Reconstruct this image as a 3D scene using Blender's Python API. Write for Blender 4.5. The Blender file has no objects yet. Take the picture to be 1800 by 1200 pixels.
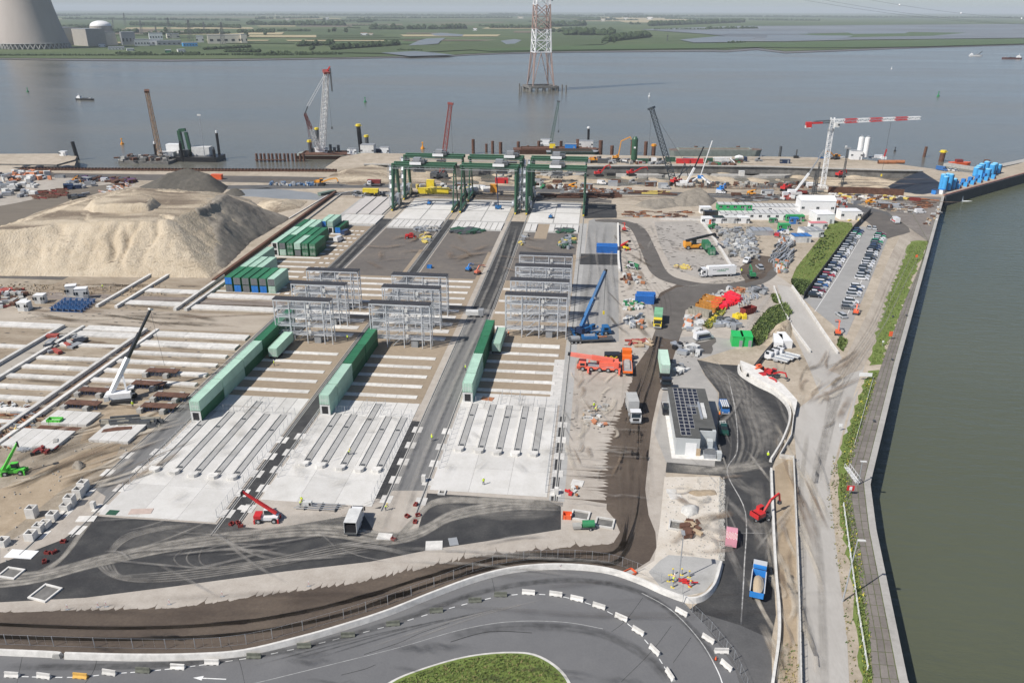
import bpy,math,random
import numpy as np
from mathutils import Vector,Matrix
random.seed(7)
rnd=random.random
def U(a,b): return a+(b-a)*random.random()
def ra(d): return math.radians(d)
sc=bpy.context.scene
COL=sc.collection
# ---------------- camera ----------------
F_PX,CAM_H=1400.0,88.0
PIT,YAW,ROLL=ra(22.6),ra(6.05),ra(0.2)
cam_d=bpy.data.cameras.new('camera')
cam=bpy.data.objects.new('camera',cam_d)
COL.objects.link(cam)
cam_d.sensor_width=36.0
cam_d.lens=28.0
cam_d.clip_start=1.0
cam_d.clip_end=90000.0
CR=Matrix.Rotation(YAW,3,'Z') @ Matrix.Rotation(math.pi/2-PIT,3,'X') @ Matrix.Rotation(ROLL,3,'Z')
cam.matrix_world=Matrix.Translation((0,0,CAM_H)) @ CR.to_4x4()
sc.camera=cam
# ---------------- daylight ----------------
SUN_EL=ra(48.0)
SUN_AZ=math.atan2(-0.70,-0.57)          # direction towards the sun, clockwise from +Y
world=bpy.data.worlds.new('World')
sc.world=world
world.use_nodes=True
wn=world.node_tree
sky=wn.nodes.new('ShaderNodeTexSky')
sky.sky_type='NISHITA'
sky.sun_disc=False
sky.sun_elevation=SUN_EL
sky.sun_rotation=SUN_AZ
sky.altitude=90
sky.air_density=0.65
sky.dust_density=0.8
sky.ozone_density=1.0
wbg=wn.nodes['Background']
wn.links.new(sky.outputs[0],wbg.inputs[0])
wbg.inputs[1].default_value=0.10
sun_d=bpy.data.lights.new('sun','SUN')
sun_d.energy=4.7
sun_d.angle=ra(0.55)
sun_d.color=(1.0,0.955,0.89)
sun=bpy.data.objects.new('sun',sun_d)
COL.objects.link(sun)
sdir=Vector((math.sin(SUN_AZ)*math.cos(SUN_EL),math.cos(SUN_AZ)*math.cos(SUN_EL),math.sin(SUN_EL)))
sun.rotation_euler=sdir.to_track_quat('Z','Y').to_euler()
sun.location=(-300,-200,400)
sc.view_settings.view_transform='Standard'
sc.view_settings.look='None'
sc.view_settings.gamma=1.0
sc.view_settings.use_curve_mapping=False
sc.view_settings.exposure=0.16
# ---------------- pixel <-> ground helpers ----------------
CRT=CR.transposed()
def P(px,py,z=0.0):
 d=CR @ Vector((px-900.0,-(py-600.0),-F_PX))
 t=(z-CAM_H)/d.z
 return (d.x*t,d.y*t)
def P3(px,py,z=0.0):
 x,y=P(px,py,z)
 return Vector((x,y,z))
def depth(px,py,z=0.0):
 v=CRT @ (P3(px,py,z)-Vector((0,0,CAM_H)))
 return -v.z
def mpp(px,py,z=0.0): return depth(px,py,z)/F_PX
def at_depth(px,py,D):
 """point on the ray through a pixel at horizontal distance D"""
 d=CR @ Vector((px-900.0,-(py-600.0),-F_PX))
 h=math.hypot(d.x,d.y)
 return Vector((d.x,d.y,d.z))*(D/h)+Vector((0,0,CAM_H))
def hgt(px,py,py2,z=0.0):
 """height of an upright thing standing at ground pixel (px,py) whose top shows at row py2"""
 x,y=P(px,py,z)
 lo,hi=z,500.0
 for _ in range(40):
  m=(lo+hi)/2
  v=CRT @ (Vector((x,y,m))-Vector((0,0,CAM_H)))
  r=600.0-F_PX*v.y/-v.z
  if r>py2: lo=m
  else: hi=m
 return lo-z
def ang(a,b,z=0.0):
 """heading (rotation about Z of the +X axis) from pixel a to pixel b"""
 p,q=P(*a,z),P(*b,z)
 return math.atan2(q[1]-p[1],q[0]-p[0])
# ---------------- materials ----------------
MATS={}
def M(name,col,rough=0.8,var=0.12,scale=0.5,metal=0.0,bump=0.0,bscale=None,col2=None,emit=None,coat=0.0,spec=0.5,piece=0.0):
 if name in MATS: return MATS[name]
 m=bpy.data.materials.new(name)
 m.use_nodes=True
 nt=m.node_tree
 b=nt.nodes['Principled BSDF']
 c=tuple(col)+(1,)
 b.inputs['Roughness'].default_value=rough
 b.inputs['Metallic'].default_value=metal
 b.inputs['Specular IOR Level'].default_value=spec
 if coat: b.inputs['Coat Weight'].default_value=coat
 if var>0 or bump>0:
  geo=nt.nodes.new('ShaderNodeNewGeometry')
  n=nt.nodes.new('ShaderNodeTexNoise')
  n.inputs['Scale'].default_value=scale
  n.inputs['Detail'].default_value=6
  n.inputs['Roughness'].default_value=0.65
  nt.links.new(geo.outputs['Position'],n.inputs['Vector'])
  if var>0:
   mx=nt.nodes.new('ShaderNodeMix');mx.data_type='RGBA'
   mr=nt.nodes.new('ShaderNodeMapRange')
   mr.inputs[1].default_value=0.32;mr.inputs[2].default_value=0.68
   nt.links.new(n.outputs[0],mr.inputs[0])
   nt.links.new(mr.outputs[0],mx.inputs[0])
   if col2 is None:
    a_=tuple(max(0,v*(1-var)) for v in col);b_=tuple(min(1,v*(1+var)) for v in col)
   else:
    a_,b_=tuple(col),tuple(col2)
   mx.inputs[6].default_value=a_+(1,)
   mx.inputs[7].default_value=b_+(1,)
   if piece:
    oi=nt.nodes.new('ShaderNodeObjectInfo');pr=nt.nodes.new('ShaderNodeMapRange');pr.inputs[3].default_value=1-piece;pr.inputs[4].default_value=1.0;nt.links.new(oi.outputs['Random'],pr.inputs[0])
    hs=nt.nodes.new('ShaderNodeHueSaturation');nt.links.new(pr.outputs[0],hs.inputs['Value']);nt.links.new(mx.outputs[2],hs.inputs['Color']);nt.links.new(hs.outputs[0],b.inputs['Base Color'])
   else: nt.links.new(mx.outputs[2],b.inputs['Base Color'])
  else:
   b.inputs['Base Color'].default_value=c
  if bump>0:
   bp=nt.nodes.new('ShaderNodeBump')
   bp.inputs['Strength'].default_value=1.0
   bp.inputs['Distance'].default_value=bump
   n2=n
   if bscale:
    n2=nt.nodes.new('ShaderNodeTexNoise')
    n2.inputs['Scale'].default_value=bscale
    n2.inputs['Detail'].default_value=5
    nt.links.new(geo.outputs['Position'],n2.inputs['Vector'])
   nt.links.new(n2.outputs[0],bp.inputs['Height'])
   nt.links.new(bp.outputs[0],b.inputs['Normal'])
 else:
  b.inputs['Base Color'].default_value=c
 if emit:
  b.inputs['Emission Color'].default_value=tuple(emit)+(1,)
  b.inputs['Emission Strength'].default_value=1.0
 MATS[name]=m
 return m
def G(name,stops,s1=0.02,s2=0.35,w=0.5,rough=0.95,bump=0.03,stretch=(1,1,1),rot=0.0,fine=3.0,finew=0.25,spec=0.3,piece=0.0):
 """layered ground material: two noise octaves through a colour ramp plus fine speckle, all in world metres"""
 if name in MATS: return MATS[name]
 m=bpy.data.materials.new(name);m.use_nodes=True
 nt=m.node_tree;N=nt.nodes;L=nt.links
 b=N['Principled BSDF']
 b.inputs['Roughness'].default_value=rough
 b.inputs['Specular IOR Level'].default_value=spec
 geo=N.new('ShaderNodeNewGeometry')
 mp=N.new('ShaderNodeMapping');mp.inputs['Scale'].default_value=stretch;mp.inputs['Rotation'].default_value=(0,0,rot)
 L.new(geo.outputs['Position'],mp.inputs[0])
 def noise(s,d=6,r=0.62,v=mp,dist=0.0):
  n=N.new('ShaderNodeTexNoise');n.inputs['Scale'].default_value=s;n.inputs['Detail'].default_value=d
  n.inputs['Roughness'].default_value=r;n.inputs['Distortion'].default_value=dist
  L.new(v.outputs[0],n.inputs['Vector']);return n
 a=noise(s1,7,0.6,mp,0.6);c=noise(s2,6,0.65);f=noise(fine,3,0.7)
 mx=N.new('ShaderNodeMix');mx.inputs[0].default_value=w
 L.new(a.outputs[0],mx.inputs[2]);L.new(c.outputs[0],mx.inputs[3])
 mx2=N.new('ShaderNodeMix');mx2.inputs[0].default_value=finew
 L.new(mx.outputs[0],mx2.inputs[2]);L.new(f.outputs[0],mx2.inputs[3])
 cr=N.new('ShaderNodeValToRGB')
 e=cr.color_ramp.elements
 n_=len(stops)
 while len(e)<n_: e.new(0.5)
 for i,(p,col) in enumerate(stops):
  e[i].position=p;e[i].color=tuple(col)+(1,)
 L.new(mx2.outputs[0],cr.inputs[0])
 if piece:
  oi=N.new('ShaderNodeObjectInfo');pr=N.new('ShaderNodeMapRange');pr.inputs[3].default_value=1-piece;pr.inputs[4].default_value=1.0;L.new(oi.outputs['Random'],pr.inputs[0])
  hs=N.new('ShaderNodeHueSaturation');L.new(pr.outputs[0],hs.inputs['Value']);L.new(cr.outputs[0],hs.inputs['Color']);L.new(hs.outputs[0],b.inputs['Base Color'])
 else: L.new(cr.outputs[0],b.inputs['Base Color'])
 if bump:
  bp=N.new('ShaderNodeBump');bp.inputs['Distance'].default_value=bump;bp.inputs['Strength'].default_value=1
  L.new(mx2.outputs[0],bp.inputs['Height']);L.new(bp.outputs[0],b.inputs['Normal'])
 MATS[name]=m
 return m
def dustmat(name,col,dens=1.0,scale=0.8,stretch=1.0):
 """dust lying on a surface: thin coverage that breaks up in noise and thins towards the edge of the ribbon"""
 if name in MATS: return MATS[name]
 m=bpy.data.materials.new(name);m.use_nodes=True
 nt=m.node_tree;N=nt.nodes;L=nt.links
 b=N['Principled BSDF'];b.inputs['Base Color'].default_value=tuple(col)+(1,);b.inputs['Roughness'].default_value=0.95
 b.inputs['Specular IOR Level'].default_value=0.1
 at=N.new('ShaderNodeAttribute');at.attribute_name='cover'
 uv=N.new('ShaderNodeAttribute');uv.attribute_name='along'
 sp=N.new('ShaderNodeCombineXYZ');sx=N.new('ShaderNodeSeparateXYZ');L.new(uv.outputs['Vector'],sx.inputs[0])
 mul=N.new('ShaderNodeMath');mul.operation='MULTIPLY';mul.inputs[1].default_value=0.06
 L.new(sx.outputs[0],mul.inputs[0]);L.new(mul.outputs[0],sp.inputs[0]);L.new(sx.outputs[1],sp.inputs[1]);L.new(sx.outputs[2],sp.inputs[2])
 n=N.new('ShaderNodeTexNoise');n.inputs['Scale'].default_value=1.6;n.inputs['Detail'].default_value=6;n.inputs['Roughness'].default_value=0.7
 L.new(sp.outputs[0],n.inputs['Vector'])
 geo=N.new('ShaderNodeNewGeometry')
 n2=N.new('ShaderNodeTexNoise');n2.inputs['Scale'].default_value=scale;n2.inputs['Detail'].default_value=5
 L.new(geo.outputs['Position'],n2.inputs['Vector'])
 ad=N.new('ShaderNodeMath');ad.operation='ADD';L.new(n.outputs[0],ad.inputs[0]);L.new(n2.outputs[0],ad.inputs[1])
 mr=N.new('ShaderNodeMapRange');mr.inputs[1].default_value=0.72;mr.inputs[2].default_value=1.28;mr.inputs[3].default_value=0.15;mr.inputs[4].default_value=1.3
 L.new(ad.outputs[0],mr.inputs[0])
 m1=N.new('ShaderNodeMath');m1.operation='MULTIPLY';L.new(mr.outputs[0],m1.inputs[0]);L.new(at.outputs['Fac'],m1.inputs[1])
 m2=N.new('ShaderNodeMath');m2.operation='MULTIPLY';m2.inputs[1].default_value=dens;m2.use_clamp=True;L.new(m1.outputs[0],m2.inputs[0])
 tr=N.new('ShaderNodeBsdfTransparent');ms=N.new('ShaderNodeMixShader')
 L.new(m2.outputs[0],ms.inputs[0]);L.new(tr.outputs[0],ms.inputs[1]);L.new(b.outputs[0],ms.inputs[2])
 L.new(ms.outputs[0],N['Material Output'].inputs[0])
 MATS[name]=m
 return m
# ---------------- mesh building ----------------
class MB:
 def __init__(s): s.v=[];s.f=[];s.mi=[];s.ms=[];s.cur=0
 def use(s,mat):
  if mat not in s.ms: s.ms.append(mat)
  s.cur=s.ms.index(mat);return s
 def add(s,vs,fs,mat=None):
  if mat is not None: s.use(mat)
  o=len(s.v);s.v += [tuple(v) for v in vs]
  for f in fs: s.f.append([i+o for i in f]);s.mi.append(s.cur)
  return s
 def box(s,cx,cy,z,sx,sy,sz,mat=None,rz=0.0,top=1.0,topy=None,tilt=None):
  """box standing on z; top = taper of the upper face"""
  ty=top if topy is None else topy
  hx,hy=sx/2,sy/2
  vs=[(-hx,-hy,0),(hx,-hy,0),(hx,hy,0),(-hx,hy,0),(-hx*top,-hy*ty,sz),(hx*top,-hy*ty,sz),(hx*top,hy*ty,sz),(-hx*top,hy*ty,sz)]
  if tilt is not None: vs=[tuple(tilt @ Vector(v)) for v in vs]
  c,sn=math.cos(rz),math.sin(rz)
  vs=[(cx+x*c-y*sn,cy+x*sn+y*c,z+w) for x,y,w in vs]
  return s.add(vs,[(3,2,1,0),(4,5,6,7),(0,1,5,4),(1,2,6,5),(2,3,7,6),(3,0,4,7)],mat)
 def bar(s,p,q,w,h=None,mat=None):
  """square bar from p to q"""
  p=Vector(p);q=Vector(q);d=q-p
  if d.length<1e-6: return s
  h=w if h is None else h
  d.normalize();up=Vector((0,0,1)) if abs(d.z)<0.95 else Vector((0,1,0))
  a=d.cross(up).normalized()*(w/2);b=a.cross(d).normalized()*(h/2)
  vs=[p-a-b,p+a-b,p+a+b,p-a+b,q-a-b,q+a-b,q+a+b,q-a+b]
  return s.add(vs,[(0,1,2,3),(7,6,5,4),(4,5,1,0),(5,6,2,1),(6,7,3,2),(7,4,0,3)],mat)
 def tube(s,p,q,r,r2=None,n=8,mat=None,caps=True):
  p=Vector(p);q=Vector(q);d=q-p
  if d.length<1e-6: return s
  r2=r if r2 is None else r2
  d.normalize();up=Vector((0,0,1)) if abs(d.z)<0.95 else Vector((0,1,0))
  a=d.cross(up).normalized();b=a.cross(d).normalized()
  vs=[]
  for k in range(n):
   t=2*math.pi*k/n;o=a*math.cos(t)+b*math.sin(t)
   vs.append(p+o*r)
  for k in range(n):
   t=2*math.pi*k/n;o=a*math.cos(t)+b*math.sin(t)
   vs.append(q+o*r2)
  fs=[(k,k+n,(k+1) % n+n,(k+1) % n) for k in range(n)]
  if caps: fs += [tuple(range(n)),tuple(range(2*n-1,n-1,-1))]
  return s.add(vs,fs,mat)
 def poly(s,pts,z,mat=None):
  n=len(pts)
  a=sum(pts[i][0]*pts[(i+1) % n][1]-pts[(i+1) % n][0]*pts[i][1] for i in range(n))
  idx=list(range(n)) if a>0 else list(range(n-1,-1,-1))
  return s.add([(p[0],p[1],z) for p in pts],[idx],mat)
 def prism(s,pts,z0,z1,mat=None,side=None):
  n=len(pts)
  a=sum(pts[i][0]*pts[(i+1) % n][1]-pts[(i+1) % n][0]*pts[i][1] for i in range(n))
  if a<0: pts=pts[::-1]
  s.add([(p[0],p[1],z1) for p in pts],[list(range(n))],mat)
  if side is not None: s.use(side)
  vs=[(p[0],p[1],z0) for p in pts]+[(p[0],p[1],z1) for p in pts]
  return s.add(vs,[(i,(i+1) % n,(i+1) % n+n,i+n) for i in range(n)])
 def profile(s,pts,w,mat=None,y0=None):
  """side outline (x,z) extruded across y, width w, centred unless y0 is given"""
  n=len(pts);y0=-w/2 if y0 is None else y0
  a=sum(pts[i][0]*pts[(i+1) % n][1]-pts[(i+1) % n][0]*pts[i][1] for i in range(n))
  if a<0: pts=pts[::-1]
  vs=[(p[0],y0,p[1]) for p in pts]+[(p[0],y0+w,p[1]) for p in pts]
  fs=[list(range(n)),list(range(2*n-1,n-1,-1))]+[((i+1) % n,i,i+n,(i+1) % n+n) for i in range(n)]
  return s.add(vs,fs,mat)
 def wheel(s,x,y,r,w,mat,hub=None,n=14):
  s.tube((x,y-w/2,r),(x,y+w/2,r),r,n=n,mat=mat)
  if hub: s.tube((x,y-w/2-0.02,r),(x,y+w/2+0.02,r),r*0.5,n=8,mat=hub)
  return s
 def lathe(s,prof,n=16,mat=None,c=(0,0)):
  """profile list of (r,z)"""
  vs=[]
  for r,z in prof:
   for k in range(n):
    t=2*math.pi*k/n;vs.append((c[0]+r*math.cos(t),c[1]+r*math.sin(t),z))
  fs=[]
  for j in range(len(prof)-1):
   for k in range(n):
    a,b=j*n+k,j*n+(k+1) % n
    fs.append((a,b,b+n,a+n))
  if prof[-1][0]>1e-3: fs.append(tuple((len(prof)-1)*n+k for k in range(n)))
  return s.add(vs,fs,mat)
 def mesh(s,name):
  me=bpy.data.meshes.new(name)
  me.from_pydata(s.v,[],s.f)
  for m in s.ms: me.materials.append(m)
  if len(s.ms)>1: me.polygons.foreach_set('material_index',s.mi)
  me.update()
  return me
KIDS={}
def link(name,data,parent=None,loc=(0,0,0),rz=0.0):
 o=bpy.data.objects.new(name,data)
 COL.objects.link(o)
 o.location=loc
 if rz: o.rotation_euler=(0,0,rz)
 if parent is not None:
  o.parent=parent
  KIDS.setdefault(parent.name,[]).append(o)
 return o
def ob(name,mb,parent=None,loc=(0,0,0),rz=0.0,smooth=False):
 me=mb.mesh(name) if isinstance(mb,MB) else mb
 if smooth: me.shade_smooth()
 return link(name,me,parent,loc,rz)
def tag(o,label=None,cat=None,group=None,kind=None):
 if label: o['label']=label
 if cat: o['category']=cat
 if group: o['group']=group
 if kind: o['kind']=kind
 return o
def thing(name,label,cat,loc=(0,0,0),rz=0.0,group=None):
 if len(loc)==2: loc=(loc[0],loc[1],0.0)
 return tag(link(name,None,None,loc,rz),label,cat,group)
def solo(name,mb,label,cat,loc=(0,0,0),rz=0.0,group=None,smooth=False):
 if len(loc)==2: loc=(loc[0],loc[1],0.0)
 return tag(ob(name,mb,None,loc,rz,smooth),label,cat,group)
def struct(name,mb,parent=None,loc=(0,0,0),smooth=False):
 o=ob(name,mb,parent,loc,0,smooth)
 if parent is None: o['kind']='structure'
 return o
CACHE={}
def part(name,parent,key,fn,loc=(0,0,0),rz=0.0,smooth=False):
 """a child mesh whose data is shared between every part with the same key"""
 if key not in CACHE:
  mb=MB();fn(mb);me=mb.mesh(name)
  if smooth: me.shade_smooth()
  CACHE[key]=me
 return link(name,CACHE[key],parent,loc,rz)
def clone(o,loc=None,rz=None,label=None,parent=None):
 c=o.copy();COL.objects.link(c)
 if parent is not None: c.parent=parent;KIDS.setdefault(parent.name,[]).append(c)
 if loc is not None: c.location=loc if len(loc)==3 else (loc[0],loc[1],0.0)
 if rz is not None: c.rotation_euler=(0,0,rz)
 if label: c['label']=label
 for k in list(KIDS.get(o.name,[])): clone(k,parent=c)
 return c
ORD=('first second third fourth fifth sixth seventh eighth ninth tenth eleventh twelfth thirteenth fourteenth fifteenth sixteenth seventeenth eighteenth nineteenth twentieth '
  'twenty-first twenty-second twenty-third twenty-fourth twenty-fifth twenty-sixth twenty-seventh twenty-eighth twenty-ninth thirtieth thirty-first thirty-second thirty-third thirty-fourth thirty-fifth').split()
def pp(*pts,z=0.0): return [P(a,b,z) for a,b in pts]
def ribbon(pts,w,z=0.0,mb=None,mat=None,closed=False):
 """flat strip of width w along world points"""
 L_,R_=[],[]
 n=len(pts)
 for i in range(n):
  a=Vector(pts[max(0,i-1)]);b=Vector(pts[min(n-1,i+1)])
  d=(b-a);d=Vector((d.x,d.y)).normalized();nn=Vector((-d.y,d.x))
  ww=w[i] if isinstance(w,(list,tuple)) else w
  p=Vector(pts[i][:2])
  L_.append(p+nn*ww/2);R_.append(p-nn*ww/2)
 mb=mb or MB()
 vs=[(p.x,p.y,z) for p in R_]+[(p.x,p.y,z) for p in L_]
 mb.add(vs,[(i,i+1,i+1+n,i+n) for i in range(n-1)],mat)
 return mb
def smooth_path(pts,k=6):
 """Catmull-Rom through 2-D points"""
 out=[]
 n=len(pts)
 for i in range(n-1):
  p0,p1,p2,p3=[Vector(pts[max(0,min(n-1,j))]) for j in (i-1,i,i+1,i+2)]
  for s_ in range(k):
   t=s_/k
   out.append(tuple(0.5*((2*p1)+(p2-p0)*t+(2*p0-5*p1+4*p2-p3)*t*t+(3*p1-p0-3*p2+p3)*t**3)))
 out.append(tuple(pts[-1]))
 return out
def wall_along(pts,w,z0,z1,mat,mb=None,top=None):
 """extruded wall following world points, top width optionally narrower"""
 mb=mb or MB();n=len(pts);top=w if top is None else top
 ring=[]
 for i in range(n):
  a=Vector(pts[max(0,i-1)][:2]);b=Vector(pts[min(n-1,i+1)][:2])
  d=(b-a).normalized();nn=Vector((-d.y,d.x));p=Vector(pts[i][:2])
  ring.append([(*(p+nn*w/2),z0),(*(p-nn*w/2),z0),(*(p-nn*top/2),z1),(*(p+nn*top/2),z1)])
 vs=[v for r in ring for v in r]
 fs=[]
 for i in range(n-1):
  a,b=4*i,4*i+4
  fs += [(a+1,b+1,b+2,a+2),(b,a,a+3,b+3),(a+3,a+2,b+2,b+3)]
 fs += [(0,1,2,3),(4*n-1,4*n-2,4*n-3,4*n-4)]
 return mb.add(vs,fs,mat)
def dust_ribbon(name,pts,w,mat,z,cov=1.0,seed=0):
 """soft-edged strip of dust; z must be unique among overlapping strips"""
 n=len(pts);vs=[];fs=[];cv=[];al=[]
 s_=0.0
 K=(-1,-0.55,0,0.55,1)
 for i in range(n):
  a=Vector(pts[max(0,i-1)]);b=Vector(pts[min(n-1,i+1)])
  d=(b-a).normalized();nn=Vector((-d.y,d.x));p=Vector(pts[i])
  if i: s_ += (p-Vector(pts[i-1])).length
  ww=w[i] if isinstance(w,(list,tuple)) else w
  e=min(1,i/3.0,(n-1-i)/3.0)
  for k in K:
   q=p+nn*ww/2*k
   vs.append((q.x,q.y,z));cv.append((0 if abs(k)==1 else 0.75 if k else 1)*cov*e);al.append((s_,k*ww/2,seed*17.0))
 for i in range(n-1):
  for j in range(4):
   a=i*5+j
   fs.append((a,a+5,a+6,a+1))
 me=bpy.data.meshes.new(name);me.from_pydata(vs,[],fs);me.materials.append(mat)
 ca=me.attributes.new('cover','FLOAT','POINT');ca.data.foreach_set('value',cv)
 aa=me.attributes.new('along','FLOAT_VECTOR','POINT');aa.data.foreach_set('vector',[c for v in al for c in v])
 me.update()
 o=link(name,me);o['kind']='structure'
 return o
DZ=[0.0]
def nextz():
 DZ[0] += 0.0012
 return DZ[0]
# ---------------- palette ----------------
sand=G('sand_ground',[(0.32,(0.20,0.165,0.122)),(0.44,(0.33,0.28,0.215)),(0.55,(0.43,0.37,0.295)),(0.68,(0.53,0.475,0.39))],s1=0.018,s2=0.25,bump=0.12,fine=1.2)
dusty=G('dusty_concrete',[(0.30,(0.25,0.215,0.18)),(0.44,(0.36,0.32,0.275)),(0.58,(0.44,0.40,0.35)),(0.75,(0.53,0.49,0.435))],s1=0.03,s2=0.4,bump=0.015)
slabw=G('white_slab_concrete',[(0.30,(0.40,0.385,0.355)),(0.42,(0.55,0.535,0.50)),(0.55,(0.63,0.615,0.585)),(0.72,(0.67,0.66,0.635))],s1=0.06,s2=0.35,bump=0.006,piece=.14)
slabg=G('grey_slab_concrete',[(0.30,(0.27,0.265,0.25)),(0.5,(0.36,0.355,0.34)),(0.7,(0.44,0.435,0.42))],s1=0.05,s2=0.5,bump=0.006)
asph=G('black_asphalt',[(0.32,(0.026,0.026,0.028)),(0.46,(0.040,0.040,0.041)),(0.57,(0.066,0.065,0.063)),(0.70,(0.13,0.125,0.115))],s1=0.04,s2=0.3,bump=0.006,rough=0.8)
asphg=G('worn_asphalt',[(0.30,(0.065,0.065,0.066)),(0.5,(0.105,0.104,0.104)),(0.7,(0.155,0.152,0.148))],s1=0.03,s2=0.25,bump=0.005,rough=0.85)
asphr=G('ring_road_asphalt',[(0.32,(0.115,0.115,0.118)),(0.5,(0.145,0.145,0.147)),(0.68,(0.18,0.179,0.178))],s1=0.02,s2=0.12,bump=0.004,rough=0.8)
lanea=G('lane_asphalt',[(0.30,(0.10,0.10,0.10)),(0.5,(0.165,0.163,0.16)),(0.7,(0.24,0.237,0.23))],s1=0.05,s2=0.3,stretch=(1,0.12,1),bump=0.004)
mud=G('wet_haul_dirt',[(0.32,(0.062,0.046,0.036)),(0.46,(0.086,0.066,0.051)),(0.58,(0.118,0.092,0.070)),(0.72,(0.175,0.138,0.102))],s1=0.05,s2=0.18,stretch=(.6,.6,1),bump=0.02,rough=0.75)
mudg=G('damp_grey_dirt',[(0.30,(0.075,0.068,0.062)),(0.5,(0.115,0.105,0.096)),(0.7,(0.17,0.155,0.14))],s1=0.05,s2=0.3,bump=0.01)
brown_gravel=G('brown_ballast',[(0.30,(0.21,0.165,0.115)),(0.5,(0.30,0.24,0.175)),(0.72,(0.40,0.33,0.25))],s1=0.04,s2=0.8,bump=0.05,fine=5,finew=0.4)
dark_gravel=G('dark_ballast',[(0.32,(0.090,0.081,0.074)),(0.46,(0.128,0.116,0.106)),(0.57,(0.165,0.145,0.125)),(0.70,(0.24,0.195,0.155))],s1=0.03,s2=0.5,bump=0.04,fine=5,finew=0.35)
dirt=G('brown_dirt',[(0.30,(0.20,0.155,0.105)),(0.5,(0.34,0.27,0.19)),(0.7,(0.46,0.38,0.28))],s1=0.04,s2=0.35,bump=0.05)
yard=G('yard_soil',[(0.30,(0.14,0.115,0.085)),(0.43,(0.25,0.21,0.16)),(0.55,(0.36,0.31,0.245)),(0.70,(0.47,0.415,0.34))],s1=0.03,s2=0.3,bump=0.10)
quayc=G('quay_pavement',[(0.30,(0.14,0.122,0.108)),(0.5,(0.205,0.183,0.165)),(0.7,(0.28,0.255,0.23))],s1=0.08,s2=0.5,bump=0.01,piece=.22)
coping=G('coping_concrete',[(0.30,(0.26,0.25,0.23)),(0.5,(0.36,0.345,0.32)),(0.7,(0.44,0.425,0.40))],s1=0.08,s2=0.5,bump=0.01)
oldroad=G('concrete_road',[(0.30,(0.30,0.28,0.255)),(0.5,(0.39,0.37,0.34)),(0.7,(0.47,0.45,0.42))],s1=0.04,s2=0.25,stretch=(1,0.25,1),rot=-0.05,bump=0.006)
grass=G('short_grass',[(0.28,(0.07,0.085,0.025)),(0.45,(0.125,0.175,0.04)),(0.6,(0.17,0.215,0.06)),(0.75,(0.27,0.25,0.11))],s1=0.12,s2=1.2,bump=0.25,fine=4,finew=0.4)
whitep=M('white_road_paint',(0.72,0.72,0.70),0.7,0.18,2.0)
concw=M('precast_concrete',(0.66,0.64,0.60),0.85,0.16,0.8,bump=0.01,piece=.22)
concg=M('grey_concrete',(0.36,0.35,0.325),0.9,0.2,0.7,bump=0.02)
concd=M('dark_stained_concrete',(0.155,0.15,0.14),0.9,0.35,0.35,bump=0.03)
steel=M('galvanised_steel',(0.50,0.52,0.54),0.45,0.12,2.0,metal=0.55)
steeld=M('dark_steel',(0.10,0.105,0.11),0.5,0.2,1.5,metal=0.3)
rust=M('rusty_steel',(0.115,0.055,0.035),0.85,0.4,0.9,bump=0.01)
rusto=M('bright_rust',(0.34,0.14,0.065),0.85,0.25,0.9)
rubber=M('black_rubber',(0.022,0.022,0.024),0.85,0.2,3)
glass=M('dark_window_glass',(0.02,0.028,0.034),0.12,0.0)
white=M('white_paint',(0.78,0.78,0.77),0.4,0.06,1.0)
offw=M('dirty_white_paint',(0.58,0.58,0.56),0.6,0.14,0.8)
greyp=M('grey_paint',(0.28,0.29,0.30),0.5,0.1,1)
blackp=M('black_paint',(0.02,0.02,0.022),0.35,0.1,1)
red=M('red_paint',(0.52,0.03,0.03),0.42,0.12,1)
orange=M('orange_paint',(0.75,0.13,0.045),0.42,0.1,1)
amber=M('amber_paint',(0.75,0.32,0.03),0.45,0.12,1)
yellow=M('yellow_paint',(0.78,0.60,0.04),0.45,0.1,1)
lime=M('lime_green_paint',(0.10,0.55,0.06),0.42,0.1,1)
grn=M('machine_green',(0.035,0.22,0.09),0.45,0.12,1)
dgrn=M('dark_green_paint',(0.032,0.090,0.052),0.42,0.12,0.7)
bluep=M('crane_blue_paint',(0.018,0.12,0.30),0.42,0.12,1)
blueb=M('bright_blue_paint',(0.03,0.20,0.55),0.45,0.1,1)
blues=M('sky_blue_paint',(0.06,0.34,0.68),0.45,0.1,1)
navy=M('navy_paint',(0.015,0.03,0.075),0.35,0.1,1)
wood=M('timber',(0.42,0.32,0.21),0.85,0.2,1.2)
hiviz=M('hi_vis_yellow',(0.62,0.80,0.05),0.8,0.05,2)
hivizo=M('hi_vis_orange',(0.85,0.22,0.04),0.8,0.05,2)
skin=M('skin',(0.55,0.36,0.27),0.6,0.0)
denim=M('dark_workwear',(0.03,0.04,0.07),0.9,0.1,3)
sandp=M('piled_sand',(0.42,0.335,0.23),0.95,0.12,0.3,bump=0.05,bscale=1.0)
def flat(name,pts,mat,z,parent=None):
 mb=MB();mb.poly(pts,z,mat)
 return struct(name,mb,parent)
def rect(name,x0,x1,y0,y1,mat,z,parent=None):
 return flat(name,[(x0,y0),(x1,y0),(x1,y1),(x0,y1)],mat,z,parent)
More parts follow.
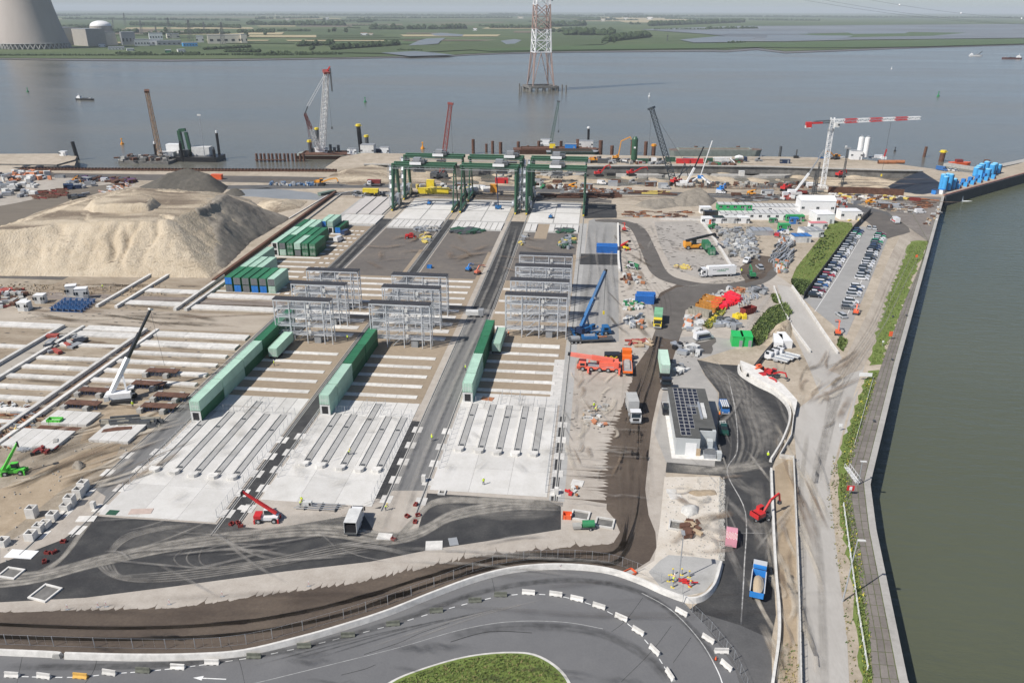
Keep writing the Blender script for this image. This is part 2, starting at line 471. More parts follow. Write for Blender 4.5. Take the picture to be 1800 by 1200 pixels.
# ---------------- water ----------------
def water_material(name,c1,c2,rough):
 m=bpy.data.materials.new(name);m.use_nodes=True
 nt=m.node_tree;N=nt.nodes;L=nt.links;b=N['Principled BSDF']
 geo=N.new('ShaderNodeNewGeometry')
 mp=N.new('ShaderNodeMapping');mp.inputs['Scale'].default_value=(0.35,1.0,1.0);L.new(geo.outputs['Position'],mp.inputs[0])
 big=N.new('ShaderNodeTexNoise');big.inputs['Scale'].default_value=0.006;big.inputs['Detail'].default_value=5;L.new(mp.outputs[0],big.inputs['Vector'])
 mr=N.new('ShaderNodeMapRange');mr.inputs[1].default_value=0.35;mr.inputs[2].default_value=0.65;L.new(big.outputs[0],mr.inputs[0])
 mx=N.new('ShaderNodeMix');mx.data_type='RGBA';mx.inputs[6].default_value=c1+(1,);mx.inputs[7].default_value=c2+(1,)
 L.new(mr.outputs[0],mx.inputs[0]);L.new(mx.outputs[2],b.inputs['Base Color'])
 b.inputs['IOR'].default_value=1.33
 rr=N.new('ShaderNodeMapRange');rr.inputs[3].default_value=rough;rr.inputs[4].default_value=rough+0.09;L.new(mr.outputs[0],rr.inputs[0]);L.new(rr.outputs[0],b.inputs['Roughness'])
 n1=N.new('ShaderNodeTexNoise');n1.inputs['Scale'].default_value=0.42;n1.inputs['Detail'].default_value=6;n1.inputs['Roughness'].default_value=0.6
 n2=N.new('ShaderNodeTexNoise');n2.inputs['Scale'].default_value=0.05;n2.inputs['Detail'].default_value=3
 L.new(mp.outputs[0],n1.inputs['Vector']);L.new(mp.outputs[0],n2.inputs['Vector'])
 ad=N.new('ShaderNodeMath');ad.operation='MULTIPLY_ADD';ad.inputs[1].default_value=0.8;L.new(n2.outputs[0],ad.inputs[0]);L.new(n1.outputs[0],ad.inputs[2])
 bp=N.new('ShaderNodeBump');bp.inputs['Distance'].default_value=0.34;bp.inputs['Strength'].default_value=1.0;L.new(ad.outputs[0],bp.inputs['Height']);L.new(bp.outputs[0],b.inputs['Normal'])
 return m
WZ=-5.0
wat=water_material('river_water',(0.115,0.115,0.098),(0.16,0.152,0.125),0.17)
watd=water_material('dock_water',(0.078,0.087,0.056),(0.098,0.106,0.070),0.15)
# one water level, split along the jetty line into the silty river and the greener dock
dock_line=[(48,-900),(46,-60),(47,91),(53.9,128.5),(57.5,144.3),(83.2,206.3),(178.3,429),(251,500),(650,899),(1200,1300),(2600,1300),(2600,-900)]
flat('dock_water',dock_line,watd,WZ+0.02)
flat('river_water',[(-9000,-900),(9000,-900),(9000,3600),(-9000,3600)],wat,WZ)
# ---------------- the terminal's ground ----------------
seaside=[(204,507),(164.4,542.5),(110.5,542),(55,535),(-8,534),(-56.4,528),(-110,524),(-155,522),(-165,505),(-163,468)]
pit_back=[(192,500),(168.8,499.3),(103.1,502.3),(51.7,499.7),(-7.1,490.4),(-52,486.7),(-142,479.2)]
pit_front=[(188,447),(160,425),(143.9,418.2),(91.1,437),(46,434.3),(-6,435.5),(-46,431),(-128.6,431.4)]
jetty_r=[(178.3,429),(251,500),(450,699),(650,899)]
jetty_l=[(628,921),(428,721),(285,560),(262,534),(222.9,497)]
pier=pp((20,294),(131,291),(136,276),(100,270),(-60,271),(-400,268))
main=[(-1500,-200),(46,-200),(46,-60),(47,91),(53.9,128.5),(57.5,144.3),(83.2,206.3)]+jetty_r+jetty_l+[(204,507),(192,500)]+pit_front+[(-142,479.2),(-163,468),(-153.7,459),(-216.6,451),(-284.6,446.3),(-339,439.4)]+pier+[(-1500,470)]
g=MB();g.prism(main,-9,0,sand,concd)
struct('ground',g)
g=MB();g.prism([(204,507)]+seaside[1:]+[(-142,479.2)]+pit_back[::-1][1:],-9,0,sand,concd)
struct('quay_ground',g)
# excavated pit in front of the old quay wall
def pit_sheet():
 nx,ny=150,26
 fr=pit_front[::-1];bk=pit_back[::-1]
 def along(line,t):
  xs=[p[0] for p in line];x=xs[0]+(xs[-1]-xs[0])*t
  for i in range(len(line)-1):
   if line[i][0]<=x<=line[i+1][0]+1e-6:
    u=(x-line[i][0])/(line[i+1][0]-line[i][0]+1e-9)
    return Vector((x,line[i][1]+u*(line[i+1][1]-line[i][1])))
  return Vector(line[-1])
 vs=[]
 r=random.Random(3)
 ph=[r.random()*6 for _ in range(8)]
 for i in range(nx):
  t=i/(nx-1);a=along(fr,t);b=along(bk,t)
  for j in range(ny):
   u=j/(ny-1);p=a.lerp(b,u)
   if j==0: z=0.0
   else:
    z=-4.6*min(1,u*2.2)**0.8
    z += (math.sin(p.x*0.16+ph[0])*math.sin(p.y*0.21+ph[1])*0.8+math.sin(p.x*0.41+ph[2]+p.y*.1)*0.4+math.sin(p.x*0.07+ph[3])*0.8+r.uniform(-.12,.12))*min(1,u*4)
    e=max(0.0,1-t/0.12);z=z*(1-e) if e>0 else z
    z=min(z,-0.25*min(1,u*6))
   vs.append((p.x,p.y,z))
 fs=[(i*ny+j,(i+1)*ny+j,(i+1)*ny+j+1,i*ny+j+1) for i in range(nx-1) for j in range(ny-1)]
 g=MB();g.add(vs,fs,G('pit_sand',[(0.3,(0.22,0.17,0.12)),(0.42,(0.40,0.33,0.24)),(0.58,(0.52,0.44,0.33)),(0.72,(0.60,0.53,0.42))],s1=0.05,s2=0.3,bump=0.3))
 return struct('excavated_pit',g,smooth=False)
pit_sheet()
# old quay wall: dark face with recesses, ledge and curved aprons
qw=thing('quay_wall','long dark concrete quay wall face behind the excavated sandy pit','quay wall')
mb=MB();wall_along([(x,y-0.6) for x,y in pit_back[::-1]],1.6,-6,0.35,concd,mb);ob('wall_face',mb,qw)
mb=MB();wall_along([(x,y-1.0) for x,y in pit_back[::-1]],2.6,0.36,0.75,concg,mb);ob('coping',mb,qw)
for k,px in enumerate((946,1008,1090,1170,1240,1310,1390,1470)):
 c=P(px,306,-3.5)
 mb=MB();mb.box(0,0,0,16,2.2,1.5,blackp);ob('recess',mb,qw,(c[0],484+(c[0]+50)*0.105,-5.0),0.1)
for k,px in enumerate((985,1130,1205,1290,1345,1508)):
 c=P(px,308,-3.5)
 mb=MB();pts=[(-16,-1),(-11,-4.5),(0,-6),(11,-4.5),(16,-1),(16,1),(-16,1)];mb.prism(pts,0,1.8,concg);ob('curved_apron',mb,qw,(c[0],482+(c[0]+50)*0.105,-5.2),0.09)
# the dark sheeted slope at the pit's east end
mb=MB();tarp=M('dark_sheeting',(0.022,0.026,0.034),0.55,0.3,0.12,bump=0.05)
a=[Vector((191.5,499,.05)),Vector((188,447.5,.05)),Vector((161,426,-2.6)),Vector((163,470,-4.2))]
n_=16;vs=[]
for i in range(n_+1):
 for j in range(n_+1):
  u,v=i/n_,j/n_
  p=a[0].lerp(a[1],u).lerp(a[3].lerp(a[2],u),v);vs.append((p.x,p.y,p.z+0.10+0.12*math.sin(u*40)*v+0.9*math.sin(math.pi*v)))
mb.add(vs,[(i*(n_+1)+j,i*(n_+1)+j+1,(i+1)*(n_+1)+j+1,(i+1)*(n_+1)+j) for i in range(n_) for j in range(n_)],tarp)
solo('sheeted_slope',mb,'dark plastic sheeting covering the slope at the right end of the sand pit','tarpaulin')
# ---------------- far bank ----------------
FZ=-3.4
polder=G('polder_grass',[(0.32,(0.035,0.055,0.022)),(0.45,(0.06,0.088,0.034)),(0.55,(0.09,0.118,0.048)),(0.68,(0.17,0.165,0.09))],s1=0.0007,s2=0.004,w=0.5,bump=0,stretch=(0.6,1,1),fine=0.03,finew=0.15)
shore=[(-700,96),(-100,99),(0,102),(140,103),(300,104),(450,103),(600,101),(700,99),(760,99),(820,95),(900,92),(1000,90),(1150,88),(1250,87),(1275,88),(1330,84),(1380,90),(1480,87),(1620,82),(1700,80),(1800,77),(1950,72),(2600,58)]
sh=pp(*shore,z=FZ)
mb=MB();back=[(26000,42000),(-30000,42000),(-30000,sh[0][1])]
mb.poly(sh+back,FZ,polder);struct('far_bank',mb)
mudf=G('tidal_mud',[(0.35,(0.10,0.088,0.078)),(0.5,(0.15,0.135,0.12)),(0.65,(0.21,0.195,0.18))],s1=0.004,s2=0.02,bump=0,stretch=(0.3,1,1),rough=0.45,spec=0.5)
mb=MB();ext=[(a,b+2.2+1.5*max(0,math.sin(a*0.006))) for a,b in shore]
mb.poly(pp(*ext,z=FZ-0.8)+sh[::-1],FZ-0.8,mudf);struct('tidal_mud',mb)
FL=[FZ+0.05]
def field(pts,mat,name='field'):
 FL[0] += 0.02
 return flat(name,pp(*pts,z=FL[0]),mat,FL[0])
straw=G('straw_field',[(0.3,(0.30,0.25,0.14)),(0.7,(0.42,0.36,0.22))],s1=0.002,s2=0.01,bump=0)
green1=G('green_field',[(0.3,(0.055,0.078,0.032)),(0.7,(0.08,0.11,0.045))],s1=0.002,s2=0.01,bump=0)
green2=G('marsh_green',[(0.3,(0.05,0.085,0.03)),(0.6,(0.075,0.115,0.045)),(0.8,(0.12,0.14,0.07))],s1=0.002,s2=0.012,bump=0,stretch=(0.4,1,1))
brownf=G('ploughed_field',[(0.3,(0.13,0.105,0.075)),(0.7,(0.20,0.165,0.12))],s1=0.002,s2=0.01,bump=0)
marshm=G('marsh_mudflat',[(0.38,(0.07,0.07,0.065)),(0.48,(0.12,0.115,0.105)),(0.56,(0.22,0.225,0.225)),(0.66,(0.30,0.31,0.32))],s1=0.0016,s2=0.008,bump=0,stretch=(0.22,1,1),rough=0.4,spec=0.5)
R_=random.Random(11)
for r0 in range(16):                    # strips of fields fading to the horizon
 yy=27+r0*3.1
 xx=-200+R_.uniform(-80,0)
 while xx<1180-r0*12:
  w_=R_.uniform(50,220);h_=R_.uniform(0.9,2.6)*(0.5+r0*0.07)
  if R_.random()<0.55:
   field([(xx,yy),(xx+w_,yy+R_.uniform(-.5,.5)),(xx+w_+R_.uniform(-8,8),yy+h_),(xx+R_.uniform(-8,8),yy+h_)],R_.choice([straw,green1,green1,green2,brownf,brownf]))
  xx += w_+R_.uniform(0,60)
field([(370,62),(556,62),(556,66),(370,65)],straw);field([(450,57),(500,57),(495,61),(380,61)],straw)
field([(1050,30),(1180,32),(1270,40),(1100,40)],straw)
field([(800,85),(900,82),(1100,79),(1300,76),(1800,68),(1800,77),(1620,82),(1480,84),(1385,84),(1345,83),(1250,85),(1000,88),(860,90)],green2,'marsh_grass')
field([(560,92),(680,82),(780,78),(900,68),(1100,60),(1060,78),(860,86),(700,94)],green1,'marsh_grass')
field([(1125,52),(1300,46),(1850,42),(2300,40),(2300,64),(1800,67),(1500,70),(1380,73),(1200,72),(1290,66),(1240,60)],marshm,'mudflat')
field([(1400,60),(1560,56),(1700,58),(1640,63),(1480,66)],green2,'marsh_grass')
fw=water_material('polder_water',(0.14,0.15,0.15),(0.2,0.21,0.21),0.3)
for pts in ([(718,80),(735,72),(750,68),(783,67),(775,72),(770,77),(745,79)],[(757,60),(775,58),(815,61),(812,64),(765,63)],[(880,72),(905,69),(917,71),(905,77),(890,78)],
   [(670,93),(730,90),(765,93),(800,97),(720,99)],[(1190,56),(1290,55),(1420,56),(1420,60),(1240,60)],[(1195,70),(1260,64),(1330,66),(1300,74),(1220,75)],
   [(1480,55),(1600,56),(1590,59),(1500,60)],[(1350,62),(1500,63),(1480,68),(1380,72),(1345,70)],[(1620,48),(1780,50),(1780,53),(1640,52)],[(1500,46),(1620,47),(1600,49),(1510,49)]):
 field(pts,fw,'marsh_pool')
def lv(n): return 0.005*n
def fpx(name,pts,mat,n,jag=0.0,seed=1,sub=0,parent=None):
 q=pp(*pts)
 if sub:
  r=random.Random(seed);out=[]
  for i in range(len(q)):
   a=Vector(q[i]);b=Vector(q[(i+1) % len(q)])
   k=max(1,int((b-a).length/sub))
   nn=Vector((-(b-a).y,(b-a).x)).normalized()
   for j in range(k):
    out.append(tuple(a.lerp(b,j/k)+nn*(r.uniform(-jag,jag) if j else 0)))
  q=out
 return flat(name,q,mat,lv(n),parent)
# ---- general soils -------------------------------------------------------
rect('construction_yard',-400,-97.6,95,262,yard,lv(1))
rect('gravel_yard',-97.6,10,95,350,dusty,lv(1))
fpx('east_yard',[(1086,385),(1250,380),(1330,460),(1420,520),(1330,610),(1240,640),(1175,800),(1170,840),(1268,845),(1262,1010),(1230,1040),(1060,1000),(960,940),(985,640),(1090,600)],dusty,2)
# strip beyond the gantries: roads, tracks and dirt
fpx('site_road',[(390,326),(700,322),(1080,333),(1200,338),(1420,345),(1520,362),(1620,388),(1600,396),(1500,374),(1400,353),(1180,345),(700,330),(395,333)],asphg,2,0.5,4,8)
fpx('rear_road',[(560,338),(690,336),(1040,347),(1075,352),(1075,358),(900,353),(700,342),(560,345)],mudg,3,0.5,5,8)
fpx('settling_pond',[(420,334),(470,330),(545,338),(580,348),(560,352),(500,350),(450,346),(425,345)],M('silt_water',(0.25,0.255,0.25),0.35,0.12,0.05),2,0.8,7,6)
fpx('wet_sand_track',[(-200,375),(0,362),(60,350),(100,335),(160,328),(235,318),(240,322),(130,352),(60,375),(0,402),(-200,460)],G('wet_sand',[(0.3,(0.11,0.095,0.075)),(0.55,(0.18,0.155,0.125)),(0.75,(0.26,0.23,0.19))],s1=0.02,s2=0.2,stretch=(0.3,1,1),rot=0.6),3,0.8,9,8)
fpx('west_storage_yard',[(-200,300),(30,303),(240,315),(235,330),(100,350),(0,362),(-200,375)],G('storage_yard_gravel',[(0.3,(0.25,0.22,0.185)),(0.5,(0.38,0.345,0.30)),(0.7,(0.47,0.43,0.38))],s1=0.03,s2=0.3),2)
fpx('west_road',[(20,303),(600,312),(690,318),(690,323),(500,322),(240,317),(20,309)],mudg,3,0.4,3,8)
fpx('mound_foot_track',[(-300,486),(0,483),(375,490),(372,497),(150,493),(0,489),(-300,492)],mudg,3,0.4,3,8)
fpx('stained_ground',[(60,500),(180,500),(370,500),(390,515),(300,530),(230,520),(190,545),(150,540),(120,515)],G('stained_soil',[(0.3,(0.13,0.10,0.065)),(0.5,(0.20,0.16,0.11)),(0.7,(0.36,0.31,0.24))],s1=0.04,s2=0.2),3,1.0,5,7)
# ---- lanes ------------------------------------------------------------------
rect('crane_lane',-97.4,-91.3,104,348,lanea,lv(3))
rect('crane_lane',-67.2,-62.8,112,350,asph,lv(3))
rect('crane_lane',-38.2,-31.0,122,350,lanea,lv(3))
rect('crane_lane',-6.6,-3.6,131,350,slabg,lv(3))
rect('lane_asphalt',-38.4,-30.6,236,350,asph,lv(4))
rect('lane_asphalt',-6.2,-4.9,131,166,asph,lv(4))
rect('lane_asphalt',-40.2,-38.2,128,160,asph,lv(3))
rect('lane_asphalt',-97.4,-91.3,262,348,asph,lv(4))
# crane rails, two a lane, each a thing of its own with its slab pads
def rail(x,y0,y1,label):
 mb=MB();mb.box(x,(y0+y1)/2,0.02,0.14,y1-y0,0.12,steeld);mb.box(x,(y0+y1)/2,0.018,0.6,y1-y0,0.03,concg)
 o=solo('crane_rail',mb,label,'crane rail',group='steel crane rails along the lanes')
 return o
for x,y0,y1,lb in ((-97.2,104,395,'steel crane rail along the left edge of the wide grey lane beside the concrete boxes'),(-91.5,110,400,'steel crane rail between the wide grey lane and the leftmost white apron'),
      (-66.6,113,400,'left crane rail of the narrow black lane between left and middle aprons'),(-63.3,118,400,'right crane rail of the narrow black lane between left and middle aprons'),
      (-38.0,124,400,'crane rail at the right edge of the middle apron'),(-31.2,124,400,'crane rail at the left edge of the right apron'),
      (-5.4,131,400,'crane rail along the right side of the right apron')):
 rail(x,y0,y1,lb)
def pads(x,ys):
 for y in ys:
  part_=part('rail_pad',None,'rail_pad',lambda m:(m.box(-.65,0,0,.9,2.6,.05,concw),m.box(.65,0,0,.9,2.6,.05,concw)),(x,y,0.02))
  part_['kind']='structure'
for x,y0,y1 in ((-66.6,120,158),(-63.3,122,160),(-38.0,128,166),(-31.2,128,166),(-5.4,134,172),(-91.5,112,150),(-97.2,110,150)):
 pads(x,[y0+k*7.0 for k in range(int((y1-y0)/7))])
# ---- three stacking blocks ------------------------------------------------
BL=[dict(x0=-90.6,x1=-67.6,yf=117.0,yg=168.2,ys=[171.9+5.86*k for k in range(5)]),
  dict(x0=-62.4,x1=-40.2,yf=125.2,yg=168.6,ys=[171.9+5.86*k for k in range(5)]),
  dict(x0=-30.4,x1=-7.0,yf=132.2,yg=176.0,ys=[178.0+5.86*k for k in range(5)])]
def strip_row(parent,x0,x1,y,w=1.7,h=0.10,n=4,z=0.02,mat=None,key=None):
 """one row of precast beams laid end to end, each piece a part"""
 L_=(x1-x0)/n
 for k in range(n):
  part('concrete_beam',parent,('beam',round(L_,2),w,h,mat.name if mat else ''),lambda m:m.box(0,0,0,L_-0.06,w,h,mat or concw),(x0+L_*(k+.5),y+(0.03 if k % 2 else 0),z))
for bi,b in enumerate(BL):
 x0,x1=b['x0'],b['x1']
 bed=rect('ballast_bed',x0,x1,b['yg'],265.5,brown_gravel,lv(3))
 xs0,xs1=(x0+0.2,x1-1.4)
 for y in b['ys']: strip_row(bed,xs0,xs1,y)
 ytop=(208.5,208.5,0)[bi]
 extra=[209.5+5.86*k for k in range(10)] if bi<2 else [207.5,220.5,233,244,256]
 for y in extra:
  if y<264: strip_row(bed,xs0,xs1,y,w=1.8 if y>232 else 2.6)
 rect('dark_ballast_bed',x0,x1,265.5,332.0,dark_gravel,lv(3))
 rect('rust_stained_ballast',x1-1.2,x1+0.2,b['yg'],300,brown_gravel,lv(4))
 # near white apron, laid as big slabs with open joints
 ap=rect('white_apron',x0,x1,b['yf'],b['yg'],slabg,lv(3))
 nx=3;yy=b['yf'];rows=4
 ymid=b['yg']-8.0
 h_=(ymid-yy)/rows
 for r in range(rows):
  for c in range(nx):
   w_=(x1-x0)/nx
   part('apron_slab',ap,('aps',bi,r==0),lambda m:m.box(0,0,0,w_-.04,h_-.04,0.05,slabw),(x0+w_*(c+.5),yy+h_*(r+.5),lv(3)+.002))
 for c in range(8):
  if c==4 and True: pass
  w_=(x1-x0)/8
  part('apron_slab',ap,('aps2',bi),lambda m:m.box(0,0,0,w_-.10,7.8,0.06,slabw),(x0+w_*(c+.5),ymid+4.05,lv(3)+.002))
 # far white panels and aprons under the gantries
 rp=rect('rear_apron',x0,x1,332.0,392.0,slabg,lv(4))
 for c in range(9):
  w_=(x1-x0)/9
  if bi==2 and c in (2,3): continue
  part('apron_panel',rp,('app',bi),lambda m:m.box(0,0,0,w_-.25,12.0,0.45,slabw),(x0+w_*(c+.5),339.5,lv(4)))
 for r in range(2):
  for c in range(2):
   w_=(x1-x0)/2
   part('apron_slab',rp,('aps3',bi),lambda m:m.box(0,0,0,w_-.5,18.6,0.12,slabw),(x0+w_*(c+.5),358+20*r,lv(4)))
# block three: dirt ramp between panels
rect('dirt_ramp',-25.2,-20.0,322,347,brown_gravel,lv(5))
# area left of block one: container bed with beams, rear slab
cb=rect('container_bed',-129,-97.6,240,334,brown_gravel,lv(4.5))
for y in [243+5.86*k for k in range(15)]:
 strip_row(cb,-127 if y>290 else -126,-104 if y<300 else -103,y,w=1.6,n=4)
 for x in (-101.6,-99.2): part('pad',cb,'cbpad',lambda m:m.box(0,0,0,1.6,1.5,.08,concw),(x,y,.02))
rs=rect('rear_slab',-118,-98,334,393,slabg,lv(3))
for c in range(3):
 part('apron_slab',rs,'rss',lambda m:m.box(0,0,0,5.4,36,0.4,M('pinkish_slab',(0.47,0.445,0.42),0.9,0.08,0.3)),(-113.6+6.2*c,373,lv(3)))
for c in range(6):
 part('apron_panel',rs,'rsp',lambda m:m.box(0,0,0,2.9,15.5,0.5,slabw),(-113.4+3.05*c,344.5,lv(3)))
# low concrete kerb walls and rusty channel along the mound
def wallobj(name,pts,w,h,mat,label,cat='wall',z=0.0,group=None,top=None):
 mb=wall_along(pts,w,z,z+h,mat,top=top)
 return solo(name,mb,label,cat,group=group)
wallobj('channel_wall',pp((376,497),(590,340)),1.2,1.3,rust,'long rusty steel channel running along the foot of the sand mound','channel')
wallobj('channel_wall',pp((392,500),(600,342)),0.5,0.6,concg,'low grey kerb between rusty channel and container stacks','kerb')
wallobj('low_wall',pp((508,385),(575,345),(615,338)),0.4,0.5,concw,'low pale kerb left of the pinkish rear slab','kerb')
# ---- left construction beds ------------------------------------------------
for nm,x0,x1,yl in (('west_bed',-149.5,-131.2,[166+5.9*k for k in range(-3,4)]),('middle_bed',-126.6,-98.0,[172+5.9*k for k in range(0,5)]),('far_west_bed',-185,-157.2,[155+5.9*k for k in range(0,3)])):
 bed=rect(nm,x0,x1,150,262 if x0<-130 else 239.5,G('sandy_bed',[(0.3,(0.14,0.105,0.07)),(0.44,(0.25,0.20,0.145)),(0.58,(0.36,0.305,0.235)),(0.75,(0.45,0.395,0.32))],s1=0.07,s2=0.3,bump=0.12,stretch=(.35,1,1)),lv(4))
 for y in yl: strip_row(bed,x0+.3,x1-.4,y,w=1.8,h=0.55,n=4)
 wide=[196.5,203.5,226.5,237.5] if nm=='middle_bed' else [193,201,205.5,228,240] if nm=='west_bed' else [190,205.5]
 for y in wide: strip_row(bed,x0+.3,x1-.4,y,w=3.4 if y>194 else 1.8,h=0.5,n=3)
 for y0_,y1_ in ((228.8,235.2),):
  rect('grey_ballast',x0+.5,x1-.5,y0_,y1_,G('grey_ballast',[(0.3,(0.17,0.14,0.12)),(0.7,(0.27,0.235,0.21))],s1=.05,s2=.6),lv(5.5))
rect('cross_track',-260,-98,208,222,G('cross_track_soil',[(0.3,(0.22,0.18,0.135)),(0.5,(0.37,0.32,0.26)),(0.7,(0.47,0.42,0.35))],s1=.03,s2=.2,stretch=(0.3,1,1)),lv(5))
fpx('brown_yard_dirt',[(-60,880),(20,850),(90,815),(150,790),(215,775),(205,800),(160,835),(110,860),(60,900),(0,945),(-60,960)],dirt,3,.8,31,4)
fpx('brown_yard_dirt',[(150,740),(200,715),(260,700),(285,735),(262,740),(205,745),(185,770),(140,780)],dirt,4.3,.5,32,4)
# cast-in crane beams (concrete troughs)
for nm,x in (('left',-156.6),('second',-150.2),('third',-130.6),('fourth',-127.0)):
 for y0,y1 in ((118 if x>-140 else 140,206),(223,258)):
  wallobj('rail_beam',[(x,y0),(x,y1)],1.0,0.9,concw,'%s raised concrete rail beam of the left yard, %s piece' % (nm,'near' if y0<200 else 'far'),'concrete beam')
rect('beam_trough',-130.0,-127.6,118,206,G('rebar_trough',[(0.35,(0.10,0.05,0.035)),(0.5,(0.20,0.14,0.10)),(0.65,(0.35,0.29,0.22))],s1=0.12,s2=0.8),lv(6))
rect('beam_trough',-156.0,-150.8,140,206,G('trough_concrete',[(0.3,(0.30,0.27,0.23)),(0.7,(0.44,0.41,0.36))],s1=0.05,s2=0.4),lv(6))
rect('sand_trough',-156.0,-150.8,223,258,dirt,lv(6))
rs_=random.Random(12)
for k in range(16):
 x=rs_.choice([-146,-141,-136,-121,-115,-109,-104]);y=160.5+5.9*rs_.randrange(0,8);w_=rs_.uniform(4,10)
 flat('dug_soil',[(x+w_*math.cos(t)*rs_.uniform(.35,.55),y+1.3*math.sin(t)*rs_.uniform(.5,1.1)) for t in [j*6.283/14 for j in range(14)]],G('dug_soil',[(0.3,(0.10,0.075,0.05)),(0.5,(0.17,0.13,0.09)),(0.7,(0.26,0.21,0.155))],s1=.2,s2=.8,bump=.2),lv(7)+.0003*k)
# white panel clusters (big precast slabs)
def panel_group(label,x0,x1,y0,y1,n,h=0.7):
 t=thing('slab_cluster',label,'concrete slabs')
 w_=(x1-x0)/n
 for k in range(n):
  part('slab',t,('pg',round(w_,2),round(y1-y0,1),h),lambda m:m.box(0,0,0,w_-.08,y1-y0,h,slabw),(x0+w_*(k+.5),(y0+y1)/2,0.02))
a,b_=P(55,770),P(130,790)
panel_group('near row of five white slabs beside the small green skip',-126,-113.6,138,145.6,5)
panel_group('back row of five white slabs behind the brown patch near the green skip',-124.0,-113.0,148.6,154.6,5)
panel_group('white slab cluster with a brown notch beside the wide grey lane',-108.6,-99.4,142.4,150.4,4)
rect('rust_patch',-124,-114,145.8,148.4,rust,lv(8))
mb=MB();mb.poly([(-107.5,145.5),(-101.5,147.8),(-102.2,149),(-105.5,148.4),(-107.8,147)],0.745,rust);solo('rust_cover',mb,'rusty brown sheet lying on the white slab cluster beside the lane','steel sheet')
# ---- front apron -------------------------------------------------------------
fpx('asphalt_apron',[(-60,1000),(0,960),(110,925),(160,905),(186,908),(381,921),(470,930),(620,905),(745,866),(965,880),(986,890),(986,935),(900,944),(760,965),(650,987),(500,1004),(300,1031),(150,1050),(0,1058),(-60,1062)],asph,4)
fpx('concrete_verge',[(-60,1062),(0,1058),(150,1050),(300,1031),(500,1004),(650,987),(760,965),(900,944),(986,930),(1000,900),(1090,915),(1092,950),(950,965),(850,975),(700,1006),(620,1024),(500,1052),(300,1075),(150,1085),(0,1085),(-60,1085)],dusty,5)
fpx('loading_slab',[(472,868),(503,802),(600,870),(655,893),(690,895),(690,935),(660,938),(640,905),(480,884)],dusty,5)
fpx('loading_slab',[(690,862),(752,862),(742,905),(735,930),(695,937),(664,925),(668,895)],dusty,6)
fpx('loading_slab',[(0,960),(60,925),(112,900),(170,862),(186,872),(172,905),(110,948),(0,990)],dusty,6)
# haul road of wet dirt with a ragged edge
def tongues(p0,p1,n,l0,l1,dirv,seed):
 r=random.Random(seed);a,b=Vector(p0),Vector(p1);out=[]
 d=Vector(dirv)
 for i in range(n):
  t0=i/n;t=(i+r.uniform(.3,.7))/n
  out.append(tuple(a.lerp(b,t0)+d*r.uniform(-.2,.3)))
  ln=r.uniform(l0,l1)*(r.random()**1.6+.15)
  q=a.lerp(b,t)
  out.append(tuple(q+d*ln*.45+(b-a).normalized()*0.04));out.append(tuple(q+d*ln));out.append(tuple(q+d*ln*.4+(b-a).normalized()*.2))
 return out
inner=[]
inner += tongues(P(-60,1078),P(300,1070),26,0.2,2.4,(0.1,0.9),1)
inner += tongues(P(300,1070),P(620,1026),22,0.3,2.6,(0.15,0.9),2)
inner += tongues(P(620,1026),P(850,976),20,0.3,3.4,(0.1,0.95),3)
inner += tongues(P(850,976),P(1085,955),14,0.3,3.0,(-.2,0.9),4)
inner += pp((1090,935),(1080,912),(1066,895))+tongues(P(1068,885),P(1070,800),15,2.5,13,(-1,.02),5)+tongues(P(1070,800),P(1094,720),15,1.5,9,(-1,.03),6)+tongues(P(1092,720),P(1118,650),12,.2,4,(-1,0.02),7)
outer=pp((1180,560),(1190,520),(1215,500),(1190,640)) if False else []
wall_lower=[(-60,1140),(0,1144),(150,1152),(330,1152),(430,1146),(530,1122),(680,1076),(800,1032),(890,1006),(950,998),(1040,998),(1100,1006)]
rest=[(1118,650),(1140,612),(1152,580),(1148,540),(1160,515),(1190,500),(1225,505),(1200,540),(1196,590),(1180,640),(1158,690),(1146,745),(1140,800),(1134,860),(1140,905),(1152,935),(1154,962),(1142,985),(1118,1000),(1100,1006)]
mb=MB();mb.poly(inner+pp(*rest[1:])+pp(*wall_lower[::-1][1:]),lv(7),mud);struct('dirt_haul_road',mb)
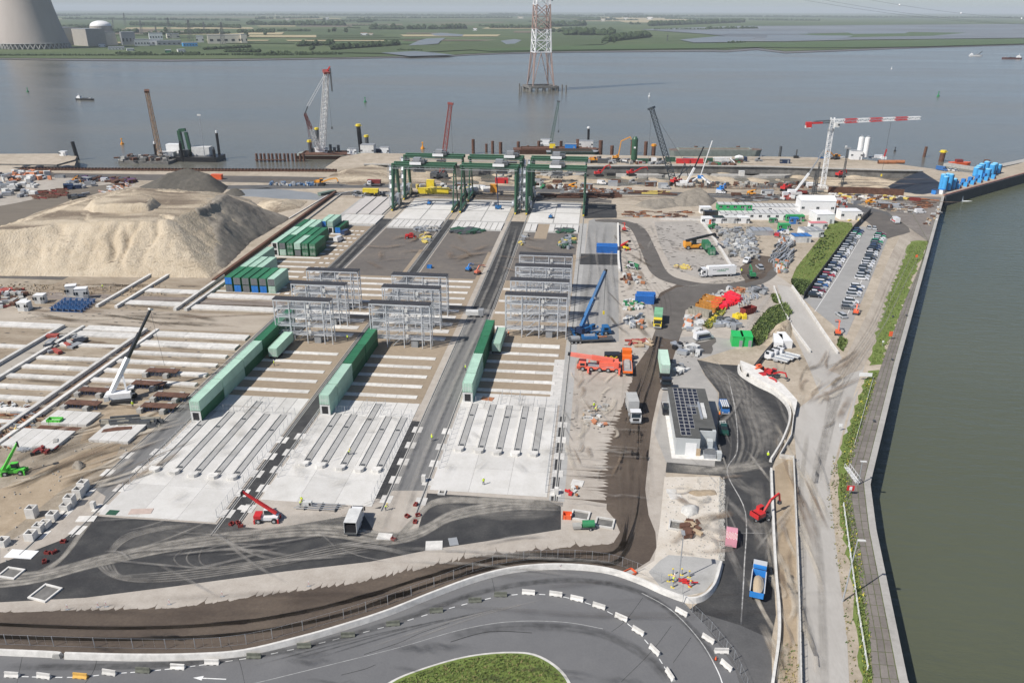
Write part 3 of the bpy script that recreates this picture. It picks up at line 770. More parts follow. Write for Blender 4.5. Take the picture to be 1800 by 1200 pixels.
# north haul road
npth=smooth_path(pp((1046,388),(1086,389),(1120,402),(1140,440),(1160,480),(1200,497),(1262,504),(1320,497),(1350,480),(1352,462)),6)
ribbon(npth,[3,4,5]+[6.2]*(len(npth)-7)+[7,8,9,9],lv(8),mb := MB(),mudg);struct('north_haul_road',mb)
fpx('north_haul_branch',[(1150,560),(1146,530),(1190,505),(1240,500),(1290,508),(1240,530),(1205,545),(1200,580),(1190,600),(1150,590)],mudg,9,.5,3,4)
fpx('dirt_spill',[(1300,470),(1330,448),(1360,452),(1362,470),(1340,490),(1310,498)],mud,9,.5,3,4)
fpx('dirt_spill',[(1206,604),(1240,600),(1258,594),(1250,622),(1236,622),(1218,612)],mudg,9,.5,8,3)
rr=random.Random(5)
for k,(x0,y0,x1,y1,n) in enumerate(((1105,392,1230,445,190),(1150,440,1270,478,60),(1090,400,1140,520,90),(1120,495,1190,560,60),(1250,420,1345,500,120),(1180,464,1290,472,30),(1240,395,1340,425,90),(1100,600,1230,640,60),(1000,690,1075,760,40),(20,495,380,560,120),(0,560,420,700,160))):
 mb=MB()                                     # drip and dirt patches
 for i in range(n):
  cx,cy=rr.uniform(x0,x1),rr.uniform(y0,y1);w_,h_=rr.uniform(2,11),rr.uniform(.8,3)
  c=P(cx,cy);m_=mpp(cx,cy);sx=w_*m_*.5;sy=h_*m_*1.0
  pts=[(c[0]+sx*math.cos(t)*rr.uniform(.5,1.2),c[1]+sy*math.sin(t)*rr.uniform(.5,1.2)) for t in [j*6.283/7 for j in range(7)]]
  mb.poly(pts,lv(4)+0.0002*i+0.0015*k,mudg)
 o=struct('dirt_patches',mb);o['kind']='stuff'
# ---- east side -------------------------------------------------------------------
fpx('east_lane',[(1035,388),(1046,384),(1086,388),(1088,600),(1010,600)],G('east_lane_concrete',[(0.3,(0.19,0.19,0.185)),(0.5,(0.27,0.265,0.255)),(0.7,(0.36,0.35,0.335))],s1=.04,s2=.25,stretch=(1,.3,1)),4)
fpx('black_patch',[(1029,357),(1083,359),(1084,383),(1026,384)],asph,6,.3,2,5)
fpx('black_patch',[(1020,446),(1087,447),(1087,466),(1018,465)],asph,6)
fpx('lane_slab_strip',[(975,632),(993,632),(984,712),(965,712)],concw,7)
fpx('bare_ground',[(1046,385),(1083,386),(1083,389),(1046,388)],sand,7)
fpx('storage_lot',[(1150,390),(1226,388),(1240,395),(1300,470),(1290,490),(1235,492),(1180,470),(1160,430)],G('lot_paving',[(0.3,(0.24,0.22,0.195)),(0.5,(0.34,0.315,0.285)),(0.7,(0.43,0.40,0.365))],s1=.06,s2=.4),3)
fpx('new_asphalt_road',[(1225,632),(1262,640),(1300,642),(1335,662),(1372,688),(1392,714),(1388,745),(1372,785),(1358,820),(1356,880),(1360,960),(1362,1050),(1364,1080),(1356,1123),(1300,1098),(1212,1071),(1236,1052),(1262,1022),(1270,985),(1274,845),(1265,836),(1170,830),(1172,812),(1256,820),(1262,760),(1264,690),(1240,660)],asph,6)
fpx('old_asphalt',[(1300,1098),(1356,1123),(1358,1260),(1290,1260),(1240,1120),(1200,1066),(1212,1071)],asphg,6)
fpx('pump_island_ground',[(1168,838),(1265,838),(1272,850),(1270,985),(1255,1020),(1225,1045),(1180,1050),(1110,1010),(1150,985),(1160,920)],G('rubble_sand',[(0.3,(0.38,0.32,0.25)),(0.45,(0.52,0.47,0.40)),(0.6,(0.60,0.56,0.50)),(0.75,(0.66,0.63,0.58))],s1=0.09,s2=0.5,bump=0.12),7)
fpx('fresh_concrete',[(1175,975),(1268,985),(1262,1012),(1238,1040),(1200,1048),(1160,1030),(1140,1005),(1160,985)],slabg,8,.3,2,4)
fpx('grey_yard',[(1100,600),(1230,590),(1330,600),(1300,640),(1232,650),(1262,690),(1258,822),(1172,815),(1150,760),(1165,690),(1195,640)],G('grey_yard_concrete',[(0.3,(0.23,0.225,0.21)),(0.5,(0.33,0.315,0.295)),(0.7,(0.45,0.43,0.395))],s1=.05,s2=.3),5)
fpx('slope_sand',[(1262,690),(1225,632),(1240,628),(1330,600),(1400,560),(1420,600),(1450,640),(1470,640),(1440,700),(1400,715),(1372,688),(1335,662),(1300,642)],sand,5.5)
# dirt strip, concrete road, verge, grass, quay apron on the right
fpx('dirt_strip',[(1362,820),(1396,800),(1402,1260),(1372,1260)],dirt,5)
fpx('old_concrete_road',[(1400,812),(1396,760),(1400,720),(1440,690),(1520,640),(1490,760),(1462,850),(1476,1000),(1488,1100),(1496,1270),(1404,1270)],oldroad,6)
fpx('upper_concrete_road',[(1366,500),(1392,505),(1430,560),(1475,620),(1490,650),(1440,690),(1420,640),(1382,560)],oldroad,7)
fpx('mud_track',[(1640,420),(1610,470),(1575,540),(1540,600),(1515,650),(1480,660),(1455,650),(1485,630),(1500,600),(1530,540),(1560,460),(1590,400),(1620,396)],G('rutted_mud',[(0.3,(0.20,0.17,0.14)),(0.45,(0.30,0.26,0.215)),(0.6,(0.42,0.375,0.315)),(0.75,(0.50,0.45,0.385))],s1=.05,s2=.35,stretch=(1,.22,1),rot=-.42),7.5)
fpx('gate_asphalt',[(1500,376),(1545,372),(1590,390),(1600,408),(1560,420),(1530,395)],mudg,8.5,.6,2,5)
fpx('car_park',[(1505,398),(1568,402),(1556,430),(1510,540),(1488,590),(1436,548),(1408,522),(1450,455)],G('car_park_asphalt',[(0.3,(0.24,0.235,0.225)),(0.5,(0.30,0.295,0.285)),(0.7,(0.36,0.35,0.335))],s1=.04,s2=.3),8)
fpx('grass_verge',[(1600,425),(1634,422),(1622,450),(1600,500),(1578,560),(1560,600),(1550,640),(1528,642),(1540,590),(1560,520),(1590,450)],grass,9,.8,2,2)
fpx('grass_verge',[(1526,652),(1545,650),(1524,715),(1502,780),(1490,822),(1486,870),(1498,950),(1512,1030),(1526,1120),(1536,1270),(1524,1270),(1508,1120),(1494,1000),(1476,900),(1472,830),(1480,780),(1502,720)],grass,9,.5,2,2)
fpx('sand_verge',[(1462,850),(1480,780),(1500,700),(1524,655),(1514,655),(1486,740),(1458,850),(1474,1000),(1490,1130),(1498,1270),(1526,1270),(1508,1120),(1494,1000),(1476,900),(1472,850)],sand,8)
fpx('grass_verge',[(1476,592),(1490,600),(1482,618),(1470,606)],grass,9,.2,2,1.5)
# quay apron: slabs with joints, and the coping along the water
qa_in=[(1548,645),(1522,720),(1500,790),(1488,830),(1485,880),(1498,950),(1514,1040),(1528,1120),(1540,1270)]
def dock_edge_at(y):
 e=[(46,-60),(47,91),(53.9,128.5),(57.5,144.3),(83.2,206.3),(178.3,429)]
 for i in range(len(e)-1):
  if e[i][1]<=y<=e[i+1][1]:
   u=(y-e[i][1])/(e[i+1][1]-e[i][1]);return e[i][0]+u*(e[i+1][0]-e[i][0])
 return e[-1][0]
def inner_at(y):
 pts=sorted([P(a,b) for a,b in qa_in+[(1568,590),(1590,530),(1616,470),(1632,425)]],key=lambda p:p[1])
 for i in range(len(pts)-1):
  if pts[i][1]<=y<=pts[i+1][1]:
   u=(y-pts[i][1])/(pts[i+1][1]-pts[i][1]);return pts[i][0]+u*(pts[i+1][0]-pts[i][0])
 return pts[0][0] if y<pts[0][1] else pts[-1][0]
qa=MB();ys=[84+2.6*k for k in range(132)]
qa.poly([(inner_at(y),y) for y in ys]+[(dock_edge_at(y)-1.2,y) for y in ys[::-1]],lv(9),M('joint_dirt',(0.10,0.115,0.05),0.95,0.4,1.0))
qa_o=struct('quay_apron',qa)
rq=random.Random(4)
for i,y in enumerate([84+2.6*k for k in range(62)]):
 a0,a1=inner_at(y),inner_at(y+2.6);b0,b1=dock_edge_at(y)-1.35,dock_edge_at(y+2.6)-1.35
 for k in range(3):
  u0,u1=k/3,(k+1)/3
  pts=[(a0+(b0-a0)*u0+.06,y+.06),(a0+(b0-a0)*u1-.06,y+.06),(a1+(b1-a1)*u1-.06,y+2.54),(a1+(b1-a1)*u0+.06,y+2.54)]
  mb=MB();mb.prism(pts,lv(9),lv(9)+.04+rq.uniform(-.012,.02),quayc);ob('quay_slab',mb,qa_o)
 mb=MB();mb.prism([(b0+.1,y+.02),(b0+1.35,y+.02),(b1+1.35,y+2.58),(b1+.1,y+2.58)],lv(9),.12,coping);ob('coping_stone',mb,qa_o)
for i,y in enumerate([245.2+5.2*k for k in range(35)]):
 a0,a1=inner_at(y),inner_at(y+5.2);b0,b1=dock_edge_at(y)-1.35,dock_edge_at(y+5.2)-1.35
 for k in range(2):
  u0,u1=k/2,(k+1)/2
  mb=MB();mb.prism([(a0+(b0-a0)*u0+.08,y+.08),(a0+(b0-a0)*u1-.08,y+.08),(a1+(b1-a1)*u1-.08,y+5.1),(a1+(b1-a1)*u0+.08,y+5.1)],lv(9),lv(9)+.04,quayc);ob('quay_slab',mb,qa_o)
mb=wall_along([(dock_edge_at(y)-.62,y) for y in [84,91,128.5,144.3,206.3]]+[(dock_edge_at(428)-.62,428)],1.2,-.5,0.10,coping);struct('quay_coping',mb)
# ---- ring road at the bottom -------------------------------------------------------
ring_top=[(-80,1150),(0,1152),(150,1158),(330,1160),(420,1154),(540,1128),(680,1082),(800,1035),(900,1003),(960,994),(1040,994),(1100,1008),(1150,1030),(1200,1056),(1240,1100),(1290,1170),(1320,1260)]
mb=MB();mb.poly(pp(*ring_top,(1320,1400),(-80,1400)),lv(10),asphr);struct('ring_road',mb)
isl=[(640,1230),(690,1196),(740,1176),(800,1158),(850,1149),(900,1146),(940,1150),(975,1168),(1000,1195),(1012,1235),(1000,1300),(640,1300)]
isw=smooth_path(pp(*isl),4)
mb=MB();mb.prism(isw,0.05,0.17,concw);struct('island_kerb',mb)
cx_=sum(p[0] for p in isw)/len(isw);cy_=sum(p[1] for p in isw)/len(isw)
isi=[(cx_+(x-cx_)*.955,cy_+(y-cy_)*.94) for x,y in isw]
mb=MB();mb.poly(isi,0.175,grass);struct('grass_island',mb)
# ================= sand mound =================
def seg_dist(X,Y,a,b):
 dx,dy=b[0]-a[0],b[1]-a[1];L2=dx*dx+dy*dy+1e-9
 u=np.clip(((X-a[0])*dx+(Y-a[1])*dy)/L2,0,1)
 return np.hypot(X-a[0]-u*dx,Y-a[1]-u*dy),u
def poly_dist(X,Y,pts,zs=None):
 D=np.full(X.shape,1e9);Z=np.zeros(X.shape);S=np.zeros(X.shape);acc=0.0;n=len(pts)
 inside=np.zeros(X.shape,bool)
 for i in range(n):
  a,b=pts[i],pts[(i+1) % n];d,u=seg_dist(X,Y,a,b);m=d<D
  if zs is not None: Z=np.where(m,zs[i]+(zs[(i+1) % n]-zs[i])*u,Z)
  L_=math.hypot(b[0]-a[0],b[1]-a[1]);S=np.where(m,acc+u*L_,S);D=np.where(m,d,D);acc += L_
  if a[1] != b[1]:
   inside ^= ((a[1]>Y) != (b[1]>Y)) & (X<(b[0]-a[0])*(Y-a[1])/(b[1]-a[1])+a[0])
 return D,Z,S,inside
def mound(name,label,ctrl,ring,mat,nz=26,z0=0.0,amp=0.5,seed=1,cell=1.0,gul=(),pw=1.0,top=None,cat='sand heap'):
 """heightfield between the foot outline `ring` and the crest outline `ctrl` (x, y, height)"""
 xs=[p[0] for p in ring];ys_=[p[1] for p in ring]
 gx=np.arange(min(xs)-cell,max(xs)+2*cell,cell);gy=np.arange(min(ys_)-cell,max(ys_)+2*cell,cell)
 X,Y=np.meshgrid(gx,gy,indexing='ij');r=np.random.RandomState(seed)
 X=X+r.uniform(-.25,.25,X.shape)*cell;Y=Y+r.uniform(-.25,.25,X.shape)*cell
 Do,_,_,ino=poly_dist(X,Y,ring);Di,Zc,S,ini=poly_dist(X,Y,[c[:2] for c in ctrl],[c[2] for c in ctrl])
 w=sum(1/(np.hypot(X-c[0],Y-c[1])+3)**2 for c in ctrl);Zt=sum(c[2]/(np.hypot(X-c[0],Y-c[1])+3)**2 for c in ctrl)/w
 f=Do/(Do+Di+1e-6);Z=np.where(ini,Zt*np.clip(.85+.15*np.minimum(1,Di/4),0,1)+.15*Zt*(1-np.minimum(1,Di/4)),Zc*f**pw)
 ph=r.uniform(0,9,8);slope=np.where(ini,.25,4*f*(1-f))
 Z=Z+amp*slope*(np.sin(X*1.1+np.sin(Y*.7))*np.sin(Y*.9+ph[5])*.22+np.sin(S*.28+ph[0]+.6*np.sin(S*.11))*.5+np.sin(S*.75+ph[1])*.3+np.sin(S*1.7+ph[2])*.15+np.sin(X*.23+ph[3])*np.sin(Y*.19+ph[4])*.6+r.uniform(-.3,.3,X.shape))
 for a,b,wd,dp in gul:
  d,u=seg_dist(X+1.1*np.sin(Y*.5+a[0]),Y,a,b);Z=Z-dp*np.exp(-(d/wd)**2)*np.sin(np.pi*np.clip(u*.9+.1,0,1))
 Z=np.where(ino,np.maximum(Z,.02),-.5)+z0
 ni,nj=X.shape;keep=ino.copy();keep[1:,:] |= ino[:-1,:];keep[:-1,:] |= ino[1:,:];keep[:,1:] |= ino[:,:-1];keep[:,:-1] |= ino[:,1:]
 idx=-np.ones(X.shape,int);idx[keep]=np.arange(keep.sum())
 vs=[tuple(map(float,v)) for v in zip(X[keep],Y[keep],Z[keep])];fs=[]
 for i in range(ni-1):
  for j in range(nj-1):
   q=(idx[i,j],idx[i+1,j],idx[i+1,j+1],idx[i,j+1])
   if min(q)>=0: fs.append([int(k) for k in q])
 mb=MB();mb.add(vs,fs,mat)
 return solo(name,mb,label,cat,smooth=True)
mound_sand=G('mound_sand',[(0.30,(0.30,0.235,0.16)),(0.42,(0.43,0.355,0.255)),(0.54,(0.50,0.425,0.32)),(0.70,(0.575,0.505,0.40))],s1=0.04,s2=0.3,bump=1.3,stretch=(1,1,.6),fine=1.4,finew=.35)
def traffic(m,col,lo,hi):
 """level ground that machines drive on is browner than the loose slopes: mix by the surface's own slope"""
 nt=m.node_tree;N=nt.nodes;L=nt.links;b=N['Principled BSDF'];src=b.inputs['Base Color'].links[0].from_socket
 g=N.new('ShaderNodeNewGeometry');sx=N.new('ShaderNodeSeparateXYZ');L.new(g.outputs['True Normal'],sx.inputs[0]);n=N.new('ShaderNodeTexNoise');n.inputs['Scale'].default_value=.06;n.inputs['Detail'].default_value=6;mp=N.new('ShaderNodeMapping');mp.inputs['Scale'].default_value=(.4,1.6,1);L.new(g.outputs['Position'],mp.inputs[0]);L.new(mp.outputs[0],n.inputs['Vector'])
 mr=N.new('ShaderNodeMapRange');mr.inputs[1].default_value=lo;mr.inputs[2].default_value=hi;L.new(sx.outputs[2],mr.inputs[0]);m2=N.new('ShaderNodeMapRange');m2.inputs[1].default_value=.40;m2.inputs[2].default_value=.6;L.new(n.outputs[0],m2.inputs[0])
 mu=N.new('ShaderNodeMath');mu.operation='MULTIPLY';L.new(mr.outputs[0],mu.inputs[0]);L.new(m2.outputs[0],mu.inputs[1]);mx=N.new('ShaderNodeMix');mx.data_type='RGBA';L.new(mu.outputs[0],mx.inputs[0]);L.new(src,mx.inputs[6]);mx.inputs[7].default_value=col+(1,);L.new(mx.outputs[2],b.inputs['Base Color'])
traffic(mound_sand,(.19,.15,.11),.90,.98)
mound_grey=G('grey_spoil',[(0.30,(0.12,0.105,0.088)),(0.45,(0.20,0.178,0.148)),(0.58,(0.285,0.255,0.212)),(0.72,(0.38,0.34,0.285))],s1=0.06,s2=0.5,bump=0.6)
MH=15.0
def up(px,py,z): x,y=P(px,py,z);return (x,y,z)
def gz(px,py,z): x,y=P(px,py);return (x,y,z)
gl=[(up(x0,y0,z_)[:2],up(x1,y1,3.0)[:2],w_,d_) for x0,y0,x1,y1,z_,w_,d_ in ((208,398,193,466,13,1.5,2.6),(228,398,210,474,13,1.0,1.8),(244,396,228,456,13,.9,1.5),(289,392,266,456,13,.9,1.6),(299,392,296,430,13,1.0,1.8),(115,402,95,440,13,1.2,.8),(60,420,70,460,11,1.5,.7),(160,395,150,420,13,1.0,.7))]
mound('sand_mound','huge flat-topped pale sand mound with gullied front slope and tracks on top',
  [up(-330,425,11),up(-60,412,12),up(15,404,13),up(110,392,14),up(200,388,15),up(290,387,15),up(340,368,15),up(385,345,15),up(345,338,15),up(235,330,16),up(140,356,14),up(60,386,12.5),up(0,399,12),up(-330,418,10)],
  pp((-500,486),(0,485),(370,489),(395,470),(440,425),(508,385),(470,372),(440,352),(395,340),(235,328),(130,350),(50,380),(0,404),(-500,425)),mound_sand,seed=2,amp=.9,cell=.9,gul=gl)
mound('sand_mound','upper tier of pale sand with a flat top on the back of the huge mound',
  [up(160,352,17),up(200,343,18),up(250,340,18.5),up(268,346,18),up(258,357,17.5),up(220,360,17),up(165,362,16.5)],
  [up(60,384,12)[:2],up(150,386,13)[:2],up(250,381,14)[:2],up(320,372,14)[:2],up(345,352,14)[:2],up(320,338,14)[:2],up(235,332,14)[:2],up(120,352,13)[:2]],mound_sand,seed=5,amp=.7)
mound_dark=G('dark_spoil',[(0.3,(0.055,0.052,0.046)),(0.5,(0.095,0.088,0.076)),(0.7,(0.16,0.145,0.12))],s1=0.06,s2=0.5,bump=0.6)
mound('spoil_heap','dark grey pointed spoil heap behind the sand mound',[gz(300,330,8),gz(335,330,10.5),gz(368,331,8)],pp((236,332),(300,346),(392,340),(402,328),(370,320),(300,320)),mound_dark,seed=7,amp=.4)
mound('spoil_heap','grey rough spoil slope forming the right shoulder of the sand mound',[up(336,372,14.0),up(346,366,15.6),up(392,345,15.6),up(400,342,14),up(380,342,14),up(340,360,14)],pp((345,455),(372,480),(398,470),(442,425),(512,384),(470,371),(440,351),(405,340),(370,345)),mound_grey,seed=8,amp=1.0,cell=.9)
mound('spoil_heap','small dark heap by the settling pond',[gz(408,340,2.6),gz(416,340,3),gz(422,341,2)],pp((393,341),(412,348),(432,343),(425,334),(405,334)),mound_dark,seed=9,amp=.2)
mound('sand_heap','smooth low sand heap between the pond and the rusty channel',[gz(478,362,3),gz(505,361,3.4),gz(495,366,2.6)],pp((450,361),(480,376),(530,366),(542,354),(500,350),(460,352)),mound_sand,seed=12,amp=.2)
mound('gravel_heap','large grey gravel heap left of the green and white site offices',[gz(1208,352,5),gz(1228,350,6),gz(1238,354,5)],pp((1165,358),(1200,364),(1250,362),(1262,352),(1240,345),(1190,346)),mound_grey,seed=13,amp=.5,cell=.7)
mound('gravel_heap','low grey gravel heap next to the large one',[gz(1132,360,2.2),gz(1155,359,2.8),gz(1175,357,2.6)],pp((1114,362),(1150,369),(1195,363),(1190,352),(1130,353)),mound_grey,seed=14,amp=.4,cell=.7)
mound('sand_heap','sandy ramp heap behind the left gantry crane',[gz(610,308,2.6),gz(655,300,3.6),gz(680,306,2.6),gz(640,314,2)],pp((560,319),(620,326),(690,324),(705,300),(650,290),(590,302)),mound_sand,seed=15,amp=.5)
mound('rubble_heap','small grey gravel heap on the bare plot beside the haul road',[gz(1206,897,.9),gz(1220,895,1.1),gz(1215,901,.8)],pp((1195,900),(1210,910),(1228,903),(1230,890),(1212,884),(1198,889)),M('pale_gravel',(0.50,0.49,0.46),.95,.2,1.5,bump=.05),seed=16,amp=.15,cell=.2)
mound('dirt_heap','small grey-brown dirt heap in the left yard',[gz(135,818,1.2),gz(141,818,1.3),gz(139,821,1)],pp((124,822),(140,828),(152,820),(145,811),(130,812)),mound_grey,seed=17,amp=.15,cell=.3)
mound('sand_heap','low ochre sand ridge on the bare plot by the haul road',[gz(1216,866,.5),gz(1250,866,.5),gz(1240,869,.4)],pp((1206,866),(1225,873),(1262,870),(1258,860),(1220,860)),dirt,seed=18,amp=.15,cell=.25)
mound('sand_heap','pale sandy bank between the bushes and the ramp road',[gz(1368,578,1.6),gz(1385,572,2),gz(1380,590,1.4)],pp((1340,606),(1362,612),(1392,592),(1394,568),(1372,566),(1348,588)),mound_sand,seed=19,amp=.3,cell=.4)
# ================= far bank =================
leafy=G('far_foliage',[(0.3,(0.018,0.032,0.014)),(0.5,(0.035,0.055,0.022)),(0.7,(0.06,0.085,0.035))],s1=0.01,s2=0.08,bump=0,fine=.3)
def clump(mb,x,y,z,r,h,rd,n=6):
 """uneven little crown"""
 vs=[];rings=((0.55,0.0),(1.0,0.32),(0.85,0.65),(0.4,0.93))
 for rr_,zz in rings:
  for k in range(n):
   t=6.283*(k+rd.uniform(-.3,.3))/n;q=rr_*r*rd.uniform(.7,1.25)
   vs.append((x+q*math.cos(t),y+q*math.sin(t),z+h*(zz+rd.uniform(-.06,.06))))
 vs.append((x,y,z+h))
 fs=[(j*n+k,j*n+(k+1) % n,(j+1)*n+(k+1) % n,(j+1)*n+k) for j in range(3) for k in range(n)]
 fs += [(3*n+k,3*n+(k+1) % n,4*n) for k in range(n)]
 mb.add(vs,fs,leafy)
def belt(label,x0,y0,x1,y1,hpx,rows=2,gap=1.0,seed=0,name='wood'):
 rd=random.Random(seed+int(x0));mb=MB()
 A,B=P3(x0,y0,FZ),P3(x1,y1,FZ);m_=mpp((x0+x1)/2,(y0+y1)/2,FZ)
 h=hpx*m_*1.05;L_=(B-A).length;n=max(2,int(L_/(h*.75*gap)))
 n=min(n,150)
 st=L_/n
 for j in range(rows):
  for i in range(n+1):
   if rd.random()<.08: continue
   p=A.lerp(B,(i+rd.uniform(-.4,.4))/n);d=j*h*1.6
   f=(p-Vector((0,0,0))).normalized()
   hh=h*rd.uniform(.55,1.1)
   clump(mb,p.x+f.x*d,p.y+f.y*d,FZ,max(st*.8,hh*.5),hh,rd)
 o=solo(name,mb,label,'wood');o['kind']='stuff';return o
woods=[(-20,26.5,380,27.5,2.5,2,'hazy tree line on the horizon left of the reactor dome'),(380,27.5,950,28.5,3,2,'hazy tree line on the horizon between the tower and the river pylon'),(950,28.5,1450,31,3,2,'hazy tree line on the horizon right of the river pylon'),(1450,31,1850,33,3,2,'hazy tree line on the horizon at the right edge'),
 (440,44,605,46,8,2,'dark planted wood left of centre on the far bank'),(450,34,560,33,4,1,'thin distant wood beyond the left fields'),(630,40,652,40,7,2,'small square wood beyond the pale fields'),(652,52,707,52,9,2,'middle planted wood of the far bank'),
 (720,52,817,51,8,2,'tall planted wood left of the river pylon'),(862,50,945,50,6,2,'low wood just left of the river pylon'),(965,47,1025,46,9,2,'bushy wood right behind the river pylon'),(1000,62,1072,63,12,3,'dense dark wood right of the river pylon'),(1065,74,1140,66,11,3,'dark wood by the reed bank right of the pylon'),
 (1143,46,1306,40,7,3,'long dark wood beyond the mudflats'),(1108,43,1125,43,4,1,'small copse between two woods on the far bank'),(920,28,1050,36,4,1,'faint wood in the haze behind the pylon'),
 (528,82,585,80,9,2,'riverside thicket left of the marsh pool'),(585,88,700,80,9,3,'broad riverside thicket near the marsh pool'),(230,45,420,50,6,2,'trees behind the power station'),(110,34,420,37,4,1,'distant trees behind the dome'),
 (360,88,440,84,5,2,'bushes at the right end of the power station'),(0,98,200,98,3,1,'bushes along the shore below the cooling tower'),(200,98,470,97,3.5,1,'bushes along the shore below the station offices'),(450,98,600,96,4,1,'shrubs along the far shore left of centre'),
 (255,62,400,60,7,1,'trees among the switchyard'),(610,33,900,32,3,1,'haze-blue wood behind the middle fields'),(1170,34,1440,37,3,1,'haze-blue wood behind the long dark wood'),(1280,76,1310,75,3,1,'bushes at the tip of the marsh')]
for i,(x0,y0,x1,y1,h,rows,lb) in enumerate(woods): belt(lb,x0,y0,x1,y1,h,rows,seed=i)
rw=random.Random(77);sides=('left','middle','right')
for k in range(34):
 x=-40+1300*rw.random();y=26+30*rw.random()**1.5;w_=rw.uniform(18,120)
 belt('hedgerow of dark trees in the %s fields, %s row from the horizon' % (sides[min(2,int(x/430))],ORD[min(33,k)]),x,y,x+w_,y+rw.uniform(-1,1),rw.uniform(1.5,4.5)*(.5+(y-20)/30),1,1.3,300+k)
for k,(x,y,w_,h) in enumerate(((205,95,60,4),(300,96,50,5),(395,92,60,6),(470,96,40,6),(520,95,70,4),(330,60,50,9),(200,58,40,7),(420,58,60,6),(700,90,40,4))): belt('clumps of riverside bushes, %s group along the left shore' % ORD[k],x,y,x+w_,y+.5,h,2,.9,400+k)
rd=random.Random(9)
trees=[(466,63,9,'lone tree on the straw field'),(578,58,7,'left tree of a pair on the green field'),(587,57,9,'right tree of a pair on the green field'),(608,58,9,'single tree right of the pair on the green field'),(549,91,13,'big round tree at the riverside thicket'),(484,98,7,'rounded bush on the left shore'),
   (1031,62,14,'tall dark tree on the reed bank right of the pylon'),(1058,77,5,'small tree beside the dark wood'),(1080,76,8,'tree in front of the dark wood'),(1288,75,4,'bush at the marsh tip'),(983,58,8,'tree close to the right of the pylon'),(292,60,12,'tall tree left of the switchyard'),(433,66,11,'tall tree right of the switchyard'),(570,38,6,'distant pointed tree')]
for x,y,h,lb in trees:
 m_=mpp(x,y,FZ);H=h*m_;t=thing('tree',lb+' on the far bank','tree',P3(x,y,FZ))
 mb=MB();mb.tube((0,0,0),(0,0,H*.45),H*.05,n=6,mat=wood);ob('trunk',mb,t)
 mb=MB()
 for k in range(7): clump(mb,rd.uniform(-.25,.25)*H,rd.uniform(-.25,.25)*H,H*rd.uniform(.12,.5),H*rd.uniform(.2,.32),H*rd.uniform(.35,.5),rd)
 ob('crown',mb,t)
# cooling tower
c=P3(62,85,FZ);m_=mpp(62,85,FZ);SC=m_
ct=thing('cooling_tower','giant hyperbolic concrete cooling tower cut off by the top left corner','cooling tower',c)
shell=G('tower_concrete',[(0.3,(0.31,0.275,0.25)),(0.5,(0.37,0.33,0.30)),(0.7,(0.43,0.385,0.35))],s1=0.006,s2=0.05,bump=0,stretch=(1,1,.2))
def hyp(z,R0=57.5*1,H_=125.0): return (37+20.5*((1-min(1,z/92.0))**1.35)) if z<92 else 37+4*((z-92)/50.0)**2
prof=[(hyp(z)*SC*1.0,z*SC*1.06) for z in [8+2.5*k for k in range(52)]]
mb=MB();mb.lathe(prof,72,shell);mb.f.pop();mb.mi.pop();ob('shell',mb,ct,smooth=True)
mb=MB();mb.lathe([((hyp(8)-.2)*SC,8.0*SC*1.06),((hyp(8)+.5)*SC,8.0*SC*1.06),((hyp(8)+.5)*SC,8.9*SC*1.06),((hyp(8)+.05)*SC,9.3*SC*1.06)],72,concg);mb.f.pop();mb.mi.pop();ob('ring_beam',mb,ct)
for k in range(44):
 t0=6.283*k/44;t1=6.283*(k+.5)/44
 def leg(m,s): m.bar((57.2*SC*math.cos(0),0,0),(55.0*SC*math.cos(s*.5*6.283/44),55.0*SC*math.sin(s*.5*6.283/44),8.4*SC),1.9,1.9,concg)
 part('column',ct,'ctl1',lambda m:leg(m,1),(0,0,0),t0);part('column',ct,'ctl2',lambda m:leg(m,-1),(0,0,0),t0)
mb=MB();mb.lathe([(50*SC,0),(50*SC,7*SC)],48,concd);ob('cold_water_basin',mb,ct)
# the edge of a second tower at the far left
c2=P3(-46,80,FZ)
t2=thing('cooling_tower','sliver of a second building behind the cooling tower at the left edge','cooling tower',c2)
mb=MB();mb.lathe([(hyp(z)*SC*.9,z*SC) for z in range(0,30,3)],48,shell);ob('shell',mb,t2,smooth=True)
def far_block(name,label,px,py,wpx,hpx,dm,mat,rz=0.0,roof=None,cat='building',windows=0,batter=1.0):
 m_=mpp(px,py,FZ);c=P3(px,py,FZ);W=wpx*m_;H=hpx*m_*(1.45 if hpx<9 else 1.05)
 t=thing(name,label,cat,c,math.atan2(-c.x,c.y)+rz)
 mb=MB();mb.box(0,dm/2,0,W,dm,H,mat,top=batter,topy=batter);ob('wall',mb,t)
 mb=MB();mb.box(0,dm/2,H,W*1.01*batter,dm*1.01*batter,1.2,roof or greyp);ob('roof',mb,t)
 for k in range(windows):
  mb=MB();mb.box(-W*.4+W*.8*k/max(1,windows-1),-0.15,H*.3,W*.45/windows,.3,H*.25,glass);ob('window',mb,t)
 return t
cream=M('cream_cladding',(0.62,0.57,0.48),.7,.08,.05);creamd=M('reactor_concrete',(0.36,0.335,0.30),.85,.1,.05)
far_block('reactor_building','big pale cream turbine hall right of the cooling tower',120,80,62,27,110,cream,0.62,batter=.93)
far_block('reactor_building','grey-brown reactor annex in front of the dome',172,81,34,26,70,creamd,0.5)
c=P3(183,79,FZ);m_=mpp(183,79,FZ)
t=thing('reactor_building','round reactor containment with a white dome','reactor dome',c)
mb=MB();mb.lathe([(18*m_,0),(18*m_,31*m_)],32,creamd);ob('drum',mb,t,smooth=False)
mb=MB();mb.lathe([(17.2*m_*math.cos(a),31*m_+8.5*m_*math.sin(a)) for a in [k*1.5707/8 for k in range(9)]],32,white);ob('dome',mb,t,smooth=True)
far_block('reactor_building','cream battered annex below the dome',196,80,26,20,60,cream,0.55,batter=.9)
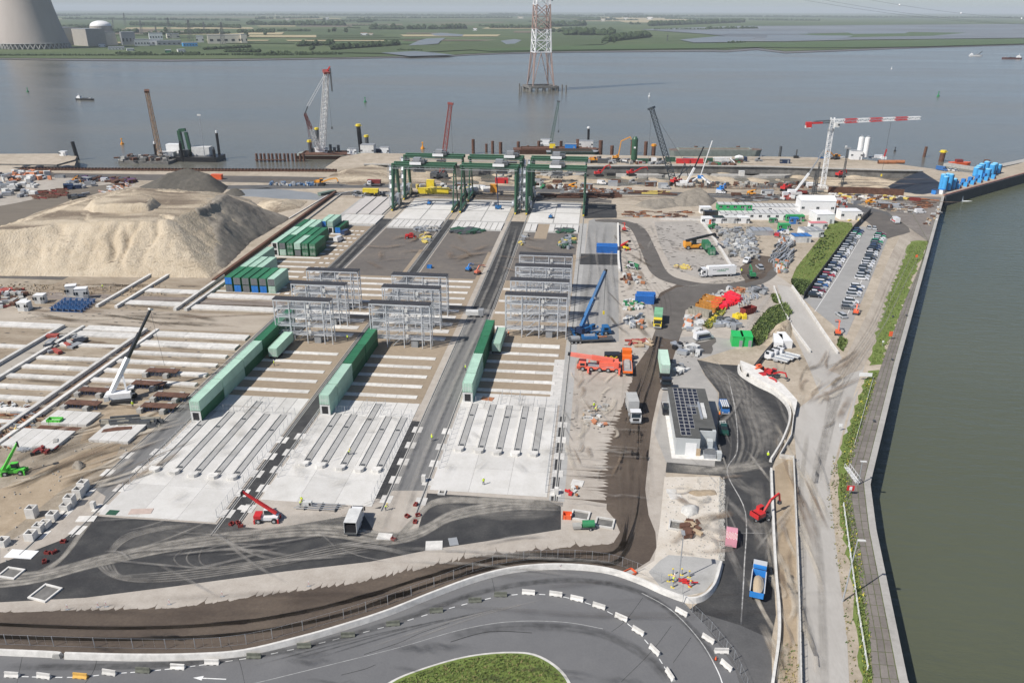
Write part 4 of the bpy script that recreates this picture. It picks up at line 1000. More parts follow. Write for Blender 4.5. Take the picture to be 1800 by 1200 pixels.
far_block('turbine_building','dark glazed block right of the dome',228,80,22,20,40,greyp,0.1,windows=4)
for i,(x,y,w_,h_,mt,lb) in enumerate(((250,81,24,7,offw,'low white hall nearest the dark block'),(275,70,22,7,white,'white hall with the higher roof behind the car park'),(305,68,20,5,cream,'cream hall in the second row'),(262,80,38,6,white,'long white shed in front of the halls'),(298,80,40,5,greyp,'long grey shed in front of the halls'),(335,82,24,4,blues,'small blue roofed shed by the bank'),
  (352,75,12,7,offw,'small pale block left of the longest hall'),(398,77,60,13,cream,'longest cream hall at the right end of the plant'),(430,77,10,14,cream,'cream stair block at the right end of the plant'),(205,88,26,2.5,offw,'low white sheds on the river bank'),(230,90,12,2,offw,'little white hut by the shore'),(320,92,12,2.5,offw,'white boat shed on the shore'),(296,93,10,2.5,grn,'green hut on the shore'),(180,83,10,3,white,'white tank house below the dome'))):
 far_block('plant_building',lb,x,y,w_,h_,30,mt,0.05*(i % 3),windows=5 if w_>20 else 2)
for i,(x,y,w_,h_) in enumerate(((60+0,36,8,2),(505+0,36,8,2),(575,35,6,3),(640,63,12,3),(652,63,8,2.5),(707,51,4,2),(835,54,7,2.5),(1060,38,8,3),(1100,36,8,3),(1142,35,10,3),(915,25+8,10,2))):
 far_block('farmhouse','tiny %s farm building %s' % (('white','cream','pale')[i % 3],('left of the tower','far left of centre','below the horizon left of centre','of the farmstead on the green field, left one','of the farmstead on the green field, right one','between two planted woods','left of the river pylon','right of the river pylon in the straw fields','beyond the straw fields right of the pylon','farthest right in the straw fields','in the haze by the pylon')[i]),x,y,w_,h_,12,(white,cream,offw)[i % 3],roof=rusto,windows=2)
# small pylons of the switchyard
def small_pylon(px,py,hpx,label):
 m_=mpp(px,py,FZ);H=hpx*m_;t=thing('power_pylon',label,'pylon',P3(px,py,FZ))
 mb=MB();w_=H*.09
 for sx in (-1,1):
  for sy in (-1,1): mb.bar((sx*w_,sy*w_,0),(sx*w_*.2,sy*w_*.2,H),0.8,mat=steeld)
 for k in range(6):
  z0,z1=H*k/6,H*(k+1)/6;a,b=w_*(1-.8*k/6),w_*(1-.8*(k+1)/6)
  mb.bar((-a,-a,z0),(b,-b,z1),.5);mb.bar((a,-a,z0),(-b,-b,z1),.5)
 ob('lattice',mb,t)
 for k,u in enumerate((.7,.82,.94)):
  mb=MB();mb.bar((-H*.14,0,H*u),(H*.14,0,H*u),.9,mat=steeld);ob('cross_arm',mb,t)
for i,(x,y,h) in enumerate(((221,47,22),(336,78,40),(393,80,38),(300,68,34),(360,60,20),(200,50,16),(250,62,24),(275,60,14),(1173,73,11))):
 small_pylon(x,y,h,'small lattice pylon, ' +('left of the switchyard','tallest in the middle of the switchyard','right of the tallest in the switchyard','left of the tallest in the switchyard','behind the switchyard trees','near the dome','between dome and switchyard','short one beside the halls','white one standing alone on the reed bank')[i])
# ================= river pylon =================
pw=M('pylon_white',(0.78,0.78,0.78),.5,.05,.5);pr=M('pylon_red',(0.40,0.29,0.25),.6,.1,.5)
pc=P3(950,159,WZ);PYL=(pc.x,pc.y)
t=thing('river_pylon','tall red and white lattice pylon standing on a pier in the river','pylon',(pc.x,pc.y,WZ),ra(20))
mb=MB();M_=mpp(950,159,WZ);zb=5
pier_=[(-17,-16),(17,-16),(17,16),(-17,16)]
for a,b in zip(pier_,pier_[1:]+pier_[:1]): mb.bar((*a,zb),(*b,zb),4.5,2.2,concd)
mb.bar((-17,0,zb),(17,0,zb),3.5,2,concd);ob('pier_deck',mb,t)
for a in pier_+[(0,-16),(0,16),(-17,0),(17,0)]:
 part('pier_pile',t,'ppile',lambda m:m.tube((0,0,-3),(0,0,5),2.2,n=8,mat=concd),(a[0],a[1],0))
def PW(z): return 10.0-(z-45)*0.033
lvls=[45+13.5*k for k in range(15)]
def band(z): return pw if (int((z-45)/27) % 2==0) else pr
for sx in (-1,1):
 for sy in (-1,1):
  mb=MB();mb.bar((sx*13.5,sy*13,6),(sx*PW(45),sy*PW(45),45),1.3,mat=pr);mb.bar((sx*13.5,sy*13,6),(sx*PW(45)*.25,sy*PW(45),45),.8)
  mb.bar((sx*13.5,sy*13,6),(sx*PW(45),sy*PW(45)*.25,45),.8);ob('leg',mb,t)
for i in range(14):
 z0,z1=lvls[i],lvls[i+1];a,b=PW(z0),PW(z1);mt=band(z0+.1);mb=MB()
 C4=[(-1,-1),(1,-1),(1,1),(-1,1)]
 for k in range(4):
  p,q=C4[k],C4[(k+1) % 4]
  mb.bar((p[0]*a,p[1]*a,z0),(p[0]*b,p[1]*b,z1),1.3,mat=mt)
  mb.bar((p[0]*a,p[1]*a,z0),(q[0]*b,q[1]*b,z1),.75);mb.bar((q[0]*a,q[1]*a,z0),(p[0]*b,p[1]*b,z1),.75)
  mb.bar((p[0]*a,p[1]*a,z0),(q[0]*a,q[1]*a,z0),.85)
 ob('lattice_section',mb,t)
for z in (172,196,220):
 mb=MB()
 for s in (-1,1): mb.bar((0,0,z),(s*34,0,z+3),1.2,mat=pr);mb.bar((0,0,z+8),(s*34,0,z+3),.8)
 ob('cross_arm',mb,t)
for z in (78,112):
 mb=MB();mb.bar((1,-8,z),(11,-8,z-9),1.3,mat=steeld);ob('stair_flight',mb,t)
for i,(x,y,y2) in enumerate(((913,164,147),(916,163,152),(988,162,149),(995,162,150),(943,164,155),(930,161,151))):
 H=hgt(x,y,y2,WZ);mb=MB();mb.tube((0,0,-1),(0,0,H),.9,n=8,mat=concd)
 solo('mooring_pile',mb,'dark mooring pile beside the river pylon, ' +('leftmost','second from left','second from right','rightmost','front of the pier middle','front left of the pier')[i],'pile',P3(x,y,WZ),group='mooring piles round the river pylon')
# overhead lines to a pylon on the far bank at the right
def cable(name,label,A,B,sag,balls):
 t=thing(name,label,'power line',A)
 mb=MB();n=40;pts=[]
 for i in range(n+1):
  u=i/n;p=A.lerp(B,u)-A;p.z -= 4*sag*u*(1-u);pts.append(p)
 for i in range(n): mb.bar(pts[i],pts[i+1],.22,mat=steeld)
 ob('wire',mb,t)
 for u in balls:
  p=A.lerp(B,u)-A;p.z -= 4*sag*u*(1-u)
  part('marker_ball',t,'mball',lambda m:m.lathe([(1.5*math.sin(a),-1.5*math.cos(a)) for a in [3.1416*k/6 for k in range(7)]],10,white),p)
far_r=at_depth(2150,48,2600)
for i,(z,o) in enumerate(((168,-16),(168,16),(192,0))):
 A=Vector((PYL[0]+o,PYL[1],z));B=Vector((far_r.x+o,far_r.y+o,95+12*(i==2)))
 cable('power_line','overhead power cable running right from the river pylon, %s' % ('lower left wire','lower right wire','top wire with white marker balls')[i],A,B,62 if i<2 else 70,(.2,.28,.36,.45,.55,.65) if i==2 else ())
fp=thing('power_pylon','lattice pylon on the far bank holding the right end of the river cables','pylon',(far_r.x,far_r.y,FZ))
mb=MB()
for sx in (-1,1):
 for sy in (-1,1): mb.bar((sx*12,sy*12,0),(sx*3,sy*3,110),1.2,mat=steeld)
for k in range(8): mb.bar((-12+k,-12+k,13*k),(11-k,-11+k,13*k+13),.8);mb.bar((12-k,-12+k,13*k),(-11+k,-11+k,13*k+13),.8)
mb.bar((-24,-24,98),(24,24,98),1.4);ob('lattice',mb,fp)
# ================= ships and buoys =================
def hull(m,L_,B_,D_,mat,deck,bow=.22):
 pts=[]
 for s,x,hw in ((1,-.5,.36),(1,-.47,.46),(1,.5-bow,.5),(1,.5-bow*.4,.34),(1,.5,.02)): pts.append((x*L_,hw*B_))
 out=[(x,-y) for x,y in pts]+[(x,y) for x,y in pts[::-1]]
 n=len(out);vs=[(x*.96,y*.85,0) for x,y in out]+[(x,y,D_*(1+.25*max(0,x/L_-.2))) for x,y in out]
 m.add(vs,[(i,(i+1) % n,(i+1) % n+n,i+n) for i in range(n)],mat);m.add([v for v in vs[n:]],[list(range(n))],deck)
def ship(px,py,wpx,label,hullm,kind,flip=False,rz=0.0):
 m_=mpp(px,py,WZ);L_=wpx*m_;t=thing('ship',label,'ship',P3(px,py,WZ),rz+(math.pi if flip else 0))
 B_=L_*.17;D_=L_*.075
 mb=MB();hull(mb,L_,B_,D_,hullm,greyp);ob('hull',mb,t)
 mb=MB();mb.box(-L_*.33,0,D_,L_*.2,B_*.7,L_*.07,white);ob('deckhouse',mb,t)
 mb=MB();mb.box(-L_*.31,0,D_+L_*.07,L_*.13,B_*.6,L_*.045,white);mb.box(-L_*.245,0,D_+L_*.085,.4,B_*.55,L_*.02,glass);ob('bridge',mb,t)
 mb=MB();mb.tube((-L_*.34,0,D_+L_*.1),(-L_*.34,0,D_+L_*.22),L_*.006,n=6,mat=white);ob('mast',mb,t)
 if kind==1:
  mb=MB();mb.box(0,0,D_,L_*.3,B_*.6,L_*.02,blackp);mb.box(L_*.3,0,D_,L_*.1,B_*.5,L_*.04,greyp);ob('hatch',mb,t)
 if kind==2:
  mb=MB();mb.bar((L_*.1,0,D_),(L_*.42,0,D_+L_*.27),L_*.03,mat=steeld);mb.bar((L_*.22,0,D_),(L_*.42,0,D_+L_*.27),L_*.015);mb.box(L_*.1,0,D_,L_*.22,B_*.6,L_*.07,greyp);ob('deck_crane',mb,t)
ship(150,176,37,'small dark-hulled cargo boat with white wheelhouse on the left of the river',blackp,1,rz=-.12)
ship(1715,99,24,'white work ship with a deck crane, left of the two at the right',white,2,rz=.1)
ship(1778,104,33,'dark coaster with white superstructure at the far right of the river',M('hull_red_brown',(.10,.03,.03),.5,.1,1),1,True,rz=-.05)
def buoy(px,py,mat,label,s=1.0):
 t=thing('buoy',label,'buoy',P3(px,py,WZ));mb=MB();mb.tube((0,0,0),(0,0,1.2*s),1.4*s,n=10,mat=mat);ob('float',mb,t)
 mb=MB();mb.tube((0,0,1.2*s),(0,0,4*s),.7*s,.25*s,n=6,mat=mat);mb.box(0,0,4*s,1.1*s,1.1*s,.9*s,mat);ob('lantern_cage',mb,t)
buoy(49,162,grn,'green buoy near the left edge of the river',1.0);buoy(642,180,grn,'green buoy in mid river left of centre',1.1);buoy(1649,170,grn,'green buoy in the right part of the river',1.2)
buoy(215,254,amber,'yellow buoy near the left pontoon',.9);buoy(743,262,amber,'yellow buoy behind the left gantry',1.0);buoy(1141,170,white,'small white buoy right of the river pylon',.8);buoy(1567,122,white,'tiny white buoy below the distant ships',.8);buoy(1573,266,blackp,'small black buoy off the right end of the quay',.6)
# ================= lattice booms =================
def lattice(mb,p,q,w0,w1,n,mat,mat2=None,ch=0.22,up=(0,0,1)):
 """square lattice boom from p to q, mats alternate by panel when mat2 is given"""
 p=Vector(p);q=Vector(q);d=(q-p).normalized();u=Vector(up)
 if abs(d.dot(u))>.95: u=Vector((0,1,0))
 a=d.cross(u).normalized();b=a.cross(d).normalized()
 C=[(-1,-1),(1,-1),(1,1),(-1,1)]
 for i in range(n):
  t0,t1=i/n,(i+1)/n;x0=w0+(w1-w0)*t0;x1=w0+(w1-w0)*t1
  A=[p.lerp(q,t0)+a*(s*x0/2)+b*(t*x0/2) for s,t in C];B=[p.lerp(q,t1)+a*(s*x1/2)+b*(t*x1/2) for s,t in C]
  m_=mat if mat2 is None or (i*7 // n) % 2==0 else mat2
  for k in range(4):
   mb.bar(A[k],B[k],ch,mat=m_)
   if i % 2: mb.bar(A[k],B[(k+1) % 4],ch*.6)
   else: mb.bar(A[(k+1) % 4],B[k],ch*.6)
   mb.bar(A[k],A[(k+1) % 4],ch*.55)
 return mb
def tracks(t,L_=6.0,W_=4.2,h=1.1,tw=.9,mat=None,z=0):
 for s in (-1,1):
  part('track',t,('trk',L_,W_,h,tw),lambda m:(m.profile([(-L_/2+h*.5,0),(L_/2-h*.5,0),(L_/2,h*.35),(L_/2,h*.65),(L_/2-h*.4,h),(-L_/2+h*.4,h),(-L_/2,h*.65),(-L_/2,h*.35)],tw,rubber)),(0,s*(W_-tw)/2,z))
# ================= tower crane =================
c=P(1445,332);H=35.0
t=thing('tower_crane','white tower crane with red and white horizontal jib at the right end of the quay','tower crane',c)
mb=MB();mb.box(0,0,0,6.5,6.5,.9,concw);mb.box(0,0,.9,4,4,1,concw);ob('base_block',mb,t)
mb=MB();lattice(mb,(0,0,1.5),(0,0,H-4),2.0,2.0,15,white,ch=.24);ob('mast',mb,t)
mb=MB();lattice(mb,(0,0,H-4),(0,0,H+2),2.2,1.7,3,white,ch=.3);mb.tube((0,0,H-4.4),(0,0,H-3.4),1.7,n=12,mat=greyp);ob('slewing_head',mb,t)
mb=MB();mb.box(2.2,-1.6,H-2.6,2.0,1.6,2.2,offw);mb.box(2.9,-1.6,H-1.8,.8,1.65,1.0,glass);ob('cab',mb,t)
jd=at_depth(1612,201,math.hypot(*c)) ;jdir=Vector((math.cos(ra(4)),math.sin(ra(4)),0.0))
mb=MB();lattice(mb,Vector((0,0,H)),jdir*44.5+Vector((0,0,H+2.2)),1.9,1.3,28,white,red,ch=.26);ob('jib',mb,t)
mb=MB();lattice(mb,Vector((0,0,H)),-jdir*9.5+Vector((0,0,H-.6)),1.4,1.2,6,steeld,ch=.2);mb.bar(-jdir*5+Vector((0,0,H-.6)),-jdir*12+Vector((0,0,H-1.0)),1.6,.8,red);ob('counter_jib',mb,t)
mb=MB();mb.bar(-jdir*10.5+Vector((0,0,H-1.6)),-jdir*13.3+Vector((0,0,H-1.7)),2.2,2.6,red);mb.box(-12.2*jdir.x,-12.2*jdir.y,H-3.4,2.6,2,1.2,offw);ob('counterweight',mb,t)
mb=MB();mb.bar(jdir*30+Vector((0,0,H)),jdir*30+Vector((0,0,8)),.12,mat=steeld);mb.box(30*jdir.x,30*jdir.y,7,.6,.6,1.2,yellow);ob('hook_cable',mb,t)
# ================= rail-mounted gantry cranes =================
def gantry(x0,x1,yb,label,trolley_x,flip=1):
 cx=(x0+x1)/2;t=thing('gantry_crane',label,'gantry crane',(cx,yb,0),0,'green rail gantry cranes over the rear aprons')
 W=(x1-x0);h=21.5;hw=W/2*flip
 gm=dgrn
 def girder(m): m.box(0,0,0,W+1.6,1.1,1.45,gm);m.box(0,0,1.45,W+1.6,1.4,.12,M('girder_walk_green',(.06,.16,.09),.7,.1,1))
 for s in (-1,1): part('main_girder',t,('gg',W),girder,(0,s*2.6,h-1.8))
 mb=MB();mb.box(0,-4.2,h-2.3,W+1,.9,.12,steel)
 for k in range(12): mb.bar((-hw+W*k/11,-4.6,h-2.2),(-hw+W*k/11,-4.6,h-1.2),.07,mat=steel)
 mb.bar((-hw,-4.6,h-1.2),(hw,-4.6,h-1.2),.08);ob('walkway',mb,t)
 for s in (-1,1):
  mb=MB();mb.box(s*hw,0,h-1.7,1.0,8.0,1.2,gm);ob('end_tie',mb,t)
 # fixed legs (left): heavy tapering boxes; hinged legs (right): slender tubes
 for s in (-1,1):
  mb=MB();mb.tube((-hw,s*2.8,h-1.7),(-hw,s*7.2,1.6),1.05,.6,4,gm);ob('fixed_leg',mb,t)
  mb=MB();mb.tube((hw,s*1.4,h-1.7),(hw,s*6.6,1.6),.36,.30,8,gm);ob('hinged_leg',mb,t)
 for s in (-1,1):
  mb=MB();mb.box(s*hw,0,1.0,1.0,17.0,1.0,gm);ob('sill_beam',mb,t)
  for q in (-1,1):
   part('bogie',t,'gbog',lambda m:(m.box(0,0,.35,.9,4.6,.8,steeld),m.wheel(0,0,.38,.4,rubber),m.box(0,-2.6,.4,.7,.5,.5,yellow),m.box(0,2.6,.4,.7,.5,.5,yellow)),(s*hw,q*6.8,0))
 # stair tower zigzag with landings on the left legs
 mb=MB();n=9
 for k in range(n):
  z0,z1=1.6+(h-3.2)*k/n,1.6+(h-3.2)*(k+1)/n;y0,y1=(-4.8+.25*k,-2.0) if k % 2==0 else (-2.0,-4.8+.25*k)
  mb.bar((-hw-1.6*flip,y0,z0),(-hw-1.6*flip,y1,z1),1.0,.16,steel);mb.box(-hw-1.6*flip,y1,z1,1.3,1.1,.1)
  mb.bar((-hw-2.2*flip,y0,z0+1),(-hw-2.2*flip,y1,z1+1),.07)
 for yy in (-5.0,-1.6): mb.bar((-hw-2.2*flip,yy,1),(-hw-2.2*flip,yy,h-1),.1)
 ob('stair_tower',mb,t)
 mb=MB();mb.box(-hw-.1,-4.2,3.6,2.0,2.4,2.6,greyp);mb.box(-hw-.1,4.2,3.0,1.8,5.0,2.6,steel);ob('electrical_house',mb,t)
 mb=MB();mb.tube((-hw+1.3*flip,-2.6,3.4),(-hw+2.0*flip,-2.6,3.4),1.9,n=16,mat=steel);ob('cable_reel',mb,t)
 # trolley
 tx=trolley_x
 mb=MB();mb.box(tx,0,h+.1,6.6,7.4,.5,steeld);mb.box(tx-1,.6,h+.6,3.4,3.4,1.5,greyp);mb.box(tx+1.8,-1,h+.6,2.2,3,1.0,steeld)
 for s in (-1,1):
  for q in (-1,1): mb.bar((tx+s*3.1,q*3.5,h+.6),(tx+s*3.1,q*3.5,h+1.7),.1,mat=steel)
 for q in (-1,1): mb.bar((tx-3.1,q*3.5,h+1.7),(tx+3.1,q*3.5,h+1.7),.1)
 ob('trolley',mb,t)
 mb=MB();mb.box(tx-1,-4.0,h-.5,5.4,.14,1.3,white);ob('name_board',mb,t)
 mb=MB();mb.box(tx,0,h-3.6,4.6,2.2,.8,steeld);mb.box(tx,0,h-4.5,5.8,1.2,.5,greyp)
 for s in (-1,1): mb.bar((tx+s*1.6,0,h-2.8),(tx+s*1.4,0,h+.2),.12)
 ob('spreader',mb,t)
GB=((-95.6,-66.9,'left'),(-63.1,-37.2,'middle'),(-32.0,-5.6,'right'))
for x0,x1,nm in GB:
 gantry(x0,x1,372,'front green gantry crane of the %s block, grey trolley on its beam' % nm,{'left':-2.5,'middle':5.5,'right':0.5}[nm],-1 if nm=='middle' else 1)
 gantry(x0,x1,396,'rear green gantry crane of the %s block, standing behind the front one' % nm,{'left':3.5,'middle':8.0,'right':-.5}[nm],-1 if nm=='middle' else 1)
# ================= reefer racks =================
def rack(x0,x1,y,label,pos):
 W=x1-x0;t=thing('reefer_rack',label,'steel rack',(x0,y,0),0,'galvanised reefer racks standing across the blocks')
 Hh,D,nf=13.0,2.3,5;bays=[0,.27,.555,.86,1.0]
 galv=M('galvanised_rack',(0.56,0.58,0.60),.5,.12,1.0,metal=.2)
 for u in bays:
  part('post',t,'rkp',lambda m:(m.box(0,0,0,.24,.24,Hh-.1,galv),m.box(0,D,0,.24,.24,Hh-.1,galv)),(u*W,0,0))
 for k in range(1,nf):
  z=k*2.55
  def lvl(m):
   [m.box(W/2,.3+.24*j,0,W,.07,.05,M('open_grating',(.42,.43,.44),.6,.2,6)) for j in range(8)];m.box(W/2,.18,-.13,W,.12,.28,galv);m.box(W/2,D-.1,-.13,W,.12,.28,galv)
  part('walkway_deck',t,('rkl',W),lvl,(0,0,z))
  def hr(m):
   for zz in (.55,1.05):
    m.box(W/2,.16,zz,W,.06,.06,galv);m.box(W/2,D-.14,zz,W,.06,.06,galv)
   for j in range(9): m.box(W*j/8,.16,0,.05,.05,1.08);m.box(W*j/8,D-.14,0,.05,.05,1.08)
  part('handrail',t,('rkh',W),hr,(0,0,z+.07))
  mb_=lambda m: m.bar((W*.34,D*.5,0),(W*.50,D*.5,2.5),.7,.12,galv)
  part('stair',t,('rks',W),mb_,(0 if k % 2 else W*.02,0,z-2.5))
  part('socket_box',t,'rkb',lambda m:m.box(0,0,0,.8,.3,.95,offw),(W*.61,-.15,z+.55))
 for j in range(4):
  u0,u1=bays[j],bays[j+1]
  def br(m):
   m.bar((u0*W,D,.3),(u1*W,D,5.0),.12,mat=galv);m.bar((u1*W,D,5.1),(u0*W,D,10.2),.12)
  if j in (0,2): part('brace',t,('rkr',W,j),br)
 mb=MB();mb.box(W/2,D/2,Hh-.1,W+.3,D+.5,.22,M('rack_roof',(.045,.045,.05),.7,.15,.6));mb.box(W/2,-.2,Hh-.45,W,.12,.35,galv)
 for k in range(24): mb.box(W*(k+.5)/24,D/2,Hh+.12,.12,D+.5,.05,MATS['rack_roof'])
 ob('roof',mb,t)
 mb=MB();mb.box(W*.72,D*.5,0,1.9,1.4,2.3,greyp);ob('cabinet',mb,t)
for nm,x0,x1,ys in (('left',-88.9,-72.6,(202.2,216.3,229.6)),('middle',-61.3,-44.3,(202.2,216.3,228.0)),('right',-24.6,-7.0,(213.7,227.1,241.6,254.4))):
 for i,y in enumerate(ys): rack(x0,x1,y,'%s tall open steel rack of the %s block' % (('front','second','third','rearmost')[i] if not (i==2 and len(ys)==3) else 'rearmost',nm),i)
# ================= containers =================
pale=M('pale_green_container',(0.42,0.61,0.49),.55,.10,.35,piece=.22)
midg=M('green_container',(0.04,0.20,0.095),.5,.16,.35,piece=.3)
dkg=M('dark_green_container',(0.028,0.14,0.065),.5,.16,.35,piece=.25)
cgrey=M('container_grey_door',(0.14,0.145,0.15),.55,.1,.5)
cblue=M('container_blue_door',(0.02,0.16,0.50),.5,.08,.5)
def container(loc,L_,col,label,door='same',rz=0.0,parent=None,group='shipping containers stacked on the beds',open_=False):
 """long axis along local y, near end at y=0"""
 t=thing('container',label,'shipping container',loc,rz,group)
 cn=col.name
 def body(m):
  W,Hh=2.44,2.59
  m.box(0,L_/2,.12,W-.12,L_-.1,Hh-.2,col)
  for s in (-1,1):
   n=int(L_/.62)
   for k in range(n): m.box(s*(W/2-.045),.25+(L_-.5)*(k+.5)/n,.16,.07,.3,Hh-.34,col)
   m.box(s*(W/2-.06),L_/2,0,.12,L_,.16);m.box(s*(W/2-.06),L_/2,Hh-.12,.12,L_,.12)
   for y in (.08,L_-.08): m.box(s*(W/2-.08),y,0,.16,.16,Hh)
  n=int(L_/1.2)
  for k in range(n): m.box(0,.3+(L_-.6)*(k+.5)/n,Hh-.08,W-.3,.5,.05)
 part('body',t,('cb',cn,L_),body)
 dm={'same':col,'grey':cgrey,'blue':cblue,'open':blackp}[door]
 def doors(m):
  if door=='open':
   m.box(0,-.03,.3,1.5,.1,1.9,blackp)
   for s in (-1,1): m.box(s*.98,-.04,.1,.45,.12,2.4,offw)
   m.box(0,-.05,.02,2.4,.12,.26);m.box(0,-.05,2.25,2.4,.12,.3);return
  for s in (-1,1): m.box(s*.57,-.02,.14,1.1,.07,2.3,dm)
  if door=='same':
   for x in (-.8,-.35,.35,.8): m.box(x,-.08,.15,.05,.05,2.28,offw)
   for z in (.9,1.3): m.box(0,-.07,z,2.0,.05,.07)
 part('door',t,('cd',cn,door),doors)
 return t
cname={pale:'pale green',midg:'bright green',dkg:'dark green'}
L40,L20,CH=12.19,6.06,2.6
# two-high lines along the lanes
def cline(x,y0,spec,where):
 y=y0;GAP=.32;L_adj=.26
 for i,(L_,top,bot,dr) in enumerate(spec):
  for lv_,col in ((0,bot),(1,top)):
   container((x+rnd()*.12,y,lv_*CH+.05),L_-L_adj,col,'%s container, %s layer, %s from the near end of the %s' % (cname[col],'top' if lv_ else 'bottom',ORD[i],where),door='open' if (dr and lv_==0) else 'same')
  y += L_+.06
cline(-89.5,154.2,[(L40,pale,dkg,1),(L40,pale,pale,0),(L40,pale,dkg,0),(L40,midg,dkg,0),(L40,midg,midg,0)],'left container line')
cline(-61.0,160.6,[(L20,pale,pale,1),(L40,pale,pale,0),(L40,midg,dkg,0),(L40,midg,dkg,0)],'middle container line')
cline(-28.9,170.8,[(L20,pale,pale,1),(L40,pale,pale,0),(L40,midg,dkg,0),(L40,midg,dkg,0)],'right container line')
container((-85.2,189.8,.9),L40,pale,'pale green container raised on a trailer beside the left container line',group='containers on trailers')
container((-25.6,200.2,.9),L40,pale,'pale green container raised on a trailer beside the right container line',group='containers on trailers')
for x,y,nm in ((-85.2,189.8,'left'),(-25.6,200.2,'right')):
 t=thing('container_trailer','black trailer chassis under the raised pale container beside the %s container line' % nm,'trailer',(x,y))
 mb=MB();mb.box(0,6.1,.62,1.3,12.2,.26,steeld);ob('chassis',mb,t)
 for k in range(3):
  for s in (-1,1): part('wheel',t,'tw',lambda m:m.tube((-.15,0,.42),(.15,0,.42),.42,n=10,mat=rubber),(s*1.05,1.0+k*1.1,0))
# block A
def stackrow(x0,y0,px,tops,bots,tdoor,bdoor,where,L_=L40):
 for i in range(len(tops)):
  for lv_,cols,drs in ((0,bots,bdoor),(1,tops,tdoor)):
   if cols[i] is None: continue
   dcol={'g':'grey','b':'blue','s':'same','o':'open'}[drs[i]]
   container((x0+px*i,y0,lv_*CH+.05),L_,cols[i],'%s container, %s, %s from left, %s' % (cname[cols[i]]+{'grey':' with grey end','blue':' with blue end','same':'','open':' with open end'}[dcol],'upper' if lv_ else 'lower',ORD[i],where),door=dcol)
m_,p_,d_=midg,pale,dkg
stackrow(-121.3,242.4,2.98,[m_,m_,m_,m_,m_,p_],[d_,d_,d_,d_,d_,p_],'bggggg','gbgbbs','near stack front row')
stackrow(-121.3,255.0,2.98,[p_,p_,p_],[d_,d_,p_],'sss','sss','near stack second row')
stackrow(-121.3,267.6,2.98,[p_],[p_],'s','s','near stack last row')
stackrow(-122.2,285.6,2.98,[p_,m_,m_,p_,m_,m_],[p_,p_,d_,d_,d_,d_],'ogssss','ossgss','far stack front row')
stackrow(-122.2,298.2,2.98,[p_,p_,m_,m_,m_],[p_,p_,d_,d_,d_],'sssss','sssss','far stack second row')
stackrow(-122.2,310.8,2.98,[m_,p_,p_],[d_,p_,p_],'sss','sss','far stack last row')
stackrow(-114.6,320.4,2.98,[p_,p_],[d_,p_],'bs','so','small far stack near the vans')
container((-108.6,320.6,.05),L40,dkg,'single dark green container with a blue end beside the vans',door='blue')
# working ends around the east lane
container((14.0,247.6,.05),L20,M('blue_container',(.02,.13,.42),.5,.1,.4),'blue container behind the big blue mobile crane',door='same',rz=-math.pi/2,group='blue containers on the east side')
cname[MATS['blue_container']]='blue'
container((20.6,250.2,.05),L20,MATS['blue_container'],'wide blue site box beside the haul road, opposite the racks',door='same',rz=math.pi/2,group='blue containers on the east side')
c=P(1049,443);
for k in range(2): container((c[0]+8.0,c[1]+2.7*k,.05),8.2,MATS['blue_container'],'%s of two blue containers at the end of the east lane' % ('front','rear')[k],rz=math.pi/2,group='blue containers at the lane end')
# pump island bumpers and truck islands on the aprons
def island(x,yb,L_,label,n):
 t=thing('truck_island',label,'kerbed island',(x,yb),0,'truck islands on the white aprons')
 part('island_slab',t,('isl',L_),lambda m:(m.box(.35,L_/2,.06,1.3,L_,.16,slabg),m.box(-.55,L_/2,.06,.35,L_,.34,concw)),(0,0,0))
 part('bumper_block',t,'bump',lambda m:m.prism([(-1.0,.5),(-1.0,-.5),(-.6,-1.0),(.6,-1.0),(1.0,-.5),(1.0,.5)],.06,.75,concw),(0,-.2,0))
 part('bollard_plate',t,'bplate',lambda m:m.box(0,0,.22,.8,.5,.12,steeld),(.3,L_*.72,0))
 part('bollard_plate',t,'bplate',lambda m:m.box(0,0,.22,.8,.5,.12,steeld),(.3,1.6,0))
for nm,pts,yt in (('left',[(270,829),(305,833),(338,838),(373,841),(407,843)],158.5),('middle',[(533,819),(563,822),(597,826),(630,829),(661,830)],160.5),('right',[(806,793),(841,796),(873,799),(905,801),(937,802)],169.2)):
 for i,(x,y) in enumerate(pts):
  a=P(x,y);L_=round(yt-a[1]+(6 if i==2 and nm != 'right' else 0),1)
  island(a[0],a[1]+.8,L_,'%s truck island from the left on the %s white apron' % (ORD[i],nm),i)
# ================= fences =================
def fence(name,label,pts,h=2.0,step=3.0,mat=None,mesh=True,group=None,posts=.075):
 """posts as parts, wire panels as thin rods"""
 mat=mat or steel
 t=thing(name,label,'fence',(pts[0][0],pts[0][1],0),0,group);o=Vector(pts[0][:2]);mb=MB();n_p=0
 for i in range(len(pts)-1):
  a=Vector(pts[i][:2])-o;b=Vector(pts[i+1][:2])-o;n=max(1,round((b-a).length/step))
  for k in range(n):
   p=a.lerp(b,k/n);q=a.lerp(b,(k+1)/n)
   part('post',t,('fp',h,mat.name,posts),lambda m:m.box(0,0,0,posts,posts,h,mat),(p.x,p.y,0));n_p += 1
   for z in ((.15,h-.04) if mesh else (h*.5,h-.04)): mb.bar((*p,z),(*q,z),.02 if mesh else .06,mat=mat)
   if mesh:
    for j in (1,2): r_=p.lerp(q,j/3);mb.bar((*r_,.1),(*r_,h),.014)
 e=Vector(pts[-1][:2])-o;part('post',t,('fp',h,mat.name,posts),lambda m:m.box(0,0,0,posts,posts,h,mat),(e.x,e.y,0))
 ob('wire_mesh',mb,t);return t
